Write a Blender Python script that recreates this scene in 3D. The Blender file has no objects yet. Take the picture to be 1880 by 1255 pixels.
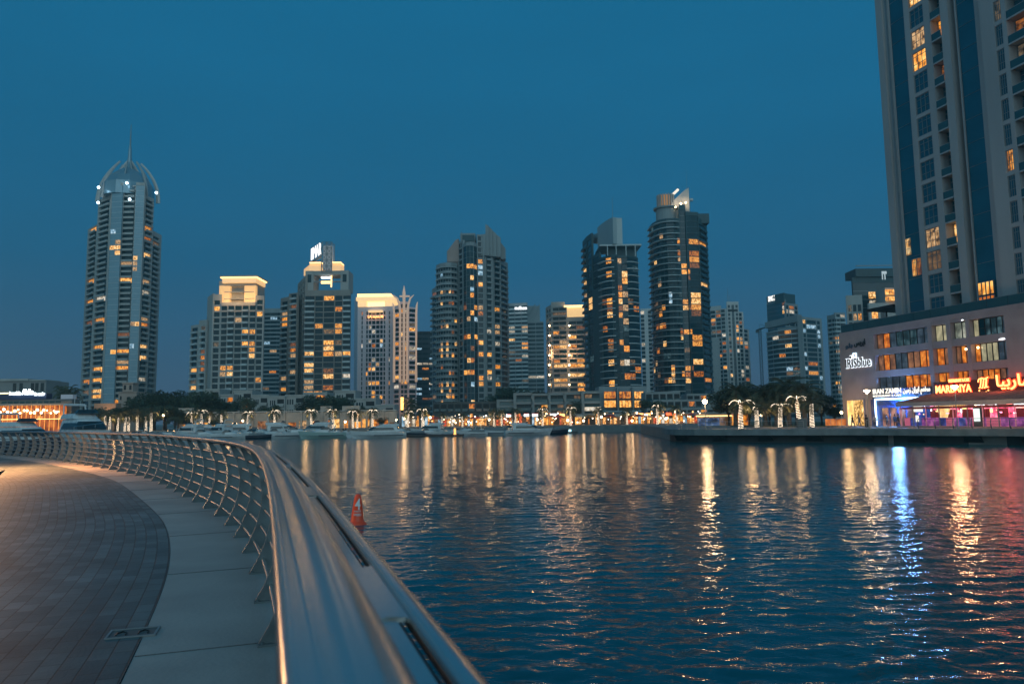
import numpy as np
import bpy, bmesh, math, random
from math import sin, cos, pi, radians, atan2, sqrt
from mathutils import Vector, Matrix, noise
random.seed(11)
S = bpy.context.scene
COL = S.collection
# ------------------------------------------------------------------ camera
F, CX, CY = 1358.0, 940.0, 627.5          # focal length and centre of the 1880 x 1255 photograph
EYE = Vector((0, 0, 3.45))
PITCH, ROLL = math.atan(142.5 / F), radians(-0.75)
CR = (Matrix.Rotation(pi / 2 + PITCH, 3, 'X') @ Matrix.Rotation(ROLL, 3, 'Z'))
cd = bpy.data.cameras.new('camera'); cam = bpy.data.objects.new('camera', cd); COL.objects.link(cam)
cam.matrix_world = Matrix.Translation(EYE) @ CR.to_4x4()
cd.sensor_width = 36.0; cd.lens = F * 36 / 1880; cd.clip_start = 0.05; cd.clip_end = 20000
cd.dof.use_dof = True; cd.dof.focus_distance = 140; cd.dof.aperture_fstop = 5.0
S.camera = cam
# ------------------------------------------------------------------ dusk sky
W = bpy.data.worlds.new('World'); S.world = W; W.use_nodes = True
nt = W.node_tree; nt.nodes.clear(); L = nt.links.new
out = nt.nodes.new('ShaderNodeOutputWorld'); add = nt.nodes.new('ShaderNodeAddShader')
b1 = nt.nodes.new('ShaderNodeBackground'); b2 = nt.nodes.new('ShaderNodeBackground')
sky = nt.nodes.new('ShaderNodeTexSky'); sky.sky_type = 'NISHITA'; sky.sun_disc = False
sky.sun_elevation = radians(1.0); sky.sun_rotation = radians(200); sky.ozone_density = 3.0
b1.inputs['Strength'].default_value = 0.012
L(sky.outputs[0], b1.inputs['Color'])
tc = nt.nodes.new('ShaderNodeTexCoord'); sep = nt.nodes.new('ShaderNodeSeparateXYZ')
L(tc.outputs['Generated'], sep.inputs[0])
def ramp(stops):
    r = nt.nodes.new('ShaderNodeValToRGB'); e = r.color_ramp.elements
    while len(e) < len(stops): e.new(0.5)
    for i, (p, c) in enumerate(stops): e[i].position = p; e[i].color = (*c, 1)
    return r
front = ramp([(0.0, (.050, .093, .155)), (0.08, (.032, .094, .175)), (0.2, (.006, .097, .210)), (0.34, (.003, .111, .238)), (0.6, (.003, .126, .264)), (1, (.010, .11, .21))])
back = ramp([(0.0, (.36, .55, .61)), (0.15, (.32, .53, .61)), (0.4, (.17, .39, .49)), (1, (.02, .17, .26))])
mr = nt.nodes.new('ShaderNodeMapRange'); mr.inputs[1].default_value = 0.15; mr.inputs[2].default_value = -0.75
mr.interpolation_type = 'SMOOTHSTEP'
L(sep.outputs['Y'], mr.inputs[0]); L(sep.outputs['Z'], front.inputs[0]); L(sep.outputs['Z'], back.inputs[0])
mx = nt.nodes.new('ShaderNodeMix'); mx.data_type = 'RGBA'
L(mr.outputs[0], mx.inputs[0]); L(front.outputs[0], mx.inputs[6]); L(back.outputs[0], mx.inputs[7])
cn = nt.nodes.new('ShaderNodeTexNoise'); cn.inputs['Scale'].default_value = 2.2; cn.inputs['Detail'].default_value = 5; cn.inputs['Roughness'].default_value = .55
cm = nt.nodes.new('ShaderNodeMapping'); cm.inputs['Scale'].default_value = (1, 1, 4.5); L(tc.outputs['Generated'], cm.inputs[0]); L(cm.outputs[0], cn.inputs['Vector'])
cr_ = nt.nodes.new('ShaderNodeMapRange'); cr_.inputs[1].default_value = .3; cr_.inputs[2].default_value = .7; cr_.inputs[3].default_value = .95; cr_.inputs[4].default_value = 1.05; L(cn.outputs[0], cr_.inputs[0])
cx_ = nt.nodes.new('ShaderNodeMix'); cx_.data_type = 'RGBA'; cx_.blend_type = 'MULTIPLY'; cx_.inputs[0].default_value = 1; L(mx.outputs[2], cx_.inputs[6]); L(cr_.outputs[0], cx_.inputs[7])   # faint thin cloud veils
L(cx_.outputs[2], b2.inputs['Color']); b2.inputs['Strength'].default_value = 1.05
L(b1.outputs[0], add.inputs[0]); L(b2.outputs[0], add.inputs[1]); L(add.outputs[0], out.inputs[0])
# the last warm light of the sky behind the photographer
sd = bpy.data.lights.new('sun', 'SUN'); sd.energy = 0.42; sd.angle = radians(50); sd.color = (.80, .98, 1)
so = bpy.data.objects.new('sun', sd); COL.objects.link(so)
so.rotation_euler = (radians(62), 0, radians(18))
S.view_settings.view_transform = 'Standard'; S.view_settings.look = 'None'
S.view_settings.exposure = 0.0; S.view_settings.gamma = 1.0
S.cycles.use_denoising = True
S.cycles.max_bounces = 6; S.cycles.diffuse_bounces = 2; S.cycles.glossy_bounces = 3; S.cycles.transmission_bounces = 4
S.cycles.sample_clamp_indirect = 4.0; S.cycles.sample_clamp_direct = 0.0
S.cycles.caustics_reflective = False; S.cycles.caustics_refractive = False

# ------------------------------------------------------------------ helpers
def ray(x, y):
    return CR @ Vector(((x - CX) / F, (CY - y) / F, -1))
def P(x, y, d):                      # the point of pixel (x, y) at forward distance d
    r = ray(x, y); return EYE + r * (d / r.y)
def G(x, y, z):                      # the point of pixel (x, y) at height z
    r = ray(x, y); return EYE + r * ((z - EYE.z) / r.z)
def proj(p):
    q = CR.transposed() @ (Vector(p) - EYE)
    return (CX + F * q.x / -q.z, CY - F * q.y / -q.z)
YREF = 740
def ground_xy(x, d, y=None):
    p = P(x, YREF if y is None else y, d); return Vector((p.x, p.y))
def zat(x, y, d): return P(x, y, d).z

def tag(o, label=None, cat=None, group=None, kind=None):
    if label: o['label'] = label
    if cat: o['category'] = cat
    if group: o['group'] = group
    if kind: o['kind'] = kind
    return o
def link(name, mesh, parent=None, loc=None, rz=0):
    o = bpy.data.objects.new(name, mesh); COL.objects.link(o)
    if parent: o.parent = parent
    if loc is not None: o.location = loc
    if rz: o.rotation_euler.z = rz
    return o
def thing(name, loc, label, cat, group=None, rz=0):
    o = link(name, None, None, loc, rz); o.empty_display_size = 0.1
    return tag(o, label, cat, group)
def copy_tree(o, parent=None):
    c = o.copy(); COL.objects.link(c)
    if parent: c.parent = parent
    for ch in list(o.children): copy_tree(ch, c)
    return c

class MB:
    def __init__(s): s.v = []; s.f = []; s.uv = None
    def add(s, vs, fs):
        n = len(s.v); s.v += [tuple(v) for v in vs]; s.f += [tuple(i + n for i in f) for f in fs]
    BF = [(0, 3, 2, 1), (4, 5, 6, 7), (0, 1, 5, 4), (1, 2, 6, 5), (2, 3, 7, 6), (3, 0, 4, 7)]
    def box(s, x0, x1, y0, y1, z0, z1):
        s.add([(x0, y0, z0), (x1, y0, z0), (x1, y1, z0), (x0, y1, z0), (x0, y0, z1), (x1, y0, z1), (x1, y1, z1), (x0, y1, z1)], MB.BF)
        return s
    def hexa(s, pts): s.add(pts, MB.BF); return s
    def fbox(s, o, u, n, t0, t1, o0, o1, z0, z1):      # a box along direction u, outward n
        def q(t, k): return (o.x + u.x * t + n.x * k, o.y + u.y * t + n.y * k)
        a, b, c, d = q(t0, o1), q(t1, o1), q(t1, o0), q(t0, o0)
        s.add([(*a, z0), (*b, z0), (*c, z0), (*d, z0), (*a, z1), (*b, z1), (*c, z1), (*d, z1)], MB.BF)
        return s
    def prism(s, poly, z0, z1):
        n = len(poly)
        s.add([(p[0], p[1], z0) for p in poly] + [(p[0], p[1], z1) for p in poly],
              [tuple(range(n - 1, -1, -1)), tuple(range(n, 2 * n))] + [(i, (i + 1) % n, n + (i + 1) % n, n + i) for i in range(n)])
        return s
    def slab(s, poly, y0, y1, org, u, nrm):           # polygon in the (u, z) plane, thick along nrm
        n = len(poly); vs = []
        for k in (y0, y1):
            for a, b in poly: vs.append((org[0] + u[0] * a + nrm[0] * k, org[1] + u[1] * a + nrm[1] * k, org[2] + b))
        s.add(vs, [tuple(range(n)), tuple(range(2 * n - 1, n - 1, -1))] + [(i, n + i, n + (i + 1) % n, (i + 1) % n) for i in range(n)])
        return s
    def tube(s, pts, r, k=8, cap=True, up=Vector((0, 0, 1)), sx=1, sy=1):
        pts = [Vector(p) for p in pts]; n = len(pts); base = len(s.v)
        for i, p in enumerate(pts):
            d = (pts[min(i + 1, n - 1)] - pts[max(i - 1, 0)]).normalized()
            a = d.cross(up)
            if a.length < 1e-4: a = d.cross(Vector((0, 1, 0)))
            a.normalize(); b = a.cross(d).normalized()
            rr = r[i] if isinstance(r, (list, tuple)) else r
            for j in range(k):
                t = 2 * pi * j / k
                s.v.append(tuple(p + a * (cos(t) * rr * sx) + b * (sin(t) * rr * sy)))
        for i in range(n - 1):
            for j in range(k):
                a0 = base + i * k + j; a1 = base + i * k + (j + 1) % k
                s.f.append((a0, a1, a1 + k, a0 + k))
        if cap:
            s.f.append(tuple(base + j for j in range(k - 1, -1, -1))); s.f.append(tuple(base + (n - 1) * k + j for j in range(k)))
        return s
    def lathe(s, prof, k=16, c=(0, 0, 0)):
        base = len(s.v)
        for r, z in prof:
            for j in range(k):
                t = 2 * pi * j / k; s.v.append((c[0] + r * cos(t), c[1] + r * sin(t), c[2] + z))
        for i in range(len(prof) - 1):
            for j in range(k):
                a0 = base + i * k + j; a1 = base + i * k + (j + 1) % k
                s.f.append((a0, a1, a1 + k, a0 + k))
        s.f.append(tuple(base + j for j in range(k - 1, -1, -1))); s.f.append(tuple(base + (len(prof) - 1) * k + j for j in range(k)))
        return s
    def loft(s, rings, cap=True):
        base = len(s.v); k = len(rings[0])
        for r in rings: s.v += [tuple(p) for p in r]
        for i in range(len(rings) - 1):
            for j in range(k):
                a0 = base + i * k + j; a1 = base + i * k + (j + 1) % k
                s.f.append((a0, a1, a1 + k, a0 + k))
        if cap:
            s.f.append(tuple(base + j for j in range(k - 1, -1, -1))); s.f.append(tuple(base + (len(rings) - 1) * k + j for j in range(k)))
        return s
    def ball(s, c, r, k=10):
        pr = [(max(.001, r * sin(pi * i / 6)), -r * cos(pi * i / 6)) for i in range(7)]
        return s.lathe(pr, k, c)
    def mesh(s, name, m=None, smooth=False):
        me = bpy.data.meshes.new(name); me.from_pydata(s.v, [], s.f)
        if m: me.materials.append(m)
        if s.uv:
            ul = me.uv_layers.new(name='UVMap')
            for lp in me.loops: ul.data[lp.index].uv = s.uv[lp.vertex_index]
        if smooth:
            for p in me.polygons: p.use_smooth = True
        me.update(); return me
    def build(s, name, m, parent=None, smooth=False, loc=None, recalc=False):
        me = s.mesh(name, m, smooth)
        if recalc:
            bm = bmesh.new(); bm.from_mesh(me); bmesh.ops.recalc_face_normals(bm, faces=bm.faces); bm.to_mesh(me); bm.free()
        o = link(name, me, parent)
        if parent is not None and loc is None:       # vertices are in world space: undo the parent's place
            o.location = (0, 0, 0); o.matrix_parent_inverse = parent_inv(parent)
        elif loc is not None: o.location = loc
        return o
def parent_inv(p):
    m = Matrix.Identity(4); q = p
    chain = []
    while q: chain.append(q); q = q.parent
    for q in reversed(chain): m = m @ q.matrix_parent_inverse @ Matrix.LocRotScale(q.location, q.rotation_euler, q.scale)
    return m.inverted()
def wpart(name, mesh, parent, loc, rz=0):             # a part placed in world coordinates under its thing
    o = link(name, mesh, parent, loc, rz); o.matrix_parent_inverse = parent_inv(parent); return o

# ------------------------------------------------------------------ materials
MATS = {}
def mat(name, col, rough=.6, metal=0, vary=.0, scale=1.0, emit=None, es=0, spec=.5, streak=0, bump=0, bscale=20):
    if name in MATS: return MATS[name]
    m = bpy.data.materials.new(name); m.use_nodes = True; t = m.node_tree; b = t.nodes['Principled BSDF']
    b.inputs['Base Color'].default_value = (*col, 1); b.inputs['Roughness'].default_value = rough; b.inputs['Metallic'].default_value = metal
    b.inputs['Specular IOR Level'].default_value = spec
    ln = t.links.new
    if vary:
        g = t.nodes.new('ShaderNodeNewGeometry'); mp = t.nodes.new('ShaderNodeMapping'); n = t.nodes.new('ShaderNodeTexNoise')
        mp.inputs['Scale'].default_value = (scale, scale, scale * (.15 if streak else 1)); n.inputs['Detail'].default_value = 6
        n.inputs['Scale'].default_value = 1.0
        ln(g.outputs['Position'], mp.inputs[0]); ln(mp.outputs[0], n.inputs['Vector'])
        r = t.nodes.new('ShaderNodeMapRange'); r.inputs[1].default_value = .3; r.inputs[2].default_value = .7
        r.inputs[3].default_value = 1 - vary; r.inputs[4].default_value = 1 + vary
        ln(n.outputs[0], r.inputs[0])
        mm = t.nodes.new('ShaderNodeMix'); mm.data_type = 'RGBA'; mm.blend_type = 'MULTIPLY'; mm.inputs[0].default_value = 1
        mm.inputs[6].default_value = (*col, 1); ln(r.outputs[0], mm.inputs[7]); ln(mm.outputs[2], b.inputs['Base Color'])
        r2 = t.nodes.new('ShaderNodeMapRange'); r2.inputs[3].default_value = max(.02, rough - .1); r2.inputs[4].default_value = min(1, rough + .1)
        ln(n.outputs[0], r2.inputs[0]); ln(r2.outputs[0], b.inputs['Roughness'])
    if bump:
        g = t.nodes.new('ShaderNodeNewGeometry'); n = t.nodes.new('ShaderNodeTexNoise'); n.inputs['Scale'].default_value = bscale; n.inputs['Detail'].default_value = 5
        bp = t.nodes.new('ShaderNodeBump'); bp.inputs['Strength'].default_value = bump; bp.inputs['Distance'].default_value = .02
        ln(g.outputs['Position'], n.inputs['Vector']); ln(n.outputs[0], bp.inputs['Height']); ln(bp.outputs[0], b.inputs['Normal'])
    if emit:
        b.inputs['Emission Color'].default_value = (*emit, 1); b.inputs['Emission Strength'].default_value = es
    MATS[name] = m; return m
def lit(name, c1, c2, es, scale=.8, lo=.25):
    """a lit room seen through its window: uneven light from lamps, curtains and furniture"""
    if name in MATS: return MATS[name]
    m = bpy.data.materials.new(name); m.use_nodes = True; t = m.node_tree; b = t.nodes['Principled BSDF']; ln = t.links.new
    b.inputs['Base Color'].default_value = (.03, .025, .02, 1); b.inputs['Roughness'].default_value = .15
    g = t.nodes.new('ShaderNodeNewGeometry'); mp = t.nodes.new('ShaderNodeMapping'); n = t.nodes.new('ShaderNodeTexNoise'); n.inputs['Detail'].default_value = 3
    mp.inputs['Scale'].default_value = (scale, scale, scale * .8); n.inputs['Scale'].default_value = 1
    ln(g.outputs['Position'], mp.inputs[0]); ln(mp.outputs[0], n.inputs['Vector'])
    r = t.nodes.new('ShaderNodeValToRGB'); e = r.color_ramp.elements
    e[0].position = .34; e[0].color = (*[c * lo for c in c1], 1); e[1].position = .66; e[1].color = (*c2, 1)
    md = e.new(.5); md.color = (*c1, 1)
    ln(n.outputs[0], r.inputs[0]); ln(r.outputs[0], b.inputs['Emission Color']); b.inputs['Emission Strength'].default_value = es
    MATS[name] = m; return m
LIT = {
    'o': lit('amber lit room', (.66, .17, .014), (1.0, .42, .055), 1.0, 1.1, .12),
    'a': lit('bright warm lit room', (.92, .33, .04), (1.0, .60, .17), 1.35, 1.1, .18),
    'w': lit('white lit room', (.75, .62, .45), (1, .92, .8), .95, 1.1),
    'c': lit('cool lit room', (.30, .55, .75), (.8, .95, 1), .9, .9),
    'd': lit('dim lit room', (.22, .12, .06), (.5, .27, .10), .55, .9),
    't': lit('dim teal room', (.03, .08, .10), (.14, .24, .27), .5, .9),
}
LITV = {}
for _k in LIT:
    LITV[_k] = [LIT[_k]]
for _k, _a, _b, _e in (('o', (.52, .12, .010), (.95, .34, .04), .7), ('o', (.80, .24, .02), (1, .50, .08), 1.25), ('o', (.40, .13, .04), (.9, .30, .07), .40), ('a', (.9, .42, .10), (1, .72, .35), 1.35), ('a', (.80, .27, .03), (1, .50, .11), 1.05), ('a', (.6, .33, .14), (1, .62, .30), .8), ('w', (.6, .5, .36), (1, .85, .65), .7), ('d', (.16, .12, .08), (.4, .26, .13), .5)):
    LITV[_k].append(lit('lit room ' + _k + str(len(LITV[_k])), _a, _b, _e, 1.0 + .25 * len(LITV[_k]), .10))
GLASS = mat('dark window glass', (.002, .021, .032), .09, 0, .35, .35, spec=.35)
GLASSB = mat('blue curtain glass', (.002, .085, .135), .07, 0, .25, .15, spec=.8)
GLASST = mat('teal curtain glass', (.001, .034, .050), .10, 0, .3, .2, spec=.4)
GLASSL = mat('pale reflective glass', (.16, .27, .34), .22, .25, .10, .06, spec=.8)
WALLC = mat('cream painted concrete', (.37, .365, .35), .8, 0, .16, .12, streak=1)
WALLD = mat('brown stone cladding', (.27, .245, .22), .8, 0, .18, .15, streak=1)
WALLG = mat('grey cladding', (.24, .27, .28), .7, 0, .15, .12, streak=1)
WALLW = mat('white painted concrete', (.55, .55, .54), .75, 0, .12, .12, streak=1)
WALLP = mat('pinkish stone', (.76, .67, .71), .75, 0, .10, .1, streak=1)
WALLT = mat('dark teal cladding', (.018, .062, .078), .5, 0, .2, .15, streak=1)
WALLS = mat('silver aluminium cladding', (.30, .36, .38), .45, .3, .12, .1, streak=1)
SLAB = mat('pale balcony slab edge', (.42, .47, .48), .7, 0, .15, .2)
DARK = mat('recess shade', (.02, .022, .024), .8)  # flat panels: the shade inside openings is put into this colour
STEEL = mat('brushed stainless steel', (.55, .56, .56), .30, .9, .12, 2.0)
METAL = mat('grey painted metal', (.22, .24, .25), .45, .3, .1, 1.5)
BLACKM = mat('black painted metal', (.02, .02, .022), .5, .2, .1, 2)
def glow(name, col, es): return mat(name, (.02, .02, .02), .5, emit=col, es=es)
WARM = glow('warm glow', (1, .60, .22), 3.0)  # on cornices and roof slabs this glow stands in for floodlight
WARM2 = glow('very bright warm lamp', (1, .68, .36), 14)
WHITEG = glow('white sign light', (.92, .97, 1), 3.2)
BLUEG = glow('blue white neon', (.55, .80, 1.0), 3.0)
REDG = glow('red neon', (1, .10, .03), 3.0)
ORANGEG = glow('orange neon core', (1, .42, .12), 3.6)
STRINGM = glow('warm white string lights', (1, .80, .58), 4.5)

def point(parent, loc, col, e, r=.15, name='lamp_light'):
    l = bpy.data.lights.new(name, 'POINT'); l.energy = e; l.color = col; l.shadow_soft_size = r
    o = bpy.data.objects.new(name, l); COL.objects.link(o); o.parent = parent; o.matrix_parent_inverse = parent_inv(parent) if parent else Matrix.Identity(4); o.location = loc
    return o
def text_mesh(body, m, ext=.02, bold=0.0):
    c = bpy.data.curves.new('lettering', 'FONT'); c.body = body; c.extrude = ext; c.offset = bold; c.resolution_u = 3
    o = bpy.data.objects.new('tmp', c); COL.objects.link(o)
    dg = bpy.context.evaluated_depsgraph_get(); me = bpy.data.meshes.new_from_object(o.evaluated_get(dg))
    bpy.data.objects.remove(o); me.materials.clear(); me.materials.append(m)
    xs = [v.co.x for v in me.vertices]; ys = [v.co.y for v in me.vertices]
    return me, min(xs), max(xs), min(ys), max(ys)
def lettering(name, body, m, parent, org, u, n, width, height, ext=.02, bold=0.0):
    """letters filling width x height, lower left corner at org, reading along u, facing n"""
    me, x0, x1, y0, y1 = text_mesh(body, m, ext, bold)
    sx, sy = width / (x1 - x0), height / (y1 - y0)
    M = Matrix(((u.x, 0, n.x, org.x), (u.y, 0, n.y, org.y), (0, 1, 0, org.z), (0, 0, 0, 1)))
    me.transform(M @ Matrix.Diagonal((sx, sy, 1, 1)) @ Matrix.Translation((-x0, -y0, 0)))
    o = link(name, me, parent); o.matrix_parent_inverse = parent_inv(parent) if parent else Matrix.Identity(4)
    return o
# ------------------------------------------------------------------ setting: water, land, promenade
def catmull(pts, step):
    P4 = [pts[0]] + pts + [pts[-1]]; o = []
    for i in range(1, len(P4) - 2):
        p0, p1, p2, p3 = [Vector(p) for p in P4[i - 1:i + 3]]
        for k in range(24):
            t = k / 24
            o.append(.5 * ((2 * p1) + (p2 - p0) * t + (2 * p0 - 5 * p1 + 4 * p2 - p3) * t * t + (3 * p1 - p0 - 3 * p2 + p3) * t ** 3))
    o.append(Vector(pts[-1]))
    return resample(o, step)
def resample(o, step):
    res = [o[0].copy()]; acc = 0
    for a, b in zip(o, o[1:]):
        d = (b - a).length; s = step - acc
        while s <= d:
            res.append(a.lerp(b, s / d)); s += step
        acc = d - (s - step)
    return res
def normals2(path):
    ns = []
    for i in range(len(path)):
        d = (path[min(i + 1, len(path) - 1)] - path[max(i - 1, 0)]).normalized(); ns.append(Vector((d.y, -d.x)))
    return ns
# water
def water_mat():
    m = bpy.data.materials.new('rippled dark water'); m.use_nodes = True; t = m.node_tree; b = t.nodes['Principled BSDF']; ln = t.links.new
    b.inputs['Base Color'].default_value = (.001, .085, .115, 1); b.inputs['Roughness'].default_value = .09; b.inputs['IOR'].default_value = 1.33
    g = t.nodes.new('ShaderNodeNewGeometry'); hs = None
    for sc, amp, det, st in ((1.6, .058, 3, (.8, 1.2, 1)), (5.5, .012, 2, (.9, 1.1, 1))):
        mp = t.nodes.new('ShaderNodeMapping'); mp.inputs['Scale'].default_value = st; mp.inputs['Rotation'].default_value = (0, 0, radians(14 * sc))
        n = t.nodes.new('ShaderNodeTexNoise'); n.inputs['Scale'].default_value = sc; n.inputs['Detail'].default_value = det; n.inputs['Distortion'].default_value = .4
        ln(g.outputs['Position'], mp.inputs[0]); ln(mp.outputs[0], n.inputs['Vector'])
        k = t.nodes.new('ShaderNodeMath'); k.operation = 'MULTIPLY'; k.inputs[1].default_value = amp; ln(n.outputs[0], k.inputs[0])
        if hs is None: hs = k
        else:
            a = t.nodes.new('ShaderNodeMath'); a.operation = 'ADD'; ln(hs.outputs[0], a.inputs[0]); ln(k.outputs[0], a.inputs[1]); hs = a
    bp = t.nodes.new('ShaderNodeBump'); bp.inputs['Strength'].default_value = 1.0; bp.inputs['Distance'].default_value = 1.0
    ln(hs.outputs[0], bp.inputs['Height']); ln(bp.outputs[0], b.inputs['Normal'])
    return m
WM = water_mat()
mb = MB(); mb.add([(-900, -150, -.3), (900, -150, -.3), (900, 9000, -.3), (-900, 9000, -.3)], [(0, 1, 2, 3)])
tag(mb.build('water', WM), 'dark teal water of the marina basin', None, None, 'structure')
def wave_sheet():
    # the rippled surface of the basin: many small wind waves, finer mesh where one stands closer to it
    rg = np.random.default_rng(5); nr, na = 640, 900
    r = 3.2 * 1.00655 ** np.arange(nr); a = np.radians(np.linspace(-58, 58, na)); dr = r * .00655
    X = r[:, None] * np.sin(a)[None]; Y = r[:, None] * np.cos(a)[None]; Zz = np.zeros_like(X)
    for k in range(72):
        wl = .15 * (6.5 ** (k / 71)); th = radians(-90) + rg.normal(0, .52); kx, ky = cos(th) * 2 * pi / wl, sin(th) * 2 * pi / wl
        am = .0036 * wl * rg.uniform(.5, 1.3)
        fade = np.clip((wl / np.maximum(dr, .01) - 1.6) / 2.0, 0, 1)[:, None]
        Zz += am * fade * np.sin(kx * X + ky * Y + rg.uniform(0, 6.28) + .5 * np.sin(X * .21 + k) + .5 * np.sin(Y * .17 + 2 * k))
    gust = .85 + .22 * np.sin(X * .045 + 1.3 * np.sin(Y * .03)) + .18 * np.sin(Y * .08 + X * .02 + 2)
    Zz *= gust
    co = np.stack([X, Y, Zz], -1).reshape(-1, 3).astype(np.float32)
    i = np.arange(nr - 1)[:, None] * na + np.arange(na - 1)[None]; q = np.stack([i, i + na, i + na + 1, i + 1], -1).reshape(-1, 4)
    me = bpy.data.meshes.new('water'); me.vertices.add(len(co)); me.vertices.foreach_set('co', co.ravel())
    me.loops.add(q.size); me.loops.foreach_set('vertex_index', q.ravel().astype(np.int32)); me.polygons.add(len(q))
    me.polygons.foreach_set('loop_start', np.arange(0, q.size, 4, dtype=np.int32)); me.polygons.foreach_set('use_smooth', np.ones(len(q), dtype=bool))
    me.materials.append(WM); me.update(calc_edges=True)
    bm = bmesh.new(); bm.from_mesh(me); bm.faces.ensure_lookup_table()
    if bm.faces[0].normal.z < 0: bmesh.ops.reverse_faces(bm, faces=bm.faces)
    bm.to_mesh(me); bm.free(); return me
tag(link('water', wave_sheet()), 'wind rippled teal water surface between the promenade and the far shore', None, None, 'structure')
# land behind the far shore and the promontory, one sheet
LZ = 1.75
QUAY = [G(1233, 807.5, 0), G(1252, 810.5, 0), G(1300, 811.5, 0), G(1420, 812, 0), G(1580, 812.5, 0), G(1720, 814.5, 0), G(1880, 817, 0), G(2100, 824, 0)]
QUAY = [Vector((p.x, p.y)) for p in QUAY]
FAR = [ground_xy(x, d) for x, d in ((-500, 150), (60, 152), (150, 165), (200, 186), (420, 190), (800, 192), (1030, 188), (1225, 186))]
asph = mat('pale stone paving', (.20, .18, .165), .75, 0, .18, .6)
poly = [(-2500, 150)] + [tuple(p) for p in FAR] + [(QUAY[0].x + 6, 178)] + [tuple(p) for p in QUAY] + [(120, 30), (2500, 30), (2500, 6000), (-2500, 6000)]
mb = MB(); mb.prism(poly, -2, LZ); tag(mb.build('city_ground', asph, recalc=True), 'pale paved ground behind the quays', None, None, 'structure')
# far quay wall
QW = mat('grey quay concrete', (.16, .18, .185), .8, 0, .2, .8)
QD = mat('shaded quay concrete', (.018, .026, .03), .7, 0, .3, .8)  # quay concrete with the shade under the overhang put into its colour
def strip(mb, path, o0, o1, z0, z1):
    ns = normals2(path)
    rings = []
    for p, n in zip(path, ns):
        a = p + n * o1; b = p + n * o0
        rings.append([(a.x, a.y, z0), (a.x, a.y, z1), (b.x, b.y, z1), (b.x, b.y, z0)])
    mb.loft(rings)
mb = MB(); strip(mb, catmull(FAR, 6), -.6, .35, -.5, LZ + .02); tag(mb.build('quay', QW, recalc=True), 'low grey concrete quay edge behind the moored boats', None, None, 'structure')
qp = catmull(QUAY, 3)
mb = MB(); strip(mb, qp, -.5, 1.4, .98, LZ + .03); tag(mb.build('quay', QW, recalc=True), 'pale concrete quay edge of the promontory under the pink restaurants', None, None, 'structure')
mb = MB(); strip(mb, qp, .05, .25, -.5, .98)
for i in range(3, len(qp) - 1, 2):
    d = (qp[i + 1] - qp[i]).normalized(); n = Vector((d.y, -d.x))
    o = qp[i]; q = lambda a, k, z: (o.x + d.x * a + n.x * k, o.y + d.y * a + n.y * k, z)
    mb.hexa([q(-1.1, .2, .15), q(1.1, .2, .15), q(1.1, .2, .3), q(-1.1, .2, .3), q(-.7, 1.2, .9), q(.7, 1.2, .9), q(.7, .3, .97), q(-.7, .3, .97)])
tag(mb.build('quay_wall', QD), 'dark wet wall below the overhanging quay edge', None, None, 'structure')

# promenade we stand on
RP = [(2.2, -6), (.62, -1.8), (-.21, .7), (-.89, 2.75), (-1.9, 5.6), (-2.85, 8.05), (-4.15, 10.8), (-5.45, 13.1), (-9.2, 19.1), (-11.4, 22.1), (-14.6, 26.0), (-20.2, 32.2), (-26.4, 38.0), (-34, 43.6), (-44, 49), (-60, 55)]
rail = catmull([Vector(p) for p in RP], .25)
for _ in range(30):
    rail = [rail[0]] + [(rail[i - 1] + rail[i] * 2 + rail[i + 1]) / 4 for i in range(1, len(rail) - 1)] + [rail[-1]]
rn = normals2(rail)
PZ = 2.0
def uvstrip(path, ns, offs, z, sl=0):
    mb = MB(); mb.uv = []
    acc = 0
    for i, (p, n) in enumerate(zip(path, ns)):
        if i: acc += (path[i] - path[i - 1]).length
        for o in offs:
            q = p + n * o; mb.v.append((q.x, q.y, z)); mb.uv.append((acc, o))
    k = len(offs)
    for i in range(len(path) - 1):
        for j in range(k - 1): mb.f.append((i * k + j, i * k + j + 1, (i + 1) * k + j + 1, (i + 1) * k + j))
    return mb
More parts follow.
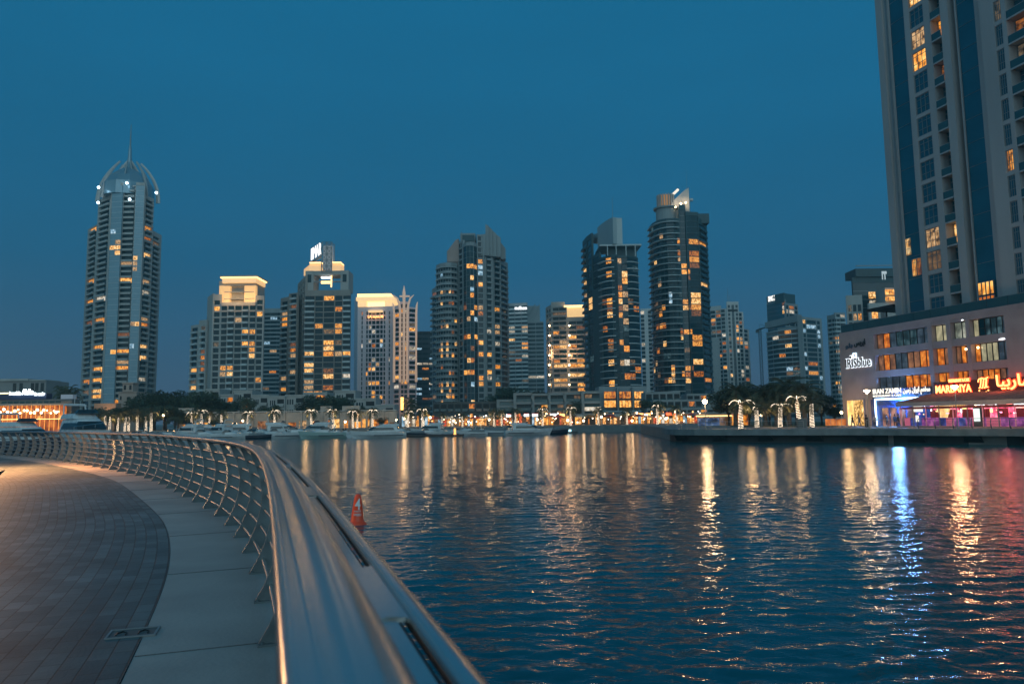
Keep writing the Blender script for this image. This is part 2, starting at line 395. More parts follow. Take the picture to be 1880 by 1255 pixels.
def paver_mat():
    m = bpy.data.materials.new('worn block paving'); m.use_nodes = True; t = m.node_tree; b = t.nodes['Principled BSDF']; ln = t.links.new
    u = t.nodes.new('ShaderNodeUVMap'); br = t.nodes.new('ShaderNodeTexBrick'); ln(u.outputs[0], br.inputs['Vector'])
    br.inputs['Scale'].default_value = 1; br.inputs['Brick Width'].default_value = .27; br.inputs['Row Height'].default_value = .125; br.inputs['Mortar Size'].default_value = .005
    br.inputs['Mortar Smooth'].default_value = .3; br.inputs['Bias'].default_value = -.1
    br.inputs['Color1'].default_value = (.075, .105, .115, 1); br.inputs['Color2'].default_value = (.15, .185, .19, 1); br.inputs['Mortar'].default_value = (.045, .042, .04, 1)
    g = t.nodes.new('ShaderNodeNewGeometry'); n = t.nodes.new('ShaderNodeTexNoise'); n.inputs['Scale'].default_value = .7; n.inputs['Detail'].default_value = 8; n.inputs['Roughness'].default_value = .65
    ln(g.outputs['Position'], n.inputs['Vector'])
    r = t.nodes.new('ShaderNodeMapRange'); r.inputs[1].default_value = .3; r.inputs[2].default_value = .7; r.inputs[3].default_value = .50; r.inputs[4].default_value = 1.40; ln(n.outputs[0], r.inputs[0])
    mm = t.nodes.new('ShaderNodeMix'); mm.data_type = 'RGBA'; mm.blend_type = 'MULTIPLY'; mm.inputs[0].default_value = 1
    ln(br.outputs[0], mm.inputs[6]); ln(r.outputs[0], mm.inputs[7]); ln(mm.outputs[2], b.inputs['Base Color'])
    n2 = t.nodes.new('ShaderNodeTexNoise'); n2.inputs['Scale'].default_value = 45; n2.inputs['Detail'].default_value = 4; ln(g.outputs['Position'], n2.inputs['Vector'])
    h = t.nodes.new('ShaderNodeMath'); h.operation = 'MULTIPLY_ADD'; h.inputs[1].default_value = -1.0; ln(br.outputs['Fac'], h.inputs[0])
    k = t.nodes.new('ShaderNodeMath'); k.operation = 'MULTIPLY'; k.inputs[1].default_value = .45; ln(n2.outputs[0], k.inputs[0]); ln(k.outputs[0], h.inputs[2])
    bp = t.nodes.new('ShaderNodeBump'); bp.inputs['Distance'].default_value = .008; bp.inputs['Strength'].default_value = .8; ln(h.outputs[0], bp.inputs['Height']); ln(bp.outputs[0], b.inputs['Normal'])
    b.inputs['Roughness'].default_value = .62
    return m
offs = [-26, -18, -12, -8, -5, -3, -1.8, -1.1, -.74]
# the parallel offset would fold over itself inside the bend, so the deck below carries the rest
mb = MB()
inner = [p + n * -.74 for p, n in zip(rail, rn)]
mb = uvstrip(rail, rn, offs, PZ + .004)
tag(mb.build('promenade', paver_mat()), 'curved block paving of the waterside promenade', None, None, 'structure')
conc = mat('pale concrete edging', (.35, .322, .308), .7, 0, .2, .9, bump=.25, bscale=30)
mb = MB(); ns = rn
edge = MB(); strip(edge, rail, -.735, .42, -1.5, PZ)
tag(edge.build('promenade_edge', conc, recalc=True), 'pale concrete strip under the curved railing', None, None, 'structure')
jm = mat('dark joint filler', (.10, .10, .10), .9)
mb = MB(); acc = 0; nxt = .9
for i in range(1, len(rail)):
    acc += (rail[i] - rail[i - 1]).length
    if acc >= nxt:
        nxt += 2.7; d = (rail[i] - rail[i - 1]).normalized(); n = rn[i]; o = rail[i]
        mb.fbox(o, d, n, -.004, .004, -.73, .41, PZ - .01, PZ + .004)
tag(mb.build('joint_line', jm), 'dark joints across the pale concrete strip', None, None, 'structure')
# drain cover set in the pavers
a = G(291, 1152, PZ + .004); b_ = G(292, 1176, PZ + .004)
dc = thing('drain_cover', (a.x - .12, a.y - .12, PZ), 'square paved-in drain cover with a steel edge in the promenade paving', 'drain cover', rz=radians(17))
mb = MB()
for x0, x1, y0, y1 in ((-.16, .16, -.115, -.10), (-.16, .16, .10, .115), (-.16, -.145, -.10, .10), (.145, .16, -.10, .10)): mb.box(x0, x1, y0, y1, -.02, .012)
o = mb.build('frame', METAL, dc, loc=(0, 0, 0))
mb = MB(); mb.box(-.145, .145, -.10, .10, -.02, .006); mb.build('lid', mat('drain lid stone', (.10, .10, .10), .7, 0, .2, 8), dc, loc=(0, 0, 0))
for k in (-.07, .07):
    mb = MB(); mb.tube([(k - .03, -.05, .009), (k - .03, 0, .011), (k, .04, .011), (k + .03, 0, .011), (k + .03, -.05, .009)], .005, 5)
    mb.build('lifting_loop', BLACKM, dc, loc=(0, 0, 0))

# ------------------------------------------------------------------ the curved railing
rl = thing('promenade_railing', (rail[6].x, rail[6].y, PZ), 'curved stainless steel railing with bowed blade posts along the promenade', 'railing')
RS = mat('satin steel handrail', (.50, .50, .49), .22, .85, .10, 1.2)
BL = mat('steel blade post', (.15, .185, .20), .40, .5, .14, 3)
def off3(i, o, z): q = rail[i] + rn[i] * o; return Vector((q.x, q.y, z))
ZT = 3.2
n0 = len(rail)
mb = MB()
rings = []
for i in range(n0):       # handrail: broad flattened oval with a rounded inner lip
    ring = []
    for a, z in ((0, -.030), (-.004, -.012), (.004, 0.0), (.018, .0035), (.030, -.003), (.042, .001), (.075, .011), (.108, .006), (.130, -.012), (.135, -.03), (.12, -.05), (.07, -.058), (.02, -.05)):
        ring.append(off3(i, a, ZT + z))
    rings.append(ring)
mb.loft(rings); mb.build('handrail', RS, rl, smooth=True, recalc=True)
mb = MB(); rings = []
for i in range(n0):       # outer cap strip
    rings.append([off3(i, a, ZT + z) for a, z in ((.188, -.06), (.190, -.043), (.205, -.037), (.222, -.043), (.226, -.06), (.207, -.072))])
mb.loft(rings); mb.build('outer_rail', RS, rl, smooth=True, recalc=True)
mb = MB(); rings = []
for i in range(n0):       # recessed gutter below the gap
    rings.append([off3(i, a, ZT + z) for a, z in ((.118, -.085), (.20, -.085), (.20, -.095), (.118, -.095))])
mb.loft(rings); mb.build('gutter', mat('dark gutter steel', (.05, .06, .065), .5, .3, .1, 2), rl, recalc=True)
# connecting plates between handrail and outer strip
acc = 0; nxt = 5.5; plates = []
S0 = 6.6
cum = [0]
for i in range(1, n0): cum.append(cum[-1] + (rail[i] - rail[i - 1]).length)
def at_s(s):
    i = max(1, min(n0 - 1, next((k for k in range(1, n0) if cum[k] >= s), n0 - 1))); t = (s - cum[i - 1]) / (cum[i] - cum[i - 1])
    p = rail[i - 1].lerp(rail[i], t); d = (rail[i] - rail[i - 1]).normalized(); return p, d, Vector((d.y, -d.x))
zero = min(range(n0), key=lambda i: abs(rail[i].y - 1.25))
sp = cum[zero]
for k in range(-2, 18):
    s = sp + k * 2.0
    if s < .5 or s > cum[-1] - 1: continue
    mb = MB(); p, d, n = at_s(s)
    pl = []
    for a in range(9): t = pi * a / 8; pl.append((-.23 + .04 * sin(t) , .12 + .04 * (1 - cos(t))))
    pts = [(-.25, .12), (-.21, .135), (-.20, .16), (-.21, .185), (-.25, .20), (.25, .20), (.21, .185), (.20, .16), (.21, .135), (.25, .12)]
    for z in (-.052, -.044): mb.v += [(p.x + d.x * a + n.x * o, p.y + d.y * a + n.y * o, ZT + z) for a, o in pts]
    m_ = len(pts); mb.f = [tuple(range(m_ - 1, -1, -1)), tuple(range(m_, 2 * m_))] + [(i, (i + 1) % m_, m_ + (i + 1) % m_, m_ + i) for i in range(m_)]
    mb.build('connecting_plate', RS, rl)
# lower bars
BZ = [(.12, .13), (.29, .20), (.46, .245), (.63, .26), (.80, .235), (.96, .175)]
for z, o in BZ:
    mb = MB(); mb.tube([off3(i, o, PZ + z) for i in range(0, n0, 2)], .022, 8); mb.build('bar', RS, rl, smooth=True)
mb = MB(); rings = []
for i in range(n0):       # flat flange beside the handrail
    rings.append([off3(i, a, ZT + z) for a, z in ((.120, -.048), (.172, -.048), (.176, -.054), (.172, -.060), (.120, -.060))])
mb.loft(rings); mb.build('rail_flange', RS, rl, recalc=True)
# blades
prof_in = [(.00, 0), (.07, .12), (.14, .28), (.19, .48), (.20, .66), (.165, .86), (.10, 1.02), (.045, 1.15)]
prof_out = [(.09, 1.15), (.185, 1.04), (.30, .88), (.37, .68), (.375, .48), (.345, .28), (.29, .12), (.26, 0)]
pr = prof_in + prof_out; k_ = len(pr)
mb = MB()
for t in (-.010, .010): mb.v += [(t, o, z) for o, z in pr]
mb.f = [tuple(range(k_)), tuple(range(2 * k_ - 1, k_ - 1, -1))] + [(i, k_ + i, k_ + (i + 1) % k_, (i + 1) % k_) for i in range(k_)]
bm_ = mb.mesh('post', BL)
mb = MB(); mb.box(-.05, .05, .0, .27, -.002, .012)
for a in (-.03, .03):
    for b2_ in (.03, .24): mb.lathe([(.012, .012), (.012, .022), (.006, .024)], 6, (a, b2_, 0))
foot = mb.mesh('foot_plate', BL)
s = sp - 1.25 * 3 + .2
while s < cum[-1] - .5:
    if s > .3:
        p, d, n = at_s(s)
        o = wpart('post', bm_, rl, (p.x, p.y, PZ + .001), atan2(d.y, d.x) + pi)
        o.rotation_euler.z = atan2(n.y, n.x) - pi / 2
        f_ = link('foot_plate', foot, o)
    s += 1.25
# a lamp post just past the left edge of the view lights the paving warmly
lp = thing('lamp_post', (-18.3, 24.3, PZ), 'tall grey lamp post with a warm globe on the promenade', 'street lamp')
mb = MB(); mb.lathe([(.14, 0), (.14, .3), (.07, .4), (.05, 3.4), (.08, 3.45)], 12); mb.build('pole', METAL, lp, loc=(0, 0, 0))
mb = MB(); mb.ball((0, 0, 3.62), .2); mb.build("globe", glow("sodium lamp globe", (1, .5, .16), 12), lp, smooth=True, loc=(0, 0, 0))
l_ = point(lp, (0, 0, 3.2), (1, .50, .22), 2000, .25)
l_.matrix_parent_inverse = Matrix.Identity(4)
s_ = bpy.data.lights.new('lamp_light', 'SPOT'); s_.energy = 5000; s_.color = (1, .38, .11); s_.spot_size = radians(140); s_.spot_blend = 1.0; s_.shadow_soft_size = .2
s2 = bpy.data.objects.new('lamp_light', s_); COL.objects.link(s2); s2.parent = lp; s2.location = (0, 0, 3.3); s2.rotation_euler = (0, radians(-14), 0)
# pigeon at the very edge of the view
bp_ = G(-2, 879, PZ)
bd = thing('pigeon', (bp_.x - .10, bp_.y, PZ), 'dark pigeon standing on the paving with its tail raised', 'bird')
mb = MB()
pts = [(-.20, 0, .25), (-.16, 0, .20), (-.10, 0, .14), (0, 0, .135), (.09, 0, .15), (.16, 0, .19), (.25, 0, .245)]
mb.tube(pts, [.012, .030, .062, .075, .06, .035, .012], 10)
mb.ball((-.20, 0, .265), .034); mb.tube([(-.22, 0, .265), (-.265, 0, .255)], [.010, .002], 6)
for s_ in (-1, 1):
    mb.tube([(.0, .025 * s_, .09), (.005, .027 * s_, .04), (-.005, .027 * s_, .005)], [.014, .007, .006], 6)
    for a in (-.4, 0, .4): mb.tube([(-.005, .027 * s_, .005), (-.035, .027 * s_ + .02 * a, .003)], .004, 5)
    mb.hexa([(-.09, .070 * s_, .15), (.04, .078 * s_, .10), (.20, .03 * s_, .19), (.03, .06 * s_, .20), (-.09, .06 * s_, .152), (.04, .066 * s_, .104), (.20, .025 * s_, .194), (.03, .05 * s_, .204)])
mb.build('body', mat('dark slate feathers', (.03, .032, .038), .6, 0, .3, 20), bd, smooth=True, loc=(0, 0, 0))

# ------------------------------------------------------------------ buoy
q = G(655.5, 962, 0); sc_ = q.y / F
by = thing('marker_buoy', (q.x, q.y, 0), 'orange-red cone marker buoy with a white numeral floating on the water', 'buoy')
by.rotation_euler.y = radians(1.5)
RED = mat('orange red buoy plastic', (.80, .07, .02), .45, 0, .12, 3)
h = 54 * sc_; w = 16.5 * sc_
mb = MB(); mb.lathe([(w, -.15), (w * 1.05, 0), (w * 1.0, h * .05), (w * .80, h * .085), (w * .68, h * .16), (w * .58, h * .45), (w * .42, h * .80), (w * .34, h * .92), (w * .22, h * .985), (w * .05, h)], 32)
mb.build('body', RED, by, smooth=True, loc=(0, 0, 0))
WP = mat('white reflective lettering', (.72, .72, .72), .5)
vd = Vector((-q.x, -q.y)).normalized(); uu = Vector((-vd.y, vd.x)); 
def buoy_text(body, z0, hh, ww, rad):
    me, x0, x1, y0, y1 = text_mesh(body, WP, .004, .01)
    bm = bmesh.new(); bm.from_mesh(me); bmesh.ops.subdivide_edges(bm, edges=[e for e in bm.edges if e.calc_length() > .15], cuts=3); bm.to_mesh(me); bm.free()
    for v in me.vertices:                       # wrap the letters round the cone
        a = ((v.co.x - x0) / (x1 - x0) - .5) * ww; zz = z0 + (v.co.y - y0) / (y1 - y0) * hh
        fr = zz / h
        prof = [(.085, .80), (.16, .68), (.45, .58), (.80, .42), (.92, .34)]
        rr = prof[0][1]
        for (f0, r0), (f1, r1) in zip(prof, prof[1:]):
            if f0 <= fr <= f1: rr = r0 + (r1 - r0) * (fr - f0) / (f1 - f0)
        rr = rr * w + .006 + v.co.z; an = a / rr
        v.co = Vector((vd.x * rr * cos(an) + uu.x * rr * sin(an), vd.y * rr * cos(an) + uu.y * rr * sin(an), zz))
    return me
link('numeral', buoy_text('4', h * .50, h * .36, w * .62, .5), by)
link('lettering', buoy_text('KNOTS', h * .42, h * .055, w * .82, .6), by)
link('lettering', buoy_text('SPEED', h * .30, h * .075, w * .88, .6), by)
# ------------------------------------------------------------------ tower engine
PANES = {}
def cached(key, fn):
    if key not in PANES: PANES[key] = fn()
    return PANES[key]
def pane_mesh(w, h, m):
    def fn():
        mb = MB(); mb.box(0, w, -.06, 0, 0, h); return mb.mesh('window', m)
    return cached(('p', round(w, 2), round(h, 2), m.name), fn)
def frame_mesh(w, h, m):       # a near window: frame with mullions
    def fn():
        mb = MB(); t = .07
        mb.box(0, t, -.14, -.02, 0, h); mb.box(w - t, w, -.14, -.02, 0, h); mb.box(t, w - t, -.14, -.02, 0, t); mb.box(t, w - t, -.14, -.02, h - t, h)
        for k in (1, 2): x = w * k / 3; mb.box(x - .035, x + .035, -.13, -.03, t, h - t)
        for z in (h * .36, h * .78): mb.box(t, w - t, -.125, -.035, z - .03, z + .03)
        return mb.mesh('window', m)
    return cached(('f', round(w, 2), round(h, 2)), fn)
def balcony_mesh(w, dep, h, m, glass):
    def fn():
        mb = MB(); mb.box(0, w, -dep, .05, -.22, 0)
        if not glass:
            mb.box(0, w, -dep, -dep + .14, 0, h); mb.box(0, .14, -dep + .14, .05, 0, h); mb.box(w - .14, w, -dep + .14, .05, 0, h)
        else:
            mb.box(0, w, -dep + .02, -dep + .08, h - .05, h)
        return mb.mesh('balcony', m)
    return cached(('b', round(w, 2), dep, h, m.name, glass), fn)
def slab_path_mesh(path, dep, h, m, t=.25):
    mb = MB(); ns = normals2(path); rings = []
    for p, n in zip(path, ns):
        a = p + n * dep; b = p - n * .3; c = p + n * (dep - .12)
        rings.append([(a.x, a.y, -t), (a.x, a.y, h), (c.x, c.y, h), (c.x, c.y, 0), (b.x, b.y, 0), (b.x, b.y, -t)])
    mb.loft(rings); me = mb.mesh('balcony', m)
    bm = bmesh.new(); bm.from_mesh(me); bmesh.ops.recalc_face_normals(bm, faces=bm.faces); bm.to_mesh(me); bm.free()
    return me
def tower(name, label, segs, zb, fh, wall, cat='tower', lits=(), prob=.08, pal='ooad', depth=14, rd=.35, bal=(1.1, 1.0), balm=None, glass=None, sp=.8,
          near=False, bands=(), strip_m=None, seed=1, maxw=100, solid=None, roof=True, gbal=False, group=None):
    """segs: (x0, d0, x1, d1, ztop, pattern) with pixel columns and forward distances, from left to right; pattern: [(kind, weight)]"""
    rnd = random.Random(seed)
    glass = glass or GLASS; balm = balm or wall; strip_m = strip_m or GLASSL
    pts = []
    for s in segs:
        a = Vector(s[0]) if isinstance(s[0], (tuple, Vector)) else ground_xy(s[0], s[1]); b = Vector(s[2]) if isinstance(s[2], (tuple, Vector)) else ground_xy(s[2], s[3]); pts.append((a, b))
    cx = sum((a + b for a, b in pts), Vector((0, 0))) / (2 * len(pts))
    root = thing(name, (cx.x, cx.y + depth * .3, zb), label, cat, group)
    wmb = MB(); wins = []; bals = []; strips = []
    for si, (s, (a, b)) in enumerate(zip(segs, pts)):
        L_ = (b - a).length; u = (b - a) / L_; n = Vector((u.y, -u.x)); zt = s[4] + .013 * si; pat = s[5]; rz = atan2(u.y, u.x)
        z0 = s[6] if len(s) > 6 else zb
        tot = sum(p[1] for p in pat); t = 0
        nf = max(1, int((zt - z0 - .5) / fh))
        wmb.fbox(a, u, n, .02, L_ - .02, -rd - .6, -rd, z0, zt - .1)
        wmb.fbox(a, u, n, 0, L_, -rd - .5, .0, z0 + nf * fh, zt)          # top band / parapet
        vd = Vector((cx.x, cx.y)).normalized() if hasattr(cx, 'x') else Vector((0, 1))
        sh = (rd + .3) / max(.3, -vd.dot(n)); a1, b1 = a + vd * sh, b + vd * sh; a2, b2 = a + vd * depth, b + vd * depth
        wmb.prism([tuple(a1), tuple(b1), tuple(b2), tuple(a2)], z0 + .01, zt - .25)
        for kind, wgt in pat:
            w = wgt / tot * L_
            if kind == 'w': wmb.fbox(a, u, n, t, t + w, -rd - .1, 0, z0, z0 + nf * fh)
            elif kind == 'W': wmb.fbox(a, u, n, t, t + w, -rd - .1, .5, z0, zt + .6)
            elif kind == 's':
                strips.append((a, u, n, t, w, z0, z0 + nf * fh))
                ns_ = max(1, round(w / 3.0)) if not near else 3
                for f in range(nf):
                    for j in range(ns_): wins.append([a, u, n, t + w * j / ns_ + .06, z0 + f * fh + .35, w / ns_ - .12, fh - .8, rz, -.17, 's'])
            else:
                for f in range(nf):
                    z = z0 + f * fh
                    low = sp if kind in 'g' else .3
                    wmb.fbox(a, u, n, t, t + w, -rd - .1, -.04, z - .02 if f else z, z + low)
                    if kind == 'g' and near: pass
                    wins.append([a, u, n, t + .08, z + low, w - .16, fh - low - .06, rz, (-.24 if near and kind == 'g' else -rd + .02), kind])
                    if kind == 'b' and f > 0: bals.append((a, u, n, t, z, w, rz))
            t += w
    wo = wmb.build('wall', wall, root)
    # windows: which are lit
    for wi in wins:
        a, u, n, t, z, w, h, rz, o, k = wi
        c = a + u * (t + w / 2); wi.append(proj((c.x, c.y, z + h / 2))); wi.append(None)
    for x, y, k in lits:
        best = min((wi for wi in wins if wi[11] is None), key=lambda wi: (wi[10][0] - x) ** 2 + (wi[10][1] - y) ** 2, default=None)
        if best and (best[10][0] - x) ** 2 + (best[10][1] - y) ** 2 < (900 if near else 150): best[11] = k
    for wi in wins:
        if wi[11] is None and wi[9] != 's' and rnd.random() < prob: wi[11] = rnd.choice(pal)
    if near:
        wins = [w_ for w_ in wins if -80 < w_[10][0] < 1960 and -60 < w_[10][1] < 1300]
    wins = [w_ for w_ in wins if w_[11] or w_[9] != 's']
    litw = [w_ for w_ in wins if w_[11]]; dark = [w_ for w_ in wins if not w_[11]]
    rnd.shuffle(dark)
    keep = litw[:maxw] + dark[:max(0, maxw - len(litw))]; rest = litw[maxw:] + dark[max(0, maxw - len(litw)):]
    for a, u, n, t, z, w, h, rz, o, k, pp, lk in keep:
        m = rnd.choice(LITV[lk]) if lk else glass
        c = a + u * t + n * o
        if near:
            fr = wpart('window', frame_mesh(w, h, METAL), root, (c.x, c.y, z), rz); link('pane', pane_mesh(w, h, m), fr)
        else: wpart('window', pane_mesh(w, h, m), root, (c.x, c.y, z), rz)
    if rest:
        byk = {}
        for r_ in rest: byk.setdefault(r_[11], []).append(r_)
        for lk, rs in byk.items():
            mb = MB()
            for a, u, n, t, z, w, h, rz, o, k, pp, _ in rs: mb.fbox(a, u, n, t, t + w, o, o + .06, z, z + h)
            tag(mb.build('window_glazing', LIT[lk] if lk else glass, root), kind='stuff')
    for a, u, n, t, w, z0, z1 in strips:
        mb = MB(); mb.fbox(a, u, n, t, t + w, -rd + .01, -.2, z0, z1); nfc = len(mb.f); z = z0 + fh
        while z < z1: mb.fbox(a, u, n, t, t + w, -.2, -.15, z - (.02 if near else .08), z + (.02 if near else .08)); z += fh * (1 if not near else 1)
        g_ = mb.build('glass_strip', strip_m, root); g_.data.materials.append(METAL if strip_m is not GLASSL else SLAB)
        for p_ in g_.data.polygons[nfc:]: p_.material_index = 1
    dep, bh = bal
    if near: bals = [b_ for b_ in bals if -100 < proj((b_[0].x, b_[0].y, b_[4]))[1] < 1300]
    rnd.shuffle(bals)
    for a, u, n, t, z, w, rz in bals[:100]:
        c = a + u * t; o = wpart('balcony', balcony_mesh(w - .05, dep, bh, balm, gbal), root, (c.x, c.y, z + .12), rz)
        if gbal:
            def fn(w=w):
                mb = MB(); mb.box(.04, w - .09, -dep + .03, -dep + .06, .02, bh - .05); return mb.mesh('glass_panel', mat('green balcony glass', (.02, .07, .08), .1, spec=.8))
            link('glass_panel', cached(('gp', round(w, 2)), fn), o)
    if bals[100:]:
        mb = MB()
        for a, u, n, t, z, w, rz in bals[100:]:
            mb.fbox(a, u, n, t, t + w - .05, -.05, dep, z - .1, z + .12); mb.fbox(a, u, n, t, t + w - .05, dep - .14, dep, z + .12, z + .12 + bh)
        tag(mb.build('balcony_tier', balm, root), kind='stuff')
    for path, z0, z1, dep, h, m in bands:
        pp = [ground_xy(x, d) for x, d in path]; pp = catmull(pp, 1.5) if len(pp) > 2 else pp
        c0 = pp[0]; me = slab_path_mesh([p - c0 for p in pp], dep, h, m)
        z = z0
        while z < z1: wpart('balcony', me, root, (c0.x, c0.y, z)); z += fh
    return root
def curve_seg(pts, zt, pat):
    return [(a[0], a[1], b[0], b[1], zt, pat) for a, b in zip(pts, pts[1:])]
def bx(name, m, root, x0, d0, x1, d1, z0, z1, depth, front=0.0):
    """a box part standing on the line between two pixel columns"""
    a, b = ground_xy(x0, d0), ground_xy(x1, d1); L_ = (b - a).length; u = (b - a) / L_; n = Vector((u.y, -u.x))
    mb = MB(); mb.fbox(a, u, n, 0, L_, -depth, front, z0, z1); return mb.build(name, m, root)
def mast(root, x, d, z0, z1, r=.25, name='mast'):
    p = ground_xy(x, d); mb = MB(); mb.tube([(p.x, p.y, z0), (p.x, p.y, (z0 + z1) / 2), (p.x, p.y, z1)], [r, r * .7, r * .3], 6); return mb.build(name, METAL, root)
ZB = LZ
# ------------------------------------------------------------------ the skyline
def Z(x, y, d): return zat(x, y, d)
def R_(x, y, n, k='a'): return [(x, y + i, k) for i in range(n)]
# crown-topped tower
D = 430
zt = Z(235, 338, D); zw = Z(160, 400, D); zr = Z(290, 412, D); fh = 3.25
pb = [('w', 3), ('b', 14), ('w', 2)]
YREF = 700
t1 = tower('crown_tower', 'very tall cream tower topped by a crown of curved ribs and a needle', [
    (148, 456, 165, 444, zw, [('w', 4), ('b', 12), ('w', 1)]),
    (165, 441, 189, 432, zt - 6, pb),
    (189, 428, 210, 427, zt, [('w', 1), ('s', 20)]), (210, 429.5, 235, 429.5, zt - 1, [('w', 1), ('b', 23), ('w', 1)]), (235, 427, 252, 428, zt, [('s', 17), ('w', 1)]),
    (252, 432, 270, 441, zt - 6, pb), (270, 444, 287, 456, zr, [('w', 1), ('b', 12), ('w', 4)])], ZB, fh, WALLC,
    lits=[(210, 425, 'c'), (213, 455, 'a'), (209, 456, 'a'), (223, 465, 'a'), (223, 448, 'a'), (246, 478, 'a'), (247, 488, 'a'), (246, 489, 'a'), (234, 488, 'a'), (234, 510, 'a'), (264, 521, 'a'), (264, 542, 'w'),
          (186, 549, 'w'), (163, 560, 'o'), (185, 592, 'a'), (166, 597, 'o'), (238, 594, 'a'), (245, 594, 'a'), (262, 595, 'o'), (259, 636, 'a'), (259, 658, 'a'), (184, 635, 'a'), (228, 668, 'a'), (228, 680, 'o'), (180, 678, 'a'), (179, 700, 'a'), (178, 715, 'a'), (179, 725, 'a'),
          (179, 415, 'a'), (280, 424, 'a'), (276, 471, 'a'), (242, 636, 'c'), (215, 646, 'a'), (258, 700, 'w'), (155, 702, 'o')], prob=.05, depth=26, rd=.9, bal=(.9, 1.0), seed=3, maxw=100)
cxy = ground_xy(221, 441); u0 = Vector((cxy.x, cxy.y))
zd = zt; tilt = P(240, 285, D); za = Z(240, 284, D); 
mb = MB(); cw = ground_xy(189, 428); ce = ground_xy(252, 428)
hw = (ground_xy(270, 441).x - ground_xy(165, 441).x) / 2
cen = Vector((ground_xy(221, 441).x, 441))
for k in range(16):                        # curved fins rising to a point
    a = 2 * pi * k / 16 + .2; fin = []
    for q in range(9):
        s = q / 8; r = hw * 1.03 * (1.0 - .62 * s ** 2.3) if k % 2 == 0 else hw * (.62 - .56 * s ** 1.3)
        fin.append((cen.x + cos(a) * r, cen.y + sin(a) * r * .7, zd - 8 + (Z(240, 288, D) - zd + 8) * s if k % 2 == 0 else zd + (za - zd) * s))
    f = MB(); f.tube(fin, [1.0 - .07 * i for i in range(9)], 6, sx=.55, sy=1.5)
    f.build('rib', mat('bronze crown rib', (.40, .40, .40), .5, .3, .1, .3), t1)
mb = MB()
mb.lathe([(hw * .86, zd - 6), (hw * .84, zd + 2), (hw * .68, zd + 6.5), (hw * .42, zd + 10.5), (hw * .17, zd + 13.5), (1.5, za - 1), (1.0, za + 4), (.8, za + 9)], 12, (cen.x, cen.y, 0)); mb.build('dome', GLASSL, t1)
mast(t1, 221, 441, za + 6, Z(243, 228, 441), .55)
for x, y in ((181, 344), (287, 354), (233, 336), (180, 372), (238, 366)):
    p = P(x, y, 425); l = MB(); l.ball((p.x, p.y, p.z), .8, 8); l.build('floodlight', glow('cold floodlight', (.6, .85, 1), 8), t1)

# stepped residence with a floodlit square crown
D = 390; fh = 3.15
pc = [('g', 2.3), ('w', .4), ('b', 2.4), ('w', .3), ('g', 2.6), ('w', .3), ('b', 2.4), ('w', .4), ('g', 2.2)]
YREF = 640
t2 = tower('residential_tower', 'stepped stone apartment tower crowned by a glowing square lantern beside the crown topped tower', [
    (349, 402, 364, 396, Z(356, 597, 400), [('w', 1), ('b', 5), ('w', 1)]), (364, 395, 378, 392, Z(370, 588, 395), [('w', 2), ('b', 4), ('w', 1)]),
    (378, 398, 388, 386, Z(380, 541, 390), [('w', 1)]), (388, 385, 404, 385, Z(396, 541, 386), [('w', .5), ('g', 2), ('w', .5)]), (404, 384, 467, 384, Z(430, 556, 386), pc), (467, 385, 483, 385, Z(476, 543, 386), [('w', .5), ('g', 2), ('w', .5)])],
    ZB, fh, WALLC, lits=[(455, 608, 'a'), (461, 608, 'a'), (452, 629, 'a'), (459, 629, 'a'), (455, 651, 'a'), (461, 651, 'a'), (412, 673, 'a'), (427, 673, 'a'), (411, 684, 'a'), (426, 684, 'a'), (413, 716, 'a'), (376, 642, 'o'), (376, 654, 'o'), (375, 664, 'o'), (375, 675, 'o'), (355, 678, 'a'), (354, 710, 'a'), (376, 600, 'd'), (440, 730, 'o')],
    prob=.04, depth=22, rd=.6, bal=(1.0, .9), balm=SLAB, seed=5)
zc0, zc1 = Z(430, 556, 386), Z(430, 507, 386)
bx('crown_core', WALLC, t2, 399, 388.5, 467, 388.5, zc0 - 1, zc1 - 2, 14)
for a, b in ((399.5, 419), (446, 466.5)): bx('lit_panel', mat('floodlit cream wall', (.6, .45, .3), .8, emit=(1, .52, .16), es=.75), t2, a, 386, b, 386, zc0, zc1 - 5, 3)  # crown panels and cornice glow themselves in place of floodlight
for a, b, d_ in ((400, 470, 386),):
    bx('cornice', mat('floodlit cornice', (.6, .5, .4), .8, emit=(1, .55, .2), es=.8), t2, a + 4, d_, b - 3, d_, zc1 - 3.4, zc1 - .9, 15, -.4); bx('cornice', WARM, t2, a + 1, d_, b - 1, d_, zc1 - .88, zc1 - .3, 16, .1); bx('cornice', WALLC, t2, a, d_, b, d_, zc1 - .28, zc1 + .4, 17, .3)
for k in range(3):
    z = zc0 + 2 + k * 3.6; bx('ledge', WALLC, t2, 409, 386, 464, 386, z, z + .4, 3.5, .3)
p = ground_xy(436, 384); 
for k in range(3):
    q = ground_xy(415 + k * 21, 383); point(t2, (q.x, q.y - 2, zc0 + 2), (1, .55, .2), 900, .6, 'floodlight')

# banded slab behind
YREF = 620
tower('office_tower', 'pale banded slab rising between the two stone residences', [(483, 640, 520, 640, Z(500, 566, 640), [('b', 1), ('b', 1), ('b', 1)])], ZB, 3.6, WALLG, lits=[(489, 630, 'c'), (508, 585, 'c'), (502, 680, 'o')], prob=.03, rd=.8, bal=(.5, 1.1), maxw=60, seed=6)

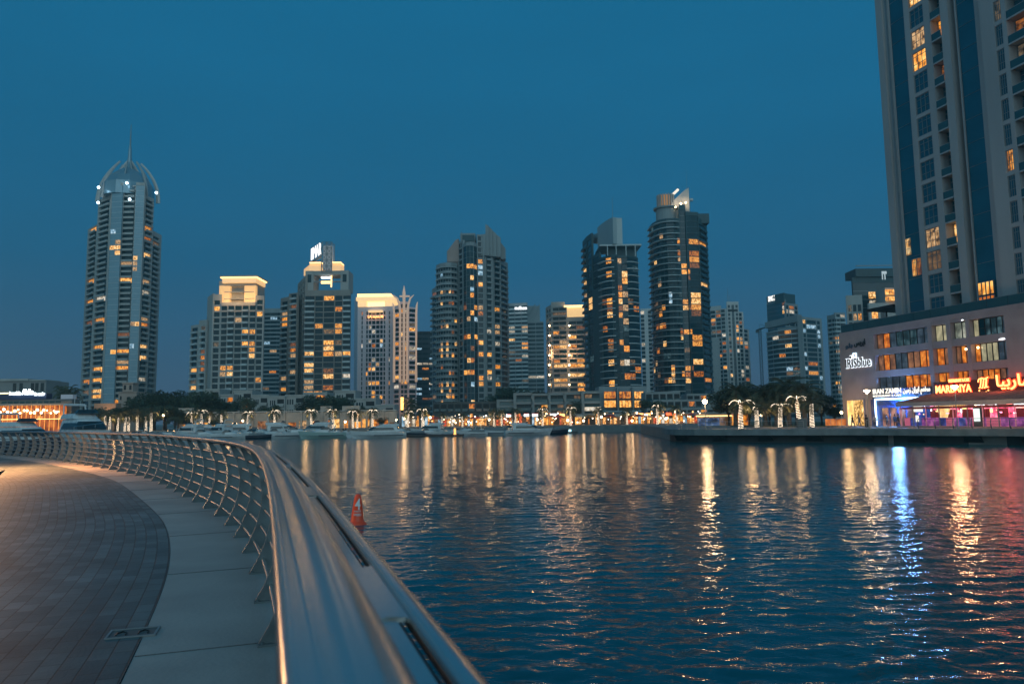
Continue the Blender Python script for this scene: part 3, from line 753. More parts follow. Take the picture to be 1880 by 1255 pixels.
# residence with sign tower
D = 420; fh = 3.2
pf = [('b', 58), ('w', 4), ('g', 48), ('w', 5), ('g', 63), ('w', 6), ('g', 43), ('w', 6), ('b', 45)]
zs = Z(598, 496, D)
YREF = 610
t3 = tower('sign_tower', 'brown stone apartment tower with a lattice pylon and white lettering on its roof', [
    (514, 440, 529, 434, Z(522, 546, 437), [('w', 1), ('b', 5), ('w', 1)]), (529, 432, 545, 428, Z(537, 538, 430), [('w', 2), ('b', 6), ('w', 1)]),
    (545, 446, 559, 420, zs - 3, [('w', .6), ('g', 1), ('w', .6), ('g', 1), ('w', .6), ('g', 1), ('w', .6)]), (559, 419, 643, 419, Z(598, 533, D), pf)], ZB, fh, WALLD,
    lits=[(544, 566, 'a'), (545, 594, 'a'), (524, 588, 'o'), (524, 599, 'o'), (541, 632, 'o'), (540, 641, 'o'), (541, 657, 'a'), (539, 679, 'a'), (521, 700, 'a'), (521, 718, 'a'), (595, 539, 'a'), (620, 572, 'o'), (619, 600, 'a'), (592, 600, 'a'), (618, 611, 'a'), (609, 629, 'a'), (605, 610, 'd'),
          (564, 648, 'a'), (595, 648, 'o'), (604, 648, 'a'), (619, 648, 'a'), (631, 649, 'a'), (566, 666, 'a'), (566, 677, 'a'), (603, 688, 'a'), (607, 688, 'o'), (566, 697, 'a'), (566, 707, 'a'), (602, 707, 'o'), (564, 725, 'a'), (631, 690, 'w'), (619, 630, 'd')],
    prob=.05, depth=24, rd=.7, bal=(.9, .85), balm=SLAB, sp=.6, seed=8)
zo = Z(598, 533, D)
for a, b in ((559, 574), (624, 639)):
    bx('wall', WALLC, t3, a, 421, b, 421, zo + .1, zs, 12)
    bx('window', GLASS, t3, (a + b) / 2 - 3.5, 420.9, (a + b) / 2 + 3.5, 420.9, zo + 5, zo + 9.5, .3, .1)
bx('wall', WALLC, t3, 574, 421.5, 624, 421.5, zs - 2.4, zs, 12)
bx('ledge', WALLC, t3, 574, 421, 624, 421, zo + 5.2, zo + 5.7, 2)
bx('lit_panel', WARM, t3, 588, 421, 607, 421, zs - 7.5, zs - 6, 1.2); bx('lit_panel', WHITEG, t3, 588, 421, 607, 421, zs - 4.5, zs - 3.5, 1.2); bx('lit_panel', WARM, t3, 606, 420.6, 608, 420.6, zo + 2, zs - 3, .6)
zl = Z(598, 478, D)
FLC = mat('floodlit roof storey', (.6, .5, .38), .8, emit=(1, .55, .2), es=.8)  # floodlight on the roof storey is put in as its own glow
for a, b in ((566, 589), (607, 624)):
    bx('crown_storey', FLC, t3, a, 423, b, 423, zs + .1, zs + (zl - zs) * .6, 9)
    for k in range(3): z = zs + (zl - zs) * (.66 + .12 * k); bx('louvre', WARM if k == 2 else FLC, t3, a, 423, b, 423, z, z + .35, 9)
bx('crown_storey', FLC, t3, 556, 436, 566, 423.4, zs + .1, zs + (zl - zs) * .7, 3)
zp = Z(598, 444, D); a_, b_ = ground_xy(588.5, 420.5), ground_xy(607.5, 420.5)
mb = MB()
xs = [a_.x + (b_.x - a_.x) * k / 2 for k in range(3)]
for x in xs:
    for y in (420.5, 426): mb.tube([(x, y, zs - 1), (x, y, zp)], .28, 5)
nz = 5
for k in range(nz + 1):
    z = zs - 1 + (zp - zs + 1) * k / nz
    for y in (420.5, 426): mb.tube([(xs[0], y, z), (xs[2], y, z)], .2, 4)
    if k < nz:
        z2 = zs - 1 + (zp - zs + 1) * (k + 1) / nz
        for i in range(2):
            mb.tube([(xs[i], 420.5, z), (xs[i + 1], 420.5, z2)], .16, 4); mb.tube([(xs[i + 1], 420.5, z), (xs[i], 420.5, z2)], .16, 4)
mb.build('lattice_pylon', METAL, t3)
mb = MB(); mb.box(xs[0] + .3, xs[2] - .3, 422.5, 425, zs + 1, zp - 1.5); mb.build('inner_shaft', mat('pale lit shaft', (.35, .38, .40), .6, emit=(.5, .55, .6), es=.25), t3)
# receding bright letters beside the pylon: tall illegible strokes
o_ = ground_xy(569, 441); u_ = (ground_xy(587.5, 424) - o_); L_ = u_.length; u_ /= L_; n_ = Vector((u_.y, -u_.x))
z0 = Z(569, 476, 441) - 1
bxm = MB(); bxm.fbox(o_, u_, n_, 0, L_, -.6, -.3, z0 - 1.5, z0); bxm.build('sign_frame', METAL, t3)
lettering('sign_letters', 'IIMAR', glow('roof letters', (1, .96, .9), 1.8), t3, Vector((o_.x, o_.y, z0 + .3)), u_, n_, L_, Z(569, 456, 441) - z0 - .5, .15, .0)

# pale hotel with glowing recess
D = 520; fh = 3.3
YREF = 650
t4 = tower('hotel_tower', 'pale pinkish hotel slab with a glowing stepped recess at its top', [
    (650, 532, 656, 520, Z(653, 545, D), [('w', 1)]), (656, 520, 723, 518, Z(690, 563, D), [('w', 9), ('g', 3), ('w', 8), ('g', 4), ('w', 2), ('g', 6), ('w', 1.5), ('g', 8), ('w', 1.5), ('g', 8), ('w', 1.5), ('g', 6), ('w', 2), ('g', 4), ('w', 8), ('g', 3), ('w', 9)])], ZB, fh, WALLP,
    lits=[(683, 606, 'w'), (677, 602, 'w'), (677, 622, 'w'), (684, 634, 'o'), (699, 633, 'c'), (684, 680, 'a'), (677, 679, 'a'), (684, 664, 'w'), (691, 668, 'a'), (684, 705, 'a'), (677, 706, 'a'), (684, 722, 'a'), (684, 732, 'a'), (690, 705, 'o')], prob=.12, pal='dwoat', rd=.5, depth=20, seed=9)
zt, zk = Z(690, 539, D), Z(690, 563, D)
FL = mat('floodlit pale stone', (.6, .5, .4), .8, emit=(1, .62, .26), es=1.0)  # floodlight on the crown stone is put in as emission
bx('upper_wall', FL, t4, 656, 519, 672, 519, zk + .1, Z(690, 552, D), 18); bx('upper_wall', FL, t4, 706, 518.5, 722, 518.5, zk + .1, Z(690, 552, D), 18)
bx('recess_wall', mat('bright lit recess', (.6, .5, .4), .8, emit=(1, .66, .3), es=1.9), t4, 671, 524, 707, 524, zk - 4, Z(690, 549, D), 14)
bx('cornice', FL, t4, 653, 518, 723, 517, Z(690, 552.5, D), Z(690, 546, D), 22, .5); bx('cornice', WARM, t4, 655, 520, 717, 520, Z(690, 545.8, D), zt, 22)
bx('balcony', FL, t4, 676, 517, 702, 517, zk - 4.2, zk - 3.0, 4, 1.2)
a = ground_xy(675, 517.8); b = ground_xy(703, 517.8); u_ = (b - a).normalized(); n_ = Vector((u_.y, -u_.x))
lettering('sign_letters', 'LA nunn M', ORANGEG, t4, Vector((a.x, a.y, Z(690, 583.5, 518))) + Vector((n_.x, n_.y, 0)) * .3, u_, n_, (b - a).length, 1.9, .1, .03)
# trident tower
D = 508
YREF = 650
t5 = tower('trident_tower', 'slender pale tower with curled trident ribs and a central spike', [
    (722, 512, 734, 508, Z(728, 560, D), [('w', 1), ('b', 8), ('w', 1.6)]), (734, 509, 749, 509, Z(742, 553, D), [('w', .8), ('g', 4), ('w', .8), ('g', 4), ('w', .8)]), (749, 508, 765, 512, Z(757, 563, D), [('w', 1.6), ('b', 8), ('w', 1)])], ZB, 3.3, WALLP,
    lits=[(728, 630, 'o'), (745, 651, 'o'), (744, 630, 'a'), (728, 690, 'a'), (738, 700, 'a'), (756, 650, 'd')], prob=.18, pal='doaw', rd=.6, bal=(.7, .8), seed=10, depth=14)
RIB = mat('lit pale rib', (.58, .48, .42), .6, emit=(1, .62, .38), es=.32)  # light on the ribs is put into the material as a glow
for bx_, tx, ty, sgn in ((734.5, 722, 541, -1), (748, 760, 541, 1), (764, 766.5, 554, 1), (723.5, 720.5, 556, -1)):
    p0 = ground_xy(bx_, 506); zt = Z(bx_, ty, 506); p1 = ground_xy(tx, 506)
    pts = [(p0.x, 506, 30), (p0.x, 506, zt - 12), (p0.x + (p1.x - p0.x) * .12, 506, zt - 7), (p0.x + (p1.x - p0.x) * .42, 506, zt - 2.5), (p1.x, 506, zt)]
    mb = MB(); mb.tube(pts, [.9, .9, .8, .7, .2], 6); mb.build('rib', RIB, t5)
p = ground_xy(741.5, 506); mb = MB(); mb.tube([(p.x, 506, 30), (p.x, 506, Z(741, 560, 506)), (p.x, 506, Z(741, 537, 506)), (p.x, 506, Z(741, 524, 506))], [.9, .9, 1.1, .15], 8); mb.build('spike', RIB, t5)
bx('crosspiece', RIB, t5, 733, 505, 752, 505, Z(741, 545, 505), Z(741, 542, 505), 1)
l_ = glow('orange facade lamp', (1, .42, .08), 6)
p = P(738, 741, 500); mb = MB(); mb.box(p.x - .8, p.x + .8, 500, 501, Z(738, 752, 500), Z(738, 729, 500)); mb.build('wall_lamp', l_, t5)
# dark office block
YREF = 660
tower('office_block', 'dark glass office block with a few white lit floors behind the tall curved tower', [(762, 560, 800, 560, Z(778, 608, 560), [('w', .2), ('g', 3), ('w', .2), ('g', 3), ('w', .2), ('g', 3), ('w', .2)])], ZB, 3.8, mat('navy cladding', (.012, .03, .045), .5), lits=[(768, 637, 'c'), (790, 656, 'c'), (768, 664, 'w'), (780, 664, 'w'), (790, 664, 'w'), (768, 691, 'c'), (784, 699, 'a'), (790, 700, 'w'), (768, 717, 'c'), (790, 713, 'c'), (768, 726, 'c'), (785, 731, 'o'), (792, 731, 'o')], prob=.02, sp=2.2, seed=11, maxw=50)

# tall curved tower, centre
D = 400; fh = 3.15
zA, zB_, zC = Z(815, 484, 398), Z(855, 430, 392), Z(895, 450, 396)
cyl = [(801, 402), (808, 397.5), (818, 395), (829, 395), (840, 398)]
gl = [(851, 392), (857, 388.5), (864, 387.5), (871, 388.5), (877, 392)]
litA = [(811, 538, 'a'), (825, 538, 'a'), (833, 538, 'o'), (812, 556, 'a'), (832, 556, 'o'), (825, 556, 'o'), (812, 502, 'c'), (811, 602, 'o'), (822, 602, 'a'), (833, 604, 'o'), (812, 631, 'a'), (823, 631, 'a'), (835, 630, 'a'), (810, 640, 'a'), (823, 640, 'a'), (810, 649, 'a'), (822, 649, 'a'), (834, 648, 'a'), (813, 676, 'o'), (832, 685, 'o'), (824, 685, 'o'), (813, 703, 'a'), (824, 704, 'a'), (835, 703, 'o'), (813, 721, 'a'), (823, 722, 'a'), (832, 722, 'o'), (811, 741, 'a'), (812, 745, 'a'), (823, 723, 'a'), (811, 711, 'o')]
litB = [(864, 486, 'a'), (858, 486, 'a'), (870, 486, 'a'), (866, 506, 'a'), (866, 526, 'c'), (871, 538, 'o'), (864, 569, 'a'), (857, 569, 'o'), (871, 569, 'a'), (862, 580, 'a'), (870, 590, 'c'), (864, 621, 'a'), (858, 621, 'o'), (871, 621, 'a'), (869, 643, 'o'), (864, 664, 'a'), (871, 664, 'o'), (864, 685, 'a'), (858, 685, 'a'), (871, 685, 'o'), (866, 706, 'c'), (866, 738, 'a')]
litC = [(884, 475, 'a'), (884, 485, 'c'), (884, 569, 'a'), (888, 569, 'o'), (881, 632, 'a'), (887, 654, 'o'), (885, 695, 'o'), (885, 706, 'a'), (918, 574, 'a'), (917, 605, 'a'), (897, 611, 'w'), (898, 653, 'a'), (918, 676, 'o'), (898, 694, 'w'), (918, 635, 'w'), (885, 495, 'c')]
YREF = 610
t6 = tower('curved_tower', 'tall grey green apartment tower with a round glazed wing and a jagged finned roof', [
    (793, 410, 801, 402, zA - 12, [('b', 1)])] + curve_seg(cyl, zA, [('w', .12), ('g', 2), ('w', .12), ('g', 2)]) + [(840, 400, 851, 393, Z(846, 443, 396), [('w', 1.4), ('g', 3), ('w', 1)])] + curve_seg(gl, Z(864, 446, 390), [('w', .15), ('s', 5)]) + [
    (877, 393, 890, 394, zB_, [('w', 1), ('g', 5), ('w', 1.4)]), (890, 396, 906, 398, zC + 4, [('w', 2.5), ('b', 5), ('w', 2)]), (906, 400, 921, 405, zC, [('w', 1.6), ('b', 5), ('w', 1.4)]), (921, 407, 934, 418, Z(928, 478, 410), [('b', 3), ('w', .6)])],
    ZB, fh, WALLG, lits=litA + litB + litC, prob=.05, pal='oadtt', rd=.5, bal=(1.1, .8), strip_m=GLASST, glass=GLASS, seed=12, depth=20,
    bands=[(cyl, ZB + 9, zA - 2, .7, .12, SLAB)])
bx('roof_wall', mat('rosy render', (.36, .27, .24), .8, 0, .1, .2), t6, 821, 399, 842, 399, zA - 1, Z(830, 460, 399), 5)
a, b = ground_xy(822, 398), ground_xy(843, 398)
mb = MB(); mb.slab([(0, 0), ((b - a).length, 0), ((b - a).length, 13), ((b - a).length * .7, 12), (0, 6)], 0, 5, (a.x, a.y, zA + 1), ((b - a).normalized().x, (b - a).normalized().y), (0, 1)); mb.build('sloped_gable', MATS['rosy render'], t6, recalc=True)
bx('roof_drum', WALLG, t6, 846, 396, 874, 396, zB_ - 6, Z(860, 428, 396), 12); bx('roof_drum', WALLT, t6, 850, 395, 872, 395, zB_ - 3, Z(860, 432, 396), 12)
mast(t6, 848, 394, zB_, Z(848, 422, 394), .25)
for x0, x1, y0, y1, d_ in ((893, 899.3, 411, 415, 395), (899.6, 906, 416, 422, 396.4), (906.3, 913, 423, 429, 397.2), (913.3, 921, 430, 436, 398.5), (921, 930, 444, 456, 404), (880, 893, 431, 429, 394)):
    a, b = ground_xy(x0, d_), ground_xy(x1, d_); w_ = (b - a).length; zb_ = zC - 6
    mb = MB(); mb.slab([(0, 0), (w_, 0), (w_, Z(x1, y1, d_) - zb_), (0, Z(x0, y0, d_) - zb_)], 0, 6, (a.x, a.y, zb_), ((b - a).normalized().x, (b - a).normalized().y), (0, 1)); mb.build('roof_fin', WALLG, t6, recalc=True)
mb = MB()
for k in range(14): z = ZB + 20 + k * 7; p = ground_xy(866 + (k * 37 % 11) - 5, 387); mb.box(p.x - .12, p.x + .12, 387, 387.2, z, z + .5)
# banded pair far behind
YREF = 620
t9 = tower('banded_tower', 'far pale striped tower with small white rooftop lettering', [(934, 752, 969, 748, Z(952, 556, 750), [('b', 1), ('w', .06), ('b', 1), ('w', .06), ('b', 1)])], ZB, 4.2, WALLG, lits=[(944, 601, 'w'), (944, 612, 'w'), (964, 600, 'a'), (964, 610, 'w'), (964, 630, 'o'), (964, 640, 'a'), (951, 664, 'o'), (944, 625, 'a'), (963, 658, 'w')], prob=.04, pal='wda', bal=(.5, 1.5), rd=.8, seed=13, maxw=60, balm=SLAB)
a, b = ground_xy(946, 746), ground_xy(968, 746); lettering('sign_letters', 'mollness', WHITEG, t9, Vector((a.x, a.y, Z(957, 568, 746))), (b - a).normalized(), Vector((0, -1)), (b - a).length, 3.4, .2, .03)
t9b = tower('banded_tower', 'far grey striped slab with a thin roof frame beside the tall finned roof', [(969, 760, 998, 758, Z(984, 590, 758), [('b', 1), ('w', .05), ('b', 1)])], ZB, 4.2, WALLG, lits=[(974, 690, 'w'), (984, 694, 'w')], prob=.02, bal=(.5, 1.6), rd=.8, seed=14, maxw=40)
bx('roof_wall', WALLG, t9b, 969, 762, 992, 762, Z(984, 591, 758), Z(984, 560, 758), 8)
for a, b in ((970, 984), (984, 992)):
    p, q = ground_xy(a, 757), ground_xy(b, 757); mb = MB(); mb.tube([(p.x, p.y, Z(a, 580, 757)), (q.x, q.y, Z(b, 558, 757))], .5, 5); mb.build('roof_frame', METAL, t9b)
# warm lit hotel
D = 480
YREF = 640
t8 = tower('lamp_lit_hotel', 'cream hotel with strings of wall lamps and a glowing top storey', [
    (1003, 494, 1013, 482, Z(1008, 562, 488), [('w', .4), ('g', 1), ('w', .4), ('g', 1), ('w', .4)]), (1013, 482, 1042, 480, Z(1028, 562, 481), [('w', .6), ('b', 10), ('w', .2), ('b', 10), ('w', 1.2)]), (1042, 480, 1084, 478, Z(1058, 582, 480), [('w', 2.4), ('b', 10), ('w', .3), ('b', 10), ('w', .3), ('b', 8)])],
    ZB, 3.1, WALLC, lits=[(1018, 635, 'a'), (1026, 635, 'a'), (1033, 636, 'a'), (1025, 672, 'a'), (1033, 671, 'a'), (1058, 673, 'o'), (1070, 672, 'a'), (1025, 696, 'a'), (1034, 698, 'a'), (1019, 610, 'o'), (1060, 600, 'o'), (1070, 600, 'o'), (1050, 635, 'o'), (1072, 690, 'a'), (1026, 705, 'a'), (1018, 705, 'a'), (1034, 706, 'a'), (1055, 618, 'a'), (1072, 618, 'o')], prob=.2, pal='oadd', rd=.7, bal=(.9, .8), seed=15)
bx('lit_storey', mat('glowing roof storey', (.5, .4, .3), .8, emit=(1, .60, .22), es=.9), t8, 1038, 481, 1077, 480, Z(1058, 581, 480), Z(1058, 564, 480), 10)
bx('roof_slab', WARM, t8, 1037, 480, 1078, 479, Z(1058, 563.5, 480), Z(1058, 560, 480), 12)
bx('roof_wall', WALLC, t8, 1013, 486, 1038, 485, Z(1028, 562, 481), Z(1028, 552, 481), 8)
for x, d_ in ((1008.5, 486), (1045, 478)):
    for k in range(7):
        p = P(x, 598 + k * 18, d_); mb = MB(); mb.ball((p.x, p.y - .9, p.z), .55, 6); mb.build('wall_lamp', WARM2, t8)
    p = P(x, 650, d_); point(t8, (p.x, p.y - 5, p.z), (1, .5, .2), 4000, 1.0, 'facade_light')
# dark tower with the sail fin
D = 352; fh = 3.25
zt = Z(1125, 449, 350)
YREF = 690
t10 = tower('sail_tower', 'dark teal apartment tower with curved balconies and a split sail fin on its roof', [
    (1075, 378, 1081, 370, Z(1078, 440, 374), [('b', 1)]), (1081, 370, 1092, 361, Z(1088, 432, 366), [('w', .6), ('g', 2), ('w', .3)]), (1092, 360, 1106, 351, Z(1098, 530, 356), [('w', 1)]), (1092.3, 361.5, 1106, 352.5, zt - 3, [('s', 3)], Z(1098, 532, 356)),
    (1106, 352, 1128, 346, zt - 6, [('g', 3), ('g', 3)]), (1128, 346, 1139, 345, zt - 6, [('w', .4), ('g', 3), ('w', .2)]), (1139, 347, 1158, 348, zt - 6, [('s', 3), ('w', .1), ('g', 4)]), (1158, 348, 1178, 353, zt - 6, [('g', 3), ('g', 3)])],
    ZB, fh, WALLT, lits=[(1121, 483, 'a'), (1135, 484, 'a'), (1121, 507, 'a'), (1149, 509, 'a'), (1149, 521, 'a'), (1138, 532, 'o'), (1137, 545, 'o'), (1149, 546, 'a'), (1109, 557, 'o'), (1121, 556, 'a'), (1137, 557, 'a'), (1122, 568, 'o'), (1137, 570, 'o'), (1152, 570, 'a'), (1168, 567, 'o'), (1120, 580, 'a'), (1138, 582, 'a'), (1152, 594, 'a'), (1124, 632, 'o'), (1140, 632, 'a'), (1124, 669, 'a'), (1141, 669, 'a'), (1154, 668, 'w'), (1154, 694, 'o'), (1076, 500, 'a'), (1077, 523, 'a')],
    prob=.06, pal='odta', strip_m=GLASST, glass=GLASST, rd=.4, bal=(1.0, .9), seed=16, sp=.35, depth=22,
    bands=[([(1106, 351), (1114, 346.5), (1124, 343.8), (1133, 343.5)], ZB + 14, zt - 7, 1.1, .12, SLAB), ([(1157, 347), (1164, 346.8), (1172, 348.5), (1178, 352)], ZB + 14, zt - 7, 1.0, .12, SLAB)])
YREF = 440
bx('roof_slab', WALLS, t10, 1100, 350, 1177, 350, zt - .8, zt, 18, .8)
for x in (1114, 1130, 1148, 1165): bx('roof_column', WALLS, t10, x, 349, x + 1.5, 349, zt - 6, zt - .8, .8)
bx('roof_room', WALLT, t10, 1116, 354, 1168, 354, zt - 6.2, zt - .9, 10)
bx('roof_box', WALLS, t10, 1075, 372, 1098, 362, Z(1086, 440, 366), Z(1086, 431, 366), 8)
for x0, x1, tl, tr, d0, d1 in ((1097, 1126, 418, 398.5, 360, 348), (1130, 1143, 400, 400, 349, 349)):
    a = ground_xy(x0, d0); b = ground_xy(x1, d1); L_ = (b - a).length; u = (b - a) / L_; zb_ = zt
    h0, h1 = Z(x0, tl, d0) - zb_, Z(x1, tr, d1) - zb_
    poly = [(0, 0), (L_, 0), (L_, h1)] + [(L_ * (1 - s / 6), h1 - (h1 - h0) * (s / 6) ** 2) for s in range(1, 7)] if h0 != h1 else [(2.2, 0), (L_, 0), (L_, h1), (1.0, h1), (0, h1 * .5), (.8, h1 * .25)]
    mb = MB(); mb.slab(poly, 0, 3, (a.x, a.y, zb_), (u.x, u.y), (-u.y, u.x)); mb.build('sail_fin', WALLS, t10, recalc=True)
mast(t10, 1126, 352, zt, Z(1124, 362, 352), .2)
YREF = 735
# lit glass podium of the sail tower
pod = thing('glass_podium', tuple(ground_xy(1145, 300)) + (ZB,), 'two storey podium hall with six bright amber windows under the sail tower', 'building')
D = 300; z0, z1 = Z(1145, 749, D), Z(1145, 715, D)
bx('wall', WALLG, pod, 1100, D + 3, 1188, D + 3, ZB, z1 + 1.5, 14)
for r_, (ya, yb) in enumerate(((718.5, 731), (735, 747.5))):
    for a, b in ((1109, 1131), (1137, 1159), (1164.5, 1182)):
        f = bx('window', METAL, pod, a, D + .8, b, D + .8, Z(a, yb, D) - .15, Z(a, ya, D) + .15, .5)
        g = bx('pane', LIT['a'] if r_ or a > 1150 else LIT['o'], f, a + .6, D + .3, b - .6, D + .3, Z(a, yb, D), Z(a, ya, D), .2)
        for k in range(1, 4): x = a + (b - a) * k / 4; bx('mullion', METAL, f, x - .25, D + .05, x + .25, D + .05, Z(a, yb, D), Z(a, ya, D), .18)
bx('canopy', WALLS, pod, 1104, D - .5, 1186, D - .5, z0 - 1.6, z0 - 1.0, 5, 2.0)
for a in (1133.5, 1161.5): bx('pilaster', WALLG, pod, a, D, a + 2, D, ZB, z1 + 1, 4)
# tall rounded tower with drum crown
D = 390; fh = 3.2
zt = Z(1235, 402, 385)
cv = [(1200, 402), (1207, 393), (1219, 386.5), (1233, 383.5), (1247, 383), (1258, 384)]
YREF = 690
t11 = tower('rounded_tower', 'tallest dark rounded tower with stacked curved balconies and a striped drum on top', curve_seg(cv, zt, [('g', 3), ('w', .15), ('g', 3)]) + [
    (1258, 386, 1270, 386, zt + 8, [('w', .3), ('s', 4)]), (1270, 385, 1294, 387, zt + 4, [('w', .3), ('s', 1.2), ('g', 6), ('w', .4)]), (1294, 390, 1309, 402, zt + 2, [('b', 3), ('w', .5)])],
    ZB, fh, WALLT, lits=[(1278, 442, 'a'), (1283, 453, 'a'), (1252, 462, 'o'), (1252, 472, 'a'), (1280, 473, 'a'), (1282, 483, 'o'), (1254, 493, 'a'), (1254, 504, 'a'), (1267, 495, 'o'), (1267, 505, 'o'), (1283, 537, 'a'), (1283, 548, 'a'), (1283, 557, 'a'), (1257, 554, 'a'), (1257, 566, 'a'), (1270, 560, 'o'), (1233, 538, 'c'), (1233, 549, 'c'), (1285, 620, 'a'), (1286, 630, 'a'), (1209, 575, 'o'), (1209, 595, 'a'), (1209, 605, 'o'), (1211, 648, 'o'), (1260, 608, 'o'), (1250, 610, 'o'), (1288, 661, 'a'), (1289, 683, 'o'), (1236, 673, 'a'), (1237, 685, 'a'), (1261, 672, 'a'), (1262, 683, 'o'), (1273, 672, 'o'), (1262, 641, 'd'), (1230, 703, 'a'), (1240, 703, 'a'), (1262, 702, 'a'), (1222, 703, 'o'), (1271, 462, 'o'), (1270, 608, 'o'), (1205, 560, 'd')],
    prob=.06, pal='odta', strip_m=GLASST, glass=GLASST, rd=.4, bal=(1.0, .9), seed=17, sp=.35, depth=24, bands=[(cv, ZB + 12, zt - 1, 1.15, .16, SLAB)])
YREF = 375
c0 = ground_xy(1222, 393); mb = MB(); mb.lathe([(5.5, zt), (5.4, Z(1222, 386, 393)), (6.6, Z(1222, 385.5, 393)), (6.8, Z(1222, 383, 393)), (4.2, Z(1222, 382.5, 393))], 24, (c0.x, c0.y, 0)); mb.build('drum_base', WALLG, t11)
za, zb_ = Z(1222, 386, 393), Z(1222, 360, 393)
mb = MB(); mb.lathe([(3.4, za), (3.4, zb_)], 20, (c0.x, c0.y, 0)); mb.build('drum_core', mat('dim amber drum', (.2, .15, .1), .7, emit=(1, .45, .12), es=.35), t11)
for k in range(18):
    a = 2 * pi * k / 18; mb = MB(); p = Vector((c0.x + 4.3 * cos(a), c0.y + 4.3 * sin(a))); mb.fbox(p, Vector((-sin(a), cos(a))), Vector((cos(a), sin(a))), -.28, .28, -.5, .5, za, zb_ + .3); mb.build('drum_fin', WALLC, t11)
pts = [(1232, 376, 0), (1240, 366, 0), (1250, 356, 0), (1258, 350, 0), (1265, 347, 0)]
ptw = [ground_xy(x, 392 - abs(x - 1250) * .1) for x, y, _ in pts]; mb = MB(); rings = []
for (x, y, _), p in zip(pts, ptw): zz = Z(x, y, 392); rings.append([(p.x, p.y - .5, zt), (p.x, p.y + .5, zt), (p.x, p.y + .5, zz), (p.x, p.y - .5, zz)])
mb.loft(rings); mb.build('crown_screen', mat('floodlit white screen', (.6, .55, .5), .7), t11, recalc=True)
for x, y in ((1250, 374), (1259, 372), (1240, 380)):
    p = P(x, y, 388); mb = MB(); mb.ball((p.x, p.y, p.z), .45, 8); mb.build('floodlight', WARM2, t11); point(t11, (p.x, p.y, p.z + 1), (1, .75, .5), 130, .5, 'flood_lamp')
mb = MB(); p = ground_xy(1235, 396); q = ground_xy(1246, 392); mb.tube([(p.x, p.y, Z(1235, 356, 394)), (q.x, q.y, Z(1246, 350, 394))], .7, 6); mb.build('lit_screen', glow('soft white screen', (1, .9, .75), 1.2), t11)
mast(t11, 1265, 392, zt, Z(1264, 344, 392), .5); mast(t11, 1262, 392, zt, Z(1260, 312, 392), .14)
bx('roof_box', WALLS, t11, 1266, 391, 1273, 391, Z(1268, 368, 391), Z(1268, 364, 391), 2)
bx('roof_box', WALLT, t11, 1272, 394, 1301, 394, zt, Z(1290, 392, 394), 10)
# far ones on the right
YREF = 640
tower('slim_tower', 'thin pale tower seen in the slot between the sail tower and the rounded tower', [(1178, 622, 1198, 620, Z(1188, 566, 620), [('g', 1), ('w', 1), ('g', 1)])], ZB, 3.4, WALLW, lits=[(1183, 569, 'w'), (1186, 662, 'w'), (1186, 632, 'w')], prob=.1, pal='dwt', seed=18, maxw=50)
YREF = 650
t = tower('white_tower', 'white stepped tower with dense small windows and thin roof masts', [(1306, 590, 1327, 584, Z(1317, 562, 588), [('w', .4), ('g', 2), ('w', .3), ('g', 2), ('w', .3)]), (1327, 582, 1338, 580, Z(1332, 566, 580), [('g', 2), ('w', 1.2)]), (1338, 579, 1360, 579, Z(1348, 554, 580), [('w', .6), ('g', 1.5), ('w', .8), ('s', 1.6), ('w', .8), ('g', 1.5), ('w', .5)]), (1360, 580, 1368, 582, Z(1363, 572, 580), [('g', 1.5), ('w', .8)]), (1368, 583, 1377, 588, Z(1372, 604, 585), [('g', 1.3), ('w', .5)])], ZB, 3.2, WALLW,
      lits=[(1354, 621, 'a'), (1363, 628, 'a'), (1364, 682, 'w'), (1317, 578, 'o'), (1311, 590, 'a'), (1318, 610, 'o'), (1340, 620, 'd'), (1354, 640, 'w'), (1361, 618, 'a'), (1338, 644, 'o')], prob=.10, pal='dwao', strip_m=GLASST, rd=.4, seed=19)
bx('lower_block', WALLG, t, 1306, 560, 1322, 560, ZB, Z(1314, 620, 560), 8); bx('roof_opening', DARK, t, 1340, 579, 1354, 579, Z(1347, 572, 580), Z(1347, 568, 580), .5, .1)
mast(t, 1341, 582, Z(1341, 560, 580), Z(1341, 528, 580), .3); mast(t, 1344, 582, Z(1341, 560, 580), Z(1344, 540, 580), .2)
YREF = 650
t = tower('sloped_block', 'grey block with a sloping roof band and a curved glazed front beyond the palms', [(1409, 545, 1430, 531, Z(1420, 610, 540), [('g', 3), ('w', .15), ('g', 3)]), (1430, 531, 1467, 520, Z(1450, 600, 525), [('g', 3), ('w', .12), ('g', 3), ('w', .12), ('g', 3)]), (1467, 519, 1475, 517, Z(1470, 578, 518), [('w', 1)]), (1475, 518, 1512, 530, Z(1492, 583, 524), [('w', .6), ('g', 1.4), ('w', .4), ('g', 5), ('w', .5), ('g', 1.6), ('w', 1)])], ZB, 3.3, WALLG,
      lits=[(1447, 602, 'a'), (1448, 637, 'a'), (1421, 609, 'w'), (1480, 593, 'a'), (1491, 601, 'c'), (1502, 610, 'c'), (1474, 608, 'c'), (1493, 669, 'o'), (1494, 685, 'a'), (1436, 656, 'o'), (1451, 679, 'c'), (1484, 677, 'c'), (1483, 651, 'c'), (1503, 617, 'c')], prob=.07, pal='tcdo', glass=GLASST, rd=.4, seed=20,
      bands=[([(1409, 544.5), (1430, 530.5), (1467, 519.5)], ZB + 10, Z(1450, 604, 525), .6, .5, SLAB)])
a = ground_xy(1409, 545); b = ground_xy(1470, 519); u = (b - a).normalized(); n = Vector((u.y, -u.x)); zb_ = Z(1440, 607, 530)
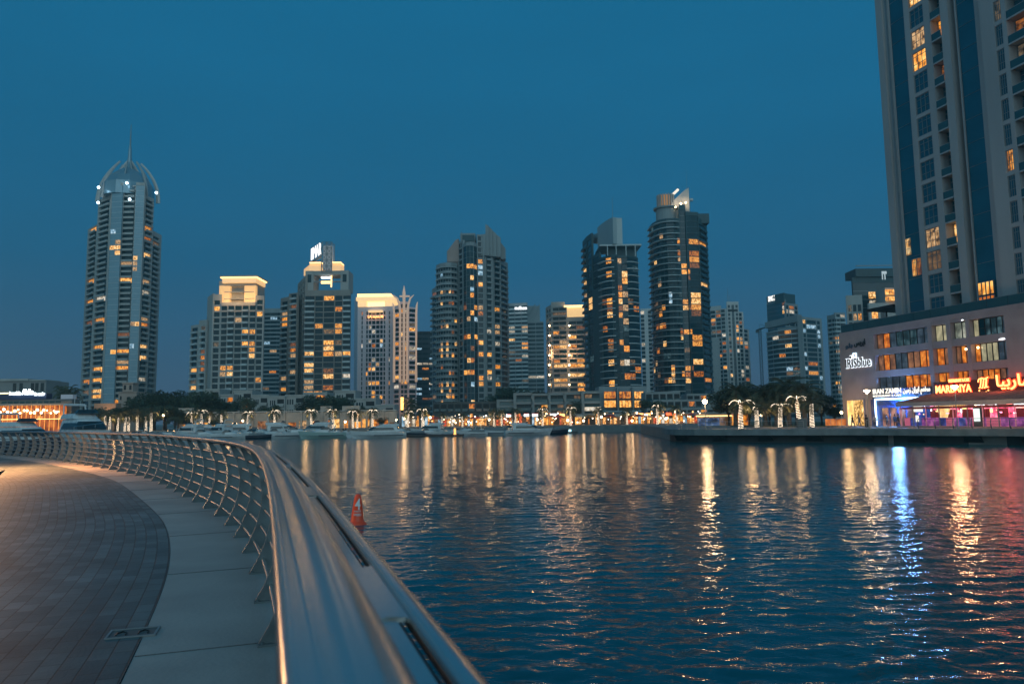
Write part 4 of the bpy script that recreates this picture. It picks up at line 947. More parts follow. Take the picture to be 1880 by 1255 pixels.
mb = MB(); Lq = (b - a).length; mb.slab([(0, Z(1409, 603, 545) - zb_), (Lq, Z(1470, 590, 519) - zb_), (Lq, Z(1470, 577, 519) - zb_), (0, Z(1409, 592, 545) - zb_)], -3, 1.2, (a.x, a.y, zb_), (u.x, u.y), (n.x, n.y)); mb.build('roof_band', WALLG, t, recalc=True)
YREF = 570
t = tower('glass_office', 'dark glass office tower with white rooftop lettering behind the sloping block', [(1408, 575, 1442, 558, Z(1425, 552, 566), [('s', 1)]), (1442, 558, 1465, 568, Z(1452, 556, 560), [('w', .2), ('g', 1), ('w', .3), ('g', 2), ('w', .3), ('g', 1), ('w', .2)])], ZB, 3.3, WALLG, lits=[(1440, 563, 'w'), (1437, 561, 'o'), (1450, 563, 'o'), (1449, 568, 'w'), (1444, 569, 'a'), (1451, 569, 'w')], prob=.15, pal='dwt', strip_m=GLASSB, seed=21, maxw=40)
bx('roof_screen', WALLT, t, 1440, 559, 1461, 567, Z(1450, 555.9, 562), Z(1450, 539, 562), 8)
a = ground_xy(1409, 576); b = ground_xy(1441, 558); u = (b - a).normalized(); n = Vector((u.y, -u.x)); zb_ = Z(1425, 556, 566); Lq = (b - a).length
mb = MB(); mb.slab([(0, 0), (Lq, 0), (Lq, Z(1440, 537, 558) - zb_), (0, Z(1409, 545, 576) - zb_)], -1, .3, (a.x, a.y, zb_), (u.x, u.y), (n.x, n.y)); mb.build('roof_screen', WALLT, t, recalc=True)
q = a + u * (Lq * .12) + n * .6; lettering('sign_letters', 'DMG 21 8', MATS['roof letters'], t, Vector((q.x, q.y, Z(1413, 554, 574))), (u * 1.0), n, Lq * .58, 4.2, .15, .0)
YREF = 650
t = tower('corner_tower', 'narrow grey tower with black and white banding behind the wall of the lettered podium', [(1522, 566, 1537, 558, Z(1530, 578, 562), [('w', .3), ('b', 2), ('w', .2), ('b', 2)]), (1537, 558, 1556, 560, Z(1546, 574, 560), [('b', 3), ('w', .2), ('b', 3)])], ZB, 3.4, WALLG, lits=[(1548, 575, 'w'), (1538, 625, 'o'), (1541, 645, 'a'), (1540, 700, 'a'), (1545, 712, 'w'), (1546, 690, 'a')], prob=.08, pal='dwoa', rd=.8, bal=(.6, 1.1), seed=22, maxw=70, balm=SLAB)
YREF = 550
ts_ = tower('stone_building', 'low stone faced building with small windows before the dark teal glass office', [(1553, 302, 1583, 300, Z(1568, 541, 300), [('w', 1), ('g', 2), ('w', .7), ('g', 2), ('w', .7), ('g', 2), ('w', .8)]), (1594, 296, 1632, 296, Z(1612, 556, 296), [('w', .8), ('g', 2), ('w', .6), ('g', 2), ('w', .8)])], ZB, 3.6, WALLC, lits=[(1570, 580, 'a'), (1577, 580, 'a'), (1602, 583, 'a'), (1603, 594, 'a'), (1600, 585, 'w')], prob=.05, pal='dao', rd=.5, seed=23, maxw=60, depth=6)
t = tower('glass_tower', 'dark teal glass office with amber windows behind the podium roof', [(1567, 310, 1652, 310, Z(1610, 505, 306), [('w', .1), ('s', 30), ('w', .1)])], ZB, 3.6, WALLT, lits=[(1602, 542, 'a'), (1606, 550, 'w'), (1618, 548, 'a')], prob=.05, strip_m=GLASST, rd=.5, seed=24, maxw=60)
for ya, yb in ((531, 540), (544, 551)):
    for x in (1628, 1634, 1640, 1646): bx('window', LIT['a'], t, x, 295, x + 5, 295, Z(x, yb, 295), Z(x, ya, 295), 1)
bx('lit_wing', WALLC, t, 1626, 297, 1654, 297, ZB, Z(1640, 528, 297), 8)
bx('roof_step', WALLT, t, 1574, 309, 1652, 309, Z(1610, 505, 306), Z(1610, 490, 306), 10); bx('roof_rail', METAL, t, 1575, 308, 1652, 308, Z(1610, 488, 308), Z(1610, 486.5, 308), .4)
lettering('sign_letters', 'rr', mat('dim white sign', (.3, .3, .3), .5, emit=(.7, .85, .9), es=.5), t, Vector((*ground_xy(1622, 305), Z(1626, 513, 305))), Vector((1, 0)), Vector((0, -1)), 2.1, 3.6, .1, .03)
# tower crane
YREF = 650
cr = thing('tower_crane', tuple(ground_xy(1397, 700)) + (ZB,), 'thin dark tower crane standing beside the sloping block', 'crane')
p = ground_xy(1397, 700); zt = Z(1397, 604, 700); mb = MB()
for sx in (-1, 1):
    for sy in (-1, 1): mb.tube([(p.x + sx, p.y + sy, ZB), (p.x + sx, p.y + sy, zt)], .22, 4)
for k in range(22):
    z = ZB + (zt - ZB) * k / 22; z2 = ZB + (zt - ZB) * (k + 1) / 22; s_ = 1 if k % 2 else -1; mb.tube([(p.x - s_, p.y - 1, z), (p.x + s_, p.y - 1, z2)], .15, 4)
mb.build('mast', BLACKM, cr)
mb = MB(); a = P(1388, 607, 700); b = P(1408, 600, 700); mb.tube([(a.x, 700, a.z), (p.x, 700, zt), (b.x, 700, b.z)], [.8, .9, .4], 4); mb.tube([(p.x, 700, zt), (p.x, 700, zt + 5), (b.x, 700, b.z)], .2, 4); mb.build('jib', BLACKM, cr)
mb = MB(); mb.box(a.x, a.x + 3, 699, 701, a.z - 2, a.z); mb.build('counterweight', BLACKM, cr)
YREF = 760
# ------------------------------------------------------------------ the lettered podium and its tower (right)
FO = P(1550, 790, 120); FO = Vector((FO.x, FO.y)); FE_ = P(1880, 785, 90); FE_ = Vector((FE_.x, FE_.y))
FU = (FE_ - FO).normalized(); FN = Vector((FU.y, -FU.x))
def fac(x, y, off=0):
    r = ray(x, y); k = ((FO.x + FN.x * off - EYE.x) * FN.x + (FO.y + FN.y * off - EYE.y) * FN.y) / (r.x * FN.x + r.y * FN.y)
    p = EYE + r * k; return (Vector((p.x, p.y)) - FO).dot(FU), p.z
def fxy(t, o=0): return FO + FU * t + FN * o
FRZ = atan2(FU.y, FU.x)
PODW = mat('mauve stone panels', (.35, .285, .285), .7, 0, .13, .5)
pod = thing('lettered_podium', (fxy(15, -6).x, fxy(15, -6).y, LZ), 'mauve stone podium with amber curtained windows and white halo lettering on its end wall', 'building')
def fpart(name, m, parent, t0, t1, o0, o1, z0, z1):
    return MB().fbox(FO, FU, FN, t0, t1, o0, o1, z0, z1).build(name, m, parent)
zR = fac(1700, 585)[1]
bays = [(fac(1605, 640)[0], fac(1705, 640)[0]), (fac(1713, 640)[0], fac(1740, 640)[0]), (fac(1748, 640)[0], fac(1776, 640)[0]), (fac(1783, 640)[0], fac(1848, 640)[0])]
rows = [(fac(1606, 641)[1], fac(1606, 614)[1]), (fac(1608, 681)[1], fac(1606, 652.5)[1]), (fac(1609, 717)[1], fac(1608, 693)[1])]
tEnd = 46
RD = .75
w = MB()
w.fbox(FO, FU, FN, 0, bays[0][0], -18, 0, LZ, zR)
prev = bays[0][0]
w.fbox(FO, FU, FN, prev, tEnd, -18, -RD, LZ, zR - .05)
edges = [b for b in bays]
for (a, b), (c, d) in zip(bays, bays[1:]): w.fbox(FO, FU, FN, b, c, -RD - .1, .05, LZ, zR - .6)
w.fbox(FO, FU, FN, bays[-1][1], tEnd, -RD - .1, .02, LZ, zR - .6)
zs = sorted([rows[2][0], rows[2][1], rows[1][0], rows[1][1], rows[0][0], rows[0][1]])
for z0, z1 in ((zs[1], zs[2]), (zs[3], zs[4]), (zs[5], zR - .6)):
    for a, b in bays: w.fbox(FO, FU, FN, a, b, -RD - .1, 0, z0, z1)
w.fbox(FO, FU, FN, bays[0][0], tEnd, -RD - .1, .08, zR - .6, zR)
for a, b in bays: w.fbox(FO, FU, FN, a, b, -RD - .1, -.02, zs[0] - 1.0, zs[0])
w.build('wall', PODW, pod)
CUR = {'o': lit('orange curtain', (.62, .14, .010), (.95, .33, .04), .95, 1.4, .45), 'n': lit('brown curtain', (.24, .10, .05), (.42, .18, .08), .75, 1.2, .5), 'y': lit('pale curtain', (.55, .50, .30), (.85, .75, .45), .55, 1.0, .6),
       'd': GLASST, 't': LIT['t'], 'b': lit('blue grey blind', (.06, .10, .15), (.14, .2, .27), .4, 1.0, .5), 'g': lit('lit garage', (.25, .28, .22), (.75, .75, .6), .6, .7, .3)}
spec = [[ 'nobtttbb', 'yy', 'gg', 'ydtttb'], ['nonbbnnoo', 'on', 'noo', 'oyyybb'], ['bbbboooo', 'oo', 'ooo', 'nooonb']]
rr_ = random.Random(4)
for (z0, z1), rs in zip(rows, spec):
    for (a, b), ks in zip(bays, rs):
        n = len(ks)
        for i, k in enumerate(ks):
            t0 = a + (b - a) * i / n + .02; t1 = a + (b - a) * (i + 1) / n - .0
            mb = MB()
            for x0, x1, y0, y1 in ((t0, t0 + .06, z0, z1), (t1 - .06, t1, z0, z1), (t0 + .08, t1 - .08, z0, z0 + .08), (t0 + .08, t1 - .08, z1 - .08, z1)): mb.fbox(FO, FU, FN, x0, x1, -RD + .05, -RD + .12, y0, y1)
            if k in 'dtb': mb.fbox(FO, FU, FN, t0 + .08, t1 - .08, -RD + .06, -RD + .17, z0 + 1.0, z0 + 1.06)
            f = mb.build('window', BLACKM, pod)
            fpart('pane', CUR[k], f, t0 + .08, t1 - .08, -RD + .03, -RD + .09, z0 + .08, z1 - .08)
for x, y, m, s in ((1770, 587.5, WHITEG, .9), (1843, 622.5, WHITEG, 1.3), (1840, 575.5, WHITEG, .7), (1776, 676.8, WHITEG, .5), (1773, 641, WARM2, .25), (1795, 638, WARM2, .25)):
    t, z = fac(x, y, -.3); mb = MB(); c = fxy(t, -.35); mb.lathe([(.1, z + .14), (s * .42, z + .08), (s * .45, z - .05), (.08, z - .1)], 10, (c.x, c.y, 0)); mb.build('ceiling_lamp', m, pod)
# car parked behind the open garage bay: seen through the glass
# glass balustrade on the roof terrace
tg0 = fac(1552, 608)[0]
for i in range(15):
    a = .1 + i * 3.0
    fpart('roof_balustrade', mat('green balcony glass', (.02, .07, .08), .1, spec=.8), pod, a, a + 2.94, -.5, -.44, zR, zR + 1.25)
    fpart('balustrade_rail', METAL, pod, a, a + 2.94, -.53, -.41, zR + 1.25, zR + 1.31)
# end-wall lettering: dark letters with a white halo, and unlit Arabic above
V3 = lambda t, o, z: Vector((fxy(t, o).x, fxy(t, o).y, z))
N3 = Vector((FN.x, FN.y, 0))
sg = thing('halo_sign', V3(2, .1, fac(1576, 665)[1]), 'dark lettering with a white halo on the mauve end wall of the podium', 'sign')
t0, z0 = fac(1554.5, 677); t1, z1 = fac(1600.5, 660)
zb = z0 + .1
lettering('halo', 'IRISblue', glow('soft white halo', (.85, .93, 1), 1.5), sg, V3(t0 - .07, .12, zb - .10), FU, FN, t1 - t0 + .14, 1.66, .02, .055)
lettering('letters', 'IRISblue', mat('black letters', (.01, .012, .015), .4), sg, V3(t0 + .06, .22, zb), FU, FN, t1 - t0 - .12, 1.45, .03, .012)
for (x, y, s, m) in ((1564, 655.5, .55, 'k'), (1570.5, 652, .75, 'h')):
    t, z = fac(x, y)
    mb = MB(); a = s * .5
    for x0, x1, y0, y1 in ((t - a, t + a, z - a, z - a + .16), (t - a, t + a, z + a - .16, z + a), (t - a, t - a + .16, z - a + .16, z + a - .16), (t + a - .16, t + a, z - a + .16, z + a - .16)): mb.fbox(FO, FU, FN, x0, x1, .12, .2, y0, y1)
    mb.build('square_emblem', BLUEG if m == 'h' else WHITEG, sg)
    if m == 'k': fpart('square_emblem', MATS['black letters'], sg, t - .2, t + .2, .2, .26, z - .2, z + .2)
sg = thing('unlit_sign', V3(2, .1, fac(1570, 636)[1]), 'unlit dark arabic lettering above the halo sign on the end wall', 'sign')
t0, z0 = fac(1553, 642); t1, _ = fac(1593, 634)
lettering('letters', '\uFEEE\uFEE0\uFE91', mat('dark blue letters', (.02, .06, .10), .4), sg, V3(t0, .1, z0), FU, FN, (t1 - t0) * .34, 1.0, .04, .03)
lettering('letters', '\uFEB2\uFEF3\uFEAE\uFEF3\uFE8D', MATS['black letters'], sg, V3(t0 + (t1 - t0) * .42, .1, z0 + .15), FU, FN, (t1 - t0) * .5, 1.2, .04, .03)
# neon-framed entrance sign
sg = thing('white_sign', V3(8, .3, fac(1640, 720)[1]), 'glowing white cream lettering over the blue lit entrance', 'sign')
CREAM = glow('cream sign letters', (1, .93, .80), 1.25)
t0, za = fac(1606, 729); t1, zb_ = fac(1658, 726)
fpart('backing', mat('dark blue fascia', (.01, .03, .09), .5), sg, t0 - .2, fac(1712, 720)[0], .05, .25, za - 1.2, zs[0] + .2)
hgt = fac(1606, 714)[1] - za
lettering('letters', 'IRAN ZAMIN', CREAM, sg, V3(t0, .3, za + hgt * .38), FU, FN, t1 - t0, hgt * .62, .05, .022)
lettering('letters', 'RESTAURANT & CAFE', CREAM, sg, V3(t0, .3, za), FU, FN, t1 - t0, hgt * .27, .05, .012)
t2, t3_ = fac(1661, 722)[0], fac(1711, 718)[0]
lettering('letters', '\uFEE6\uFBFF\uFEE3\uFEAF \uFEE5\uFE8D\uFEAE\uFBFE\uFE8D \uFEE2\uFECC\uFEC4\uFEE3', CREAM, sg, V3(t2, .3, za + .1), FU, FN, t3_ - t2, hgt * .95, .05, .02)
ng = thing('neon_entrance', V3(6, .2, LZ), 'blue entrance recess outlined by a white neon tube beside the pink terrace', 'entrance')
tn0, zn = fac(1610, 733); tn1, _ = fac(1710, 726)
DBLUE = mat('deep blue wall', (.01, .05, .22), .5)
mb = MB(); mb.tube([V3(tn0, .35, LZ + .1), V3(tn0, .35, zn), V3(tn1, .35, zn)], .13, 8); mb.build('neon_tube', glow('blue white neon tube', (.40, .66, 1), 7), ng)
fpart('recess_wall', DBLUE, ng, tn0 + .1, tn1, -.7, -.6 + .75, LZ, zn - .2)
fpart('side_wall', DBLUE, ng, tn0 - 1.0, tn0 - .2, .02, .3, LZ, zn)
for k in range(4):
    a = tn0 + 1.2 + k * 1.6; fpart('door', lit('warm doorway', (.25, .10, .08), (.6, .25, .15), .8, 1.1), ng, a, a + 1.2, .16, .24, LZ, LZ + 2.7)
p = fxy((tn0 + tn1) / 2, 1.2); point(ng, (p.x, p.y, zn - .4), (.15, .40, 1), 2600, .4)
# lit doorway in the end wall
dw = thing('lit_doorway', V3(2.2, .05, LZ), 'tall bright yellow doorway with foliage silhouettes in the mauve end wall', 'doorway')
ta, za = fac(1557, 735); tb, _ = fac(1586, 735)
fpart('frame', PODW, dw, ta - .15, tb + .15, -.05, .15, LZ, za + .2)
fpart('lit_panel', lit('gold lit doorway', (1, .55, .16), (1, .80, .42), 1.7, .8, .6), dw, ta, ta + (tb - ta) * .38, .16, .22, LZ + .1, za); fpart('lit_panel', lit('leafy lit doorway', (.55, .28, .06), (1, .68, .28), 1.3, 3.0, .06), dw, ta + (tb - ta) * .42, tb, .16, .22, LZ + .1, za)
p = fxy((ta + tb) / 2, 2); point(dw, (p.x, p.y, LZ + 2.5), (1, .6, .25), 250, .4)
# red restaurant lettering
sg = thing('red_sign', V3(18, .3, 8), 'glowing orange red restaurant lettering above the awning', 'sign')
HALO = glow('red neon halo', (1, .05, .01), 4)
t0, za = fac(1721.5, 721.5); t1, zt_ = fac(1786, 705)
zbase = za; hh = fac(1721.5, 708)[1] - za
fpart('backing', mat('dark red fascia', (.07, .015, .012), .6), sg, t0 - .4, tEnd, .05, .2, za - .15, za + hh + .5)
def neon(body, t, z, wd, ht):
    lettering('halo', body, HALO, sg, V3(t - .07, .24, z - .06), FU, FN, wd + .14, ht + .12, .02, .075)
    lettering('letters', body, ORANGEG, sg, V3(t, .3, z), FU, FN, wd, ht, .03, .01)
neon('MARBAIYA', t0, za, t1 - t0, hh)
ta, _ = fac(1745, 700); neon('RESTAURANT & CAFE', ta, za + hh + .35, t1 - ta - .2, .42)
ta, z_ = fac(1833, 711); tb, _ = fac(1888, 700); neon('\uFE8E\uFEF4\uFE91\uFEAD\uFE8E\uFEE3', ta, z_ - .35, (tb - ta) * 1.12, 1.9)
# round emblem: three curled strokes under a flourish, an arc of dots below
ta, z_ = fac(1809, 704.5)
def stroke(pts, r=.075):
    for m, rr, o in ((HALO, r * 1.9, .22), (ORANGEG, r, .33)):
        mb = MB(); mb.tube([V3(ta + x, o, z_ + y) for x, y in pts], rr, 6); mb.build('emblem_stroke', m, sg)
stroke([(-.75, .25), (-.62, .62), (-.2, .75), (.3, .62), (.75, .82)])
for k in (-.38, 0, .38): stroke([(k + .12, .62), (k + .02, .1), (k - .12, -.45), (k - .3, -.5)])
stroke([(.52, .55), (.42, 0), (.45, -.45), (.66, -.4)])
for k in range(5):
    a = -pi / 2 + (k - 2) * .38; c = V3(ta + .95 * cos(a), .33, z_ - .1 + 1.0 * sin(a)); mb = MB(); mb.ball(c, .10, 6); mb.build('emblem_dot', ORANGEG, sg)
for k in (4, 11, 17):
    p = fxy(t0 + k, 1.6); point(sg, (p.x, p.y, za + .5), (1, .12, .05), 90, .5)

# ---- terrace restaurant
rs = thing('terrace_restaurant', V3(22, 4, LZ), 'pink and red lit glass terrace restaurant under a long sloping awning', 'restaurant')
TO = 6.2                                                    # depth of the terrace in front of the facade
ts = fac(1652, 760, TO)[0]; te = 44
zaw0 = fac(1655, 741, TO)[1] - .25; zaw1 = zbase - .2
AWN = mat('terracotta awning cloth', (.26, .15, .13), .95, 0, .25, 1.2, spec=.1)
mb = MB()
a, b = V3(ts, 0.3, zaw1), V3(te, 0.3, zaw1); c, d = V3(te, TO + .5, zaw0 + .25), V3(ts, TO + .5, zaw0 + .25)
off_ = Vector((0, 0, .12)); mb.hexa([d, c, b, a, d + off_, c + off_, b + off_, a + off_]); mb.build('awning', AWN, rs)
for k in range(24): t = ts + (te - ts) * k / 23; mb = MB(); mb.tube([V3(t, .3, zaw1 + .16), V3(t, TO + .5, zaw0 + .41)], .05, 5); mb.build('awning_rib', AWN, rs)
fpart('valance', mat('pale awning edge', (.4, .34, .32), .6), rs, ts, te, TO + .5, TO + .58, zaw0 - .15, zaw0 + .4)
FRM = mat('red frame', (.30, .05, .05), .5)
n_ = 12
for k in range(n_ + 1):
    t = ts + .1 + (te - ts - .4) * k / n_; fpart('column', METAL if k % 2 else mat('pink lit column', (.6, .3, .35), .5, emit=(1, .35, .45), es=.15), rs, t, t + .09, TO - .1, TO + .0, LZ, zaw0)
fpart('head_beam', FRM, rs, ts, te, TO - .15, TO - .02, zaw0 - .5, zaw0 - .2)
fpart('light_rail', glow('red strip light', (1, .16, .12), 5), rs, ts, te, TO - .05, TO, LZ + 2.85, LZ + 2.92)
PINK = lit('pink lit interior', (.75, .07, .15), (1, .24, .32), 2.4, 1.6, .06); PURP = lit('violet lit panel', (.34, .07, .36), (.80, .22, .55), .65, 1.6, .3); BLUP = lit('blue lit panel', (.04, .07, .40), (.16, .22, .75), .55, 1.5, .3)
DKR = mat('dark red interior', (.12, .02, .02), .6)
fpart('back_wall', PINK, rs, ts + .2, te, .6, .75, LZ, zaw0 - .3)
fpart('floor_plinth', mat('pinkish stone plinth', (.35, .25, .23), .6), rs, ts, te, .8, TO + .6, LZ, LZ + .18)
rr_ = random.Random(9)
for k in range(26):                       # counter fronts along the terrace edge
    t = ts + .3 + (te - ts - .6) * k / 26; w_ = (te - ts - .6) / 26 - .05
    m = rr_.choice([PURP, PURP, BLUP, mat('pink counter', (.5, .12, .18), .5, emit=(.9, .2, .35), es=.35)])
    fpart('counter_panel', m, rs, t, t + w_, TO - .6, TO - .45, LZ + .2, LZ + 1.25)
for k in range(55):                       # menus, screens and lamps inside
    t = ts + .6 + rr_.random() * (te - ts - 1.5); z = LZ + 1.5 + rr_.random() * 1.6; o = .9 + rr_.random() * 4; w_ = rr_.uniform(.12, .8); h_ = rr_.uniform(.08, .5)
    fpart('lit_board', rr_.choice([WHITEG, CREAM, glow('pink tube', (1, .3, .5), 2.5), WARM, glow('red strip light', (1, .22, .16), 2.2)]), rs, t, t + w_, o, o + .08, z, z + h_)
for k in range(40):
    t = ts + .5 + rr_.random() * (te - ts - 1); o = 1 + rr_.random() * 4.8; c = V3(t, o, LZ + 2.7 + rr_.random() * .4); mb = MB(); mb.ball(c, .12, 6); mb.build('hanging_lamp', rr_.choice([WHITEG, WARM2, WARM2]), rs)
for k in range(9):                        # dark furniture groups and cabinets
    t = ts + 1.5 + k * (te - ts - 3) / 9; fpart('cabinet', DKR, rs, t, t + 1.0, 2.0, 2.6, LZ + .2, LZ + 2.3)
for x, y, w_, h_ in ((1686, 750, 16, 11), (1684.5, 768, 5, 12)):
    t, z = fac(x, y, TO - .3); t1_, _ = fac(x + w_ / 2, y, TO - .3); z1_ = fac(x, y - h_ / 2, TO - .3)[1]; fpart('menu_board', CREAM, rs, 2 * t - t1_, t1_, TO - .3, TO - .22, 2 * z - z1_, z1_)
t, z = fac(1732, 752, 3.5); c = V3(t, 3.5, 0); mb = MB(); mb.lathe([(.35, z - 1.3), (.6, z - .4), (.9, z + .5), (.9, z + 1.0)], 14, (c.x, c.y, 0)); mb.build('lit_urn', lit('gold urn', (1, .55, .2), (1, .8, .4), 1.3, 1.5, .6), rs)
t, z = fac(1744, 741, TO); t1_, _ = fac(1772, 739, TO); lettering('letters', 'MARBAIYA', glow('amber letters', (1, .55, .12), 3), rs, V3(t, TO + .05, z - .25), FU, FN, t1_ - t, .5, .02, .02)
for k in range(6):
    t = ts + 1.5 + k * (te - ts - 2) / 6; c = V3(t, 3.4, LZ + 3.0); point(rs, c, (1, .25, .32), 150, .3)
for x in (1862, 1872):
    t, z = fac(x, 742, TO); fpart('menu_board', WHITEG, rs, t, t + .9, TO - .05, TO + .03, z, z + .5)

# ---- tower above the podium
SB = -3.0
def ft(x, y=420): return fac(x, y, SB)[0]
cuts = [ft(v) for v in (1642, 1659, 1687, 1697, 1724, 1736, 1756, 1771, 1781, 1818, 1838, 1860.5, 1873)]
c = cuts
LT = c[12] + (c[12] - c[0]) * .9
H = 96
pat = [('w', c[1] - c[0]), ('s', c[2] - c[1]), ('w', c[3] - c[2]), ('g', c[4] - c[3]), ('w', c[5] - c[4]), ('b', c[6] - c[5]), ('w', c[7] - c[6])]
pA, pB = fxy(c[0], SB), fxy(c[7], SB)
pat2 = [('w', .2), ('s', c[9] - c[8]), ('w', c[10] - c[9])]
pat3 = [('w', c[11] - c[10]), ('g', c[12] - c[11]), ('w', .5), ('b', 4.2), ('w', .6), ('b', 4.2), ('w', 1), ('g', 1.4), ('w', 3)]
TW = mat('grey beige tower stone', (.37, .36, .365), .75, 0, .12, .25, streak=1)
z0t = zR + .02; fh = (fac(1697, 200, SB)[1] - fac(1697, 452, SB)[1]) / 6.0
fh = 3.35
near_l = [(1676, 8, 'a'), (1681, 83, 'a'), (1684, 127, 'a'), (1711, 72, 'o'), (1713, 115, 'o'), (1712, 427, 'a'), (1747, 420, 'a'), (1668, 462, 'a'), (1676, 475, 'a'), (1684, 484, 'o'), (1714, 465, 'd'), (1857, 20, 'd'), (1865, 22, 'o'), (1876, 297, 'a'), (1876, 110, 'd')]
tw = tower('residential_highrise', 'towering grey beige highrise with blue glass strips leaning out of the top of the frame', [
    (pA, 0, pB, 0, zR + H, pat), (fxy(c[7] + .02, SB - 1.1), 0, fxy(c[8], SB - 1.1), 0, zR + H - 1, [('s', 1)]), (fxy(c[8], SB - .25), 0, fxy(c[10], SB - .25), 0, zR + H + 1, pat2), (fxy(c[10], SB + .7), 0, fxy(LT, SB + .7), 0, zR + H + 2, pat3)],
    z0t, fh, TW, lits=near_l, prob=.0, depth=16, rd=1.5, near=True, strip_m=GLASSB, glass=GLASSB, sp=.55, bal=(.03, 1.05), gbal=True, seed=33, maxw=100)
# raised fin along the leading corner, pilasters
MB().fbox(FO, FU, FN, c[0] - .5, c[0] + .7, SB - .6, SB + .35, z0t, zR + H).build('corner_fin', TW, tw)
MB().fbox(FO, FU, FN, c[0] + 1.2, c[0] + 1.5, SB + .0, SB + .12, z0t, zR + H).build('corner_groove', METAL, tw)
# amber lit hall at the foot of the second glass strip
ta, za = fac(1786, 568, SB - .05); tb, zb2 = fac(1831, 530, SB - .05)
for r_ in range(2):
    for k in range(4):
        a = c[8] + .4 + (c[9] - c[8] - .6) * k / 4; f = fpart('lit_window', METAL, tw, a, a + (c[9] - c[8] - .6) / 4 - .06, SB - .3, SB - .1, z0t + .4 + r_ * 1.9, z0t + 2.2 + r_ * 1.9)
        fpart('pane', CUR['o'] if r_ == 0 else LIT['a'], f, a + .1, a + (c[9] - c[8] - .6) / 4 - .16, SB - .1, SB - .04, z0t + .5 + r_ * 1.9, z0t + 2.1 + r_ * 1.9)
# terrace canopy on the podium roof
cn = thing('roof_canopy', V3(fac(1615, 572, -5)[0], -5, zR), 'dark flat canopy with slim legs on the podium roof terrace', 'canopy')
t0, zc = fac(1600, 571, -4); t1, _ = fac(1650, 571, -4)
fpart('canopy_roof', BLACKM, cn, t0, t1, -9, -3, zc - .15, zc + .25)
for a in (t0 + 1, t1 - 1): fpart('leg', BLACKM, cn, a, a + .15, -6, -5.85, zR, zc - .15)
# ------------------------------------------------------------------ trees and palms
LEAF = mat('dark olive foliage', (.035, .055, .028), .7, 0, .5, .9)
LEAF2 = mat('dusty green foliage', (.055, .065, .032), .7, 0, .5, .9)
BARK = mat('fibrous palm bark', (.11, .08, .055), .9, 0, .3, 3)
BARK2 = mat('grey brown bark', (.07, .055, .045), .9, 0, .3, 3)
def frond(mb, az, el, Lf, droop, rnd, nl=13, wl=.07):
    pts = []; p = Vector((0, 0, 0)); e = el
    for k in range(9):
        pts.append(p.copy()); d = Vector((cos(az) * cos(e), sin(az) * cos(e), sin(e))); p = p + d * (Lf / 8); e -= droop / 8 * (1 + k * .12)
    side = Vector((-sin(az), cos(az), 0))
    mb.tube(pts, [.035, .033, .03, .027, .024, .02, .015, .01, .005], 4, cap=False)
    for k in range(1, nl + 1):
        f = .16 + .84 * k / nl; i = min(7, int(f * 8)); t = f * 8 - i; q = pts[i].lerp(pts[i + 1], min(1, t)); dr = (pts[i + 1] - pts[i]).normalized()
        ll = Lf * .26 * (1 - abs(f - .5) * 1.1) * rnd.uniform(.8, 1.2)
        for s in (-1, 1):
            tip = q + (side * s * .8 + dr * .75).normalized() * ll - Vector((0, 0, ll * .45))
            wv = dr * wl; mb.add([q - wv, q + wv, tip], [(0, 1, 2)])
def palm_meshes(seed, H, Lf, n, r=.2):
    rnd = random.Random(seed); tr = MB(); bend = rnd.uniform(-.15, .15)
    pts = []; rad = []
    for k in range(15):
        f = k / 14; pts.append((bend * f * f * H * .4, 0, H * f)); rad.append(r * (1.25 - .35 * f) * (1.0 + (.10 if k % 2 else -.05)))
    tr.tube(pts, rad, 9); tr.ball((pts[-1][0], 0, H + .05), r * 1.5, 8)
    cr = MB()
    for k in range(n):
        az = k * 2.39996 + rnd.uniform(-.2, .2); f = k / n
        sub = MB(); frond(sub, az, radians(78 - 95 * f + rnd.uniform(-8, 8)), Lf * rnd.uniform(.85, 1.1), radians(75 + 40 * f), rnd)
        cr.add([(x + pts[-1][0], y, z + H) for x, y, z in sub.v], sub.f)
    return tr.mesh('trunk', BARK, True), cr.mesh('crown', LEAF2), pts
PALMS = [palm_meshes(s, 4.0, 2.6, 30, .19) for s in (1, 2, 3)]
def spiral(H, r, turns, bend, beads=None):
    mb = MB(); n = int(turns * 12); pts = []
    for k in range(n + 1):
        f = k / n; a = 2 * pi * turns * f; x = bend * f * f
        rr_ = r * (1.25 - .35 * f) + .05; pts.append((x + cos(a) * rr_, sin(a) * rr_, H * f))
    mb.tube(pts, .018, 4); return mb
def arc_strings(seed, H, bend, n, Lf, drop):
    out_ = []; rnd = random.Random(seed)
    for k in range(n):
        az = 2 * pi * k / n + rnd.uniform(-.4, .4); mb = MB(); pts = []
        for q in range(9):
            f = q / 8; R_2 = Lf * (f ** .8); pts.append((bend + cos(az) * R_2, sin(az) * R_2, H + .25 + Lf * (.55 * sin(pi * min(1, f * .62)) - drop * f * f)))
        for q in range(8):
            for t in (0, .5):
                p = Vector(pts[q]).lerp(Vector(pts[q + 1]), t); mb.ball(p, .034, 5)
        out_.append(mb)
    return out_
STR_T = [spiral(4.0, .19, 16, p[2][-1][0]).mesh('string_light', STRINGM) for p in PALMS]
STR_F = [[m.mesh('frond_light', STRINGM) for m in arc_strings(i + 5, 4.0, PALMS[i][2][-1][0], 6, 1.55, .75)] for i in range(3)]
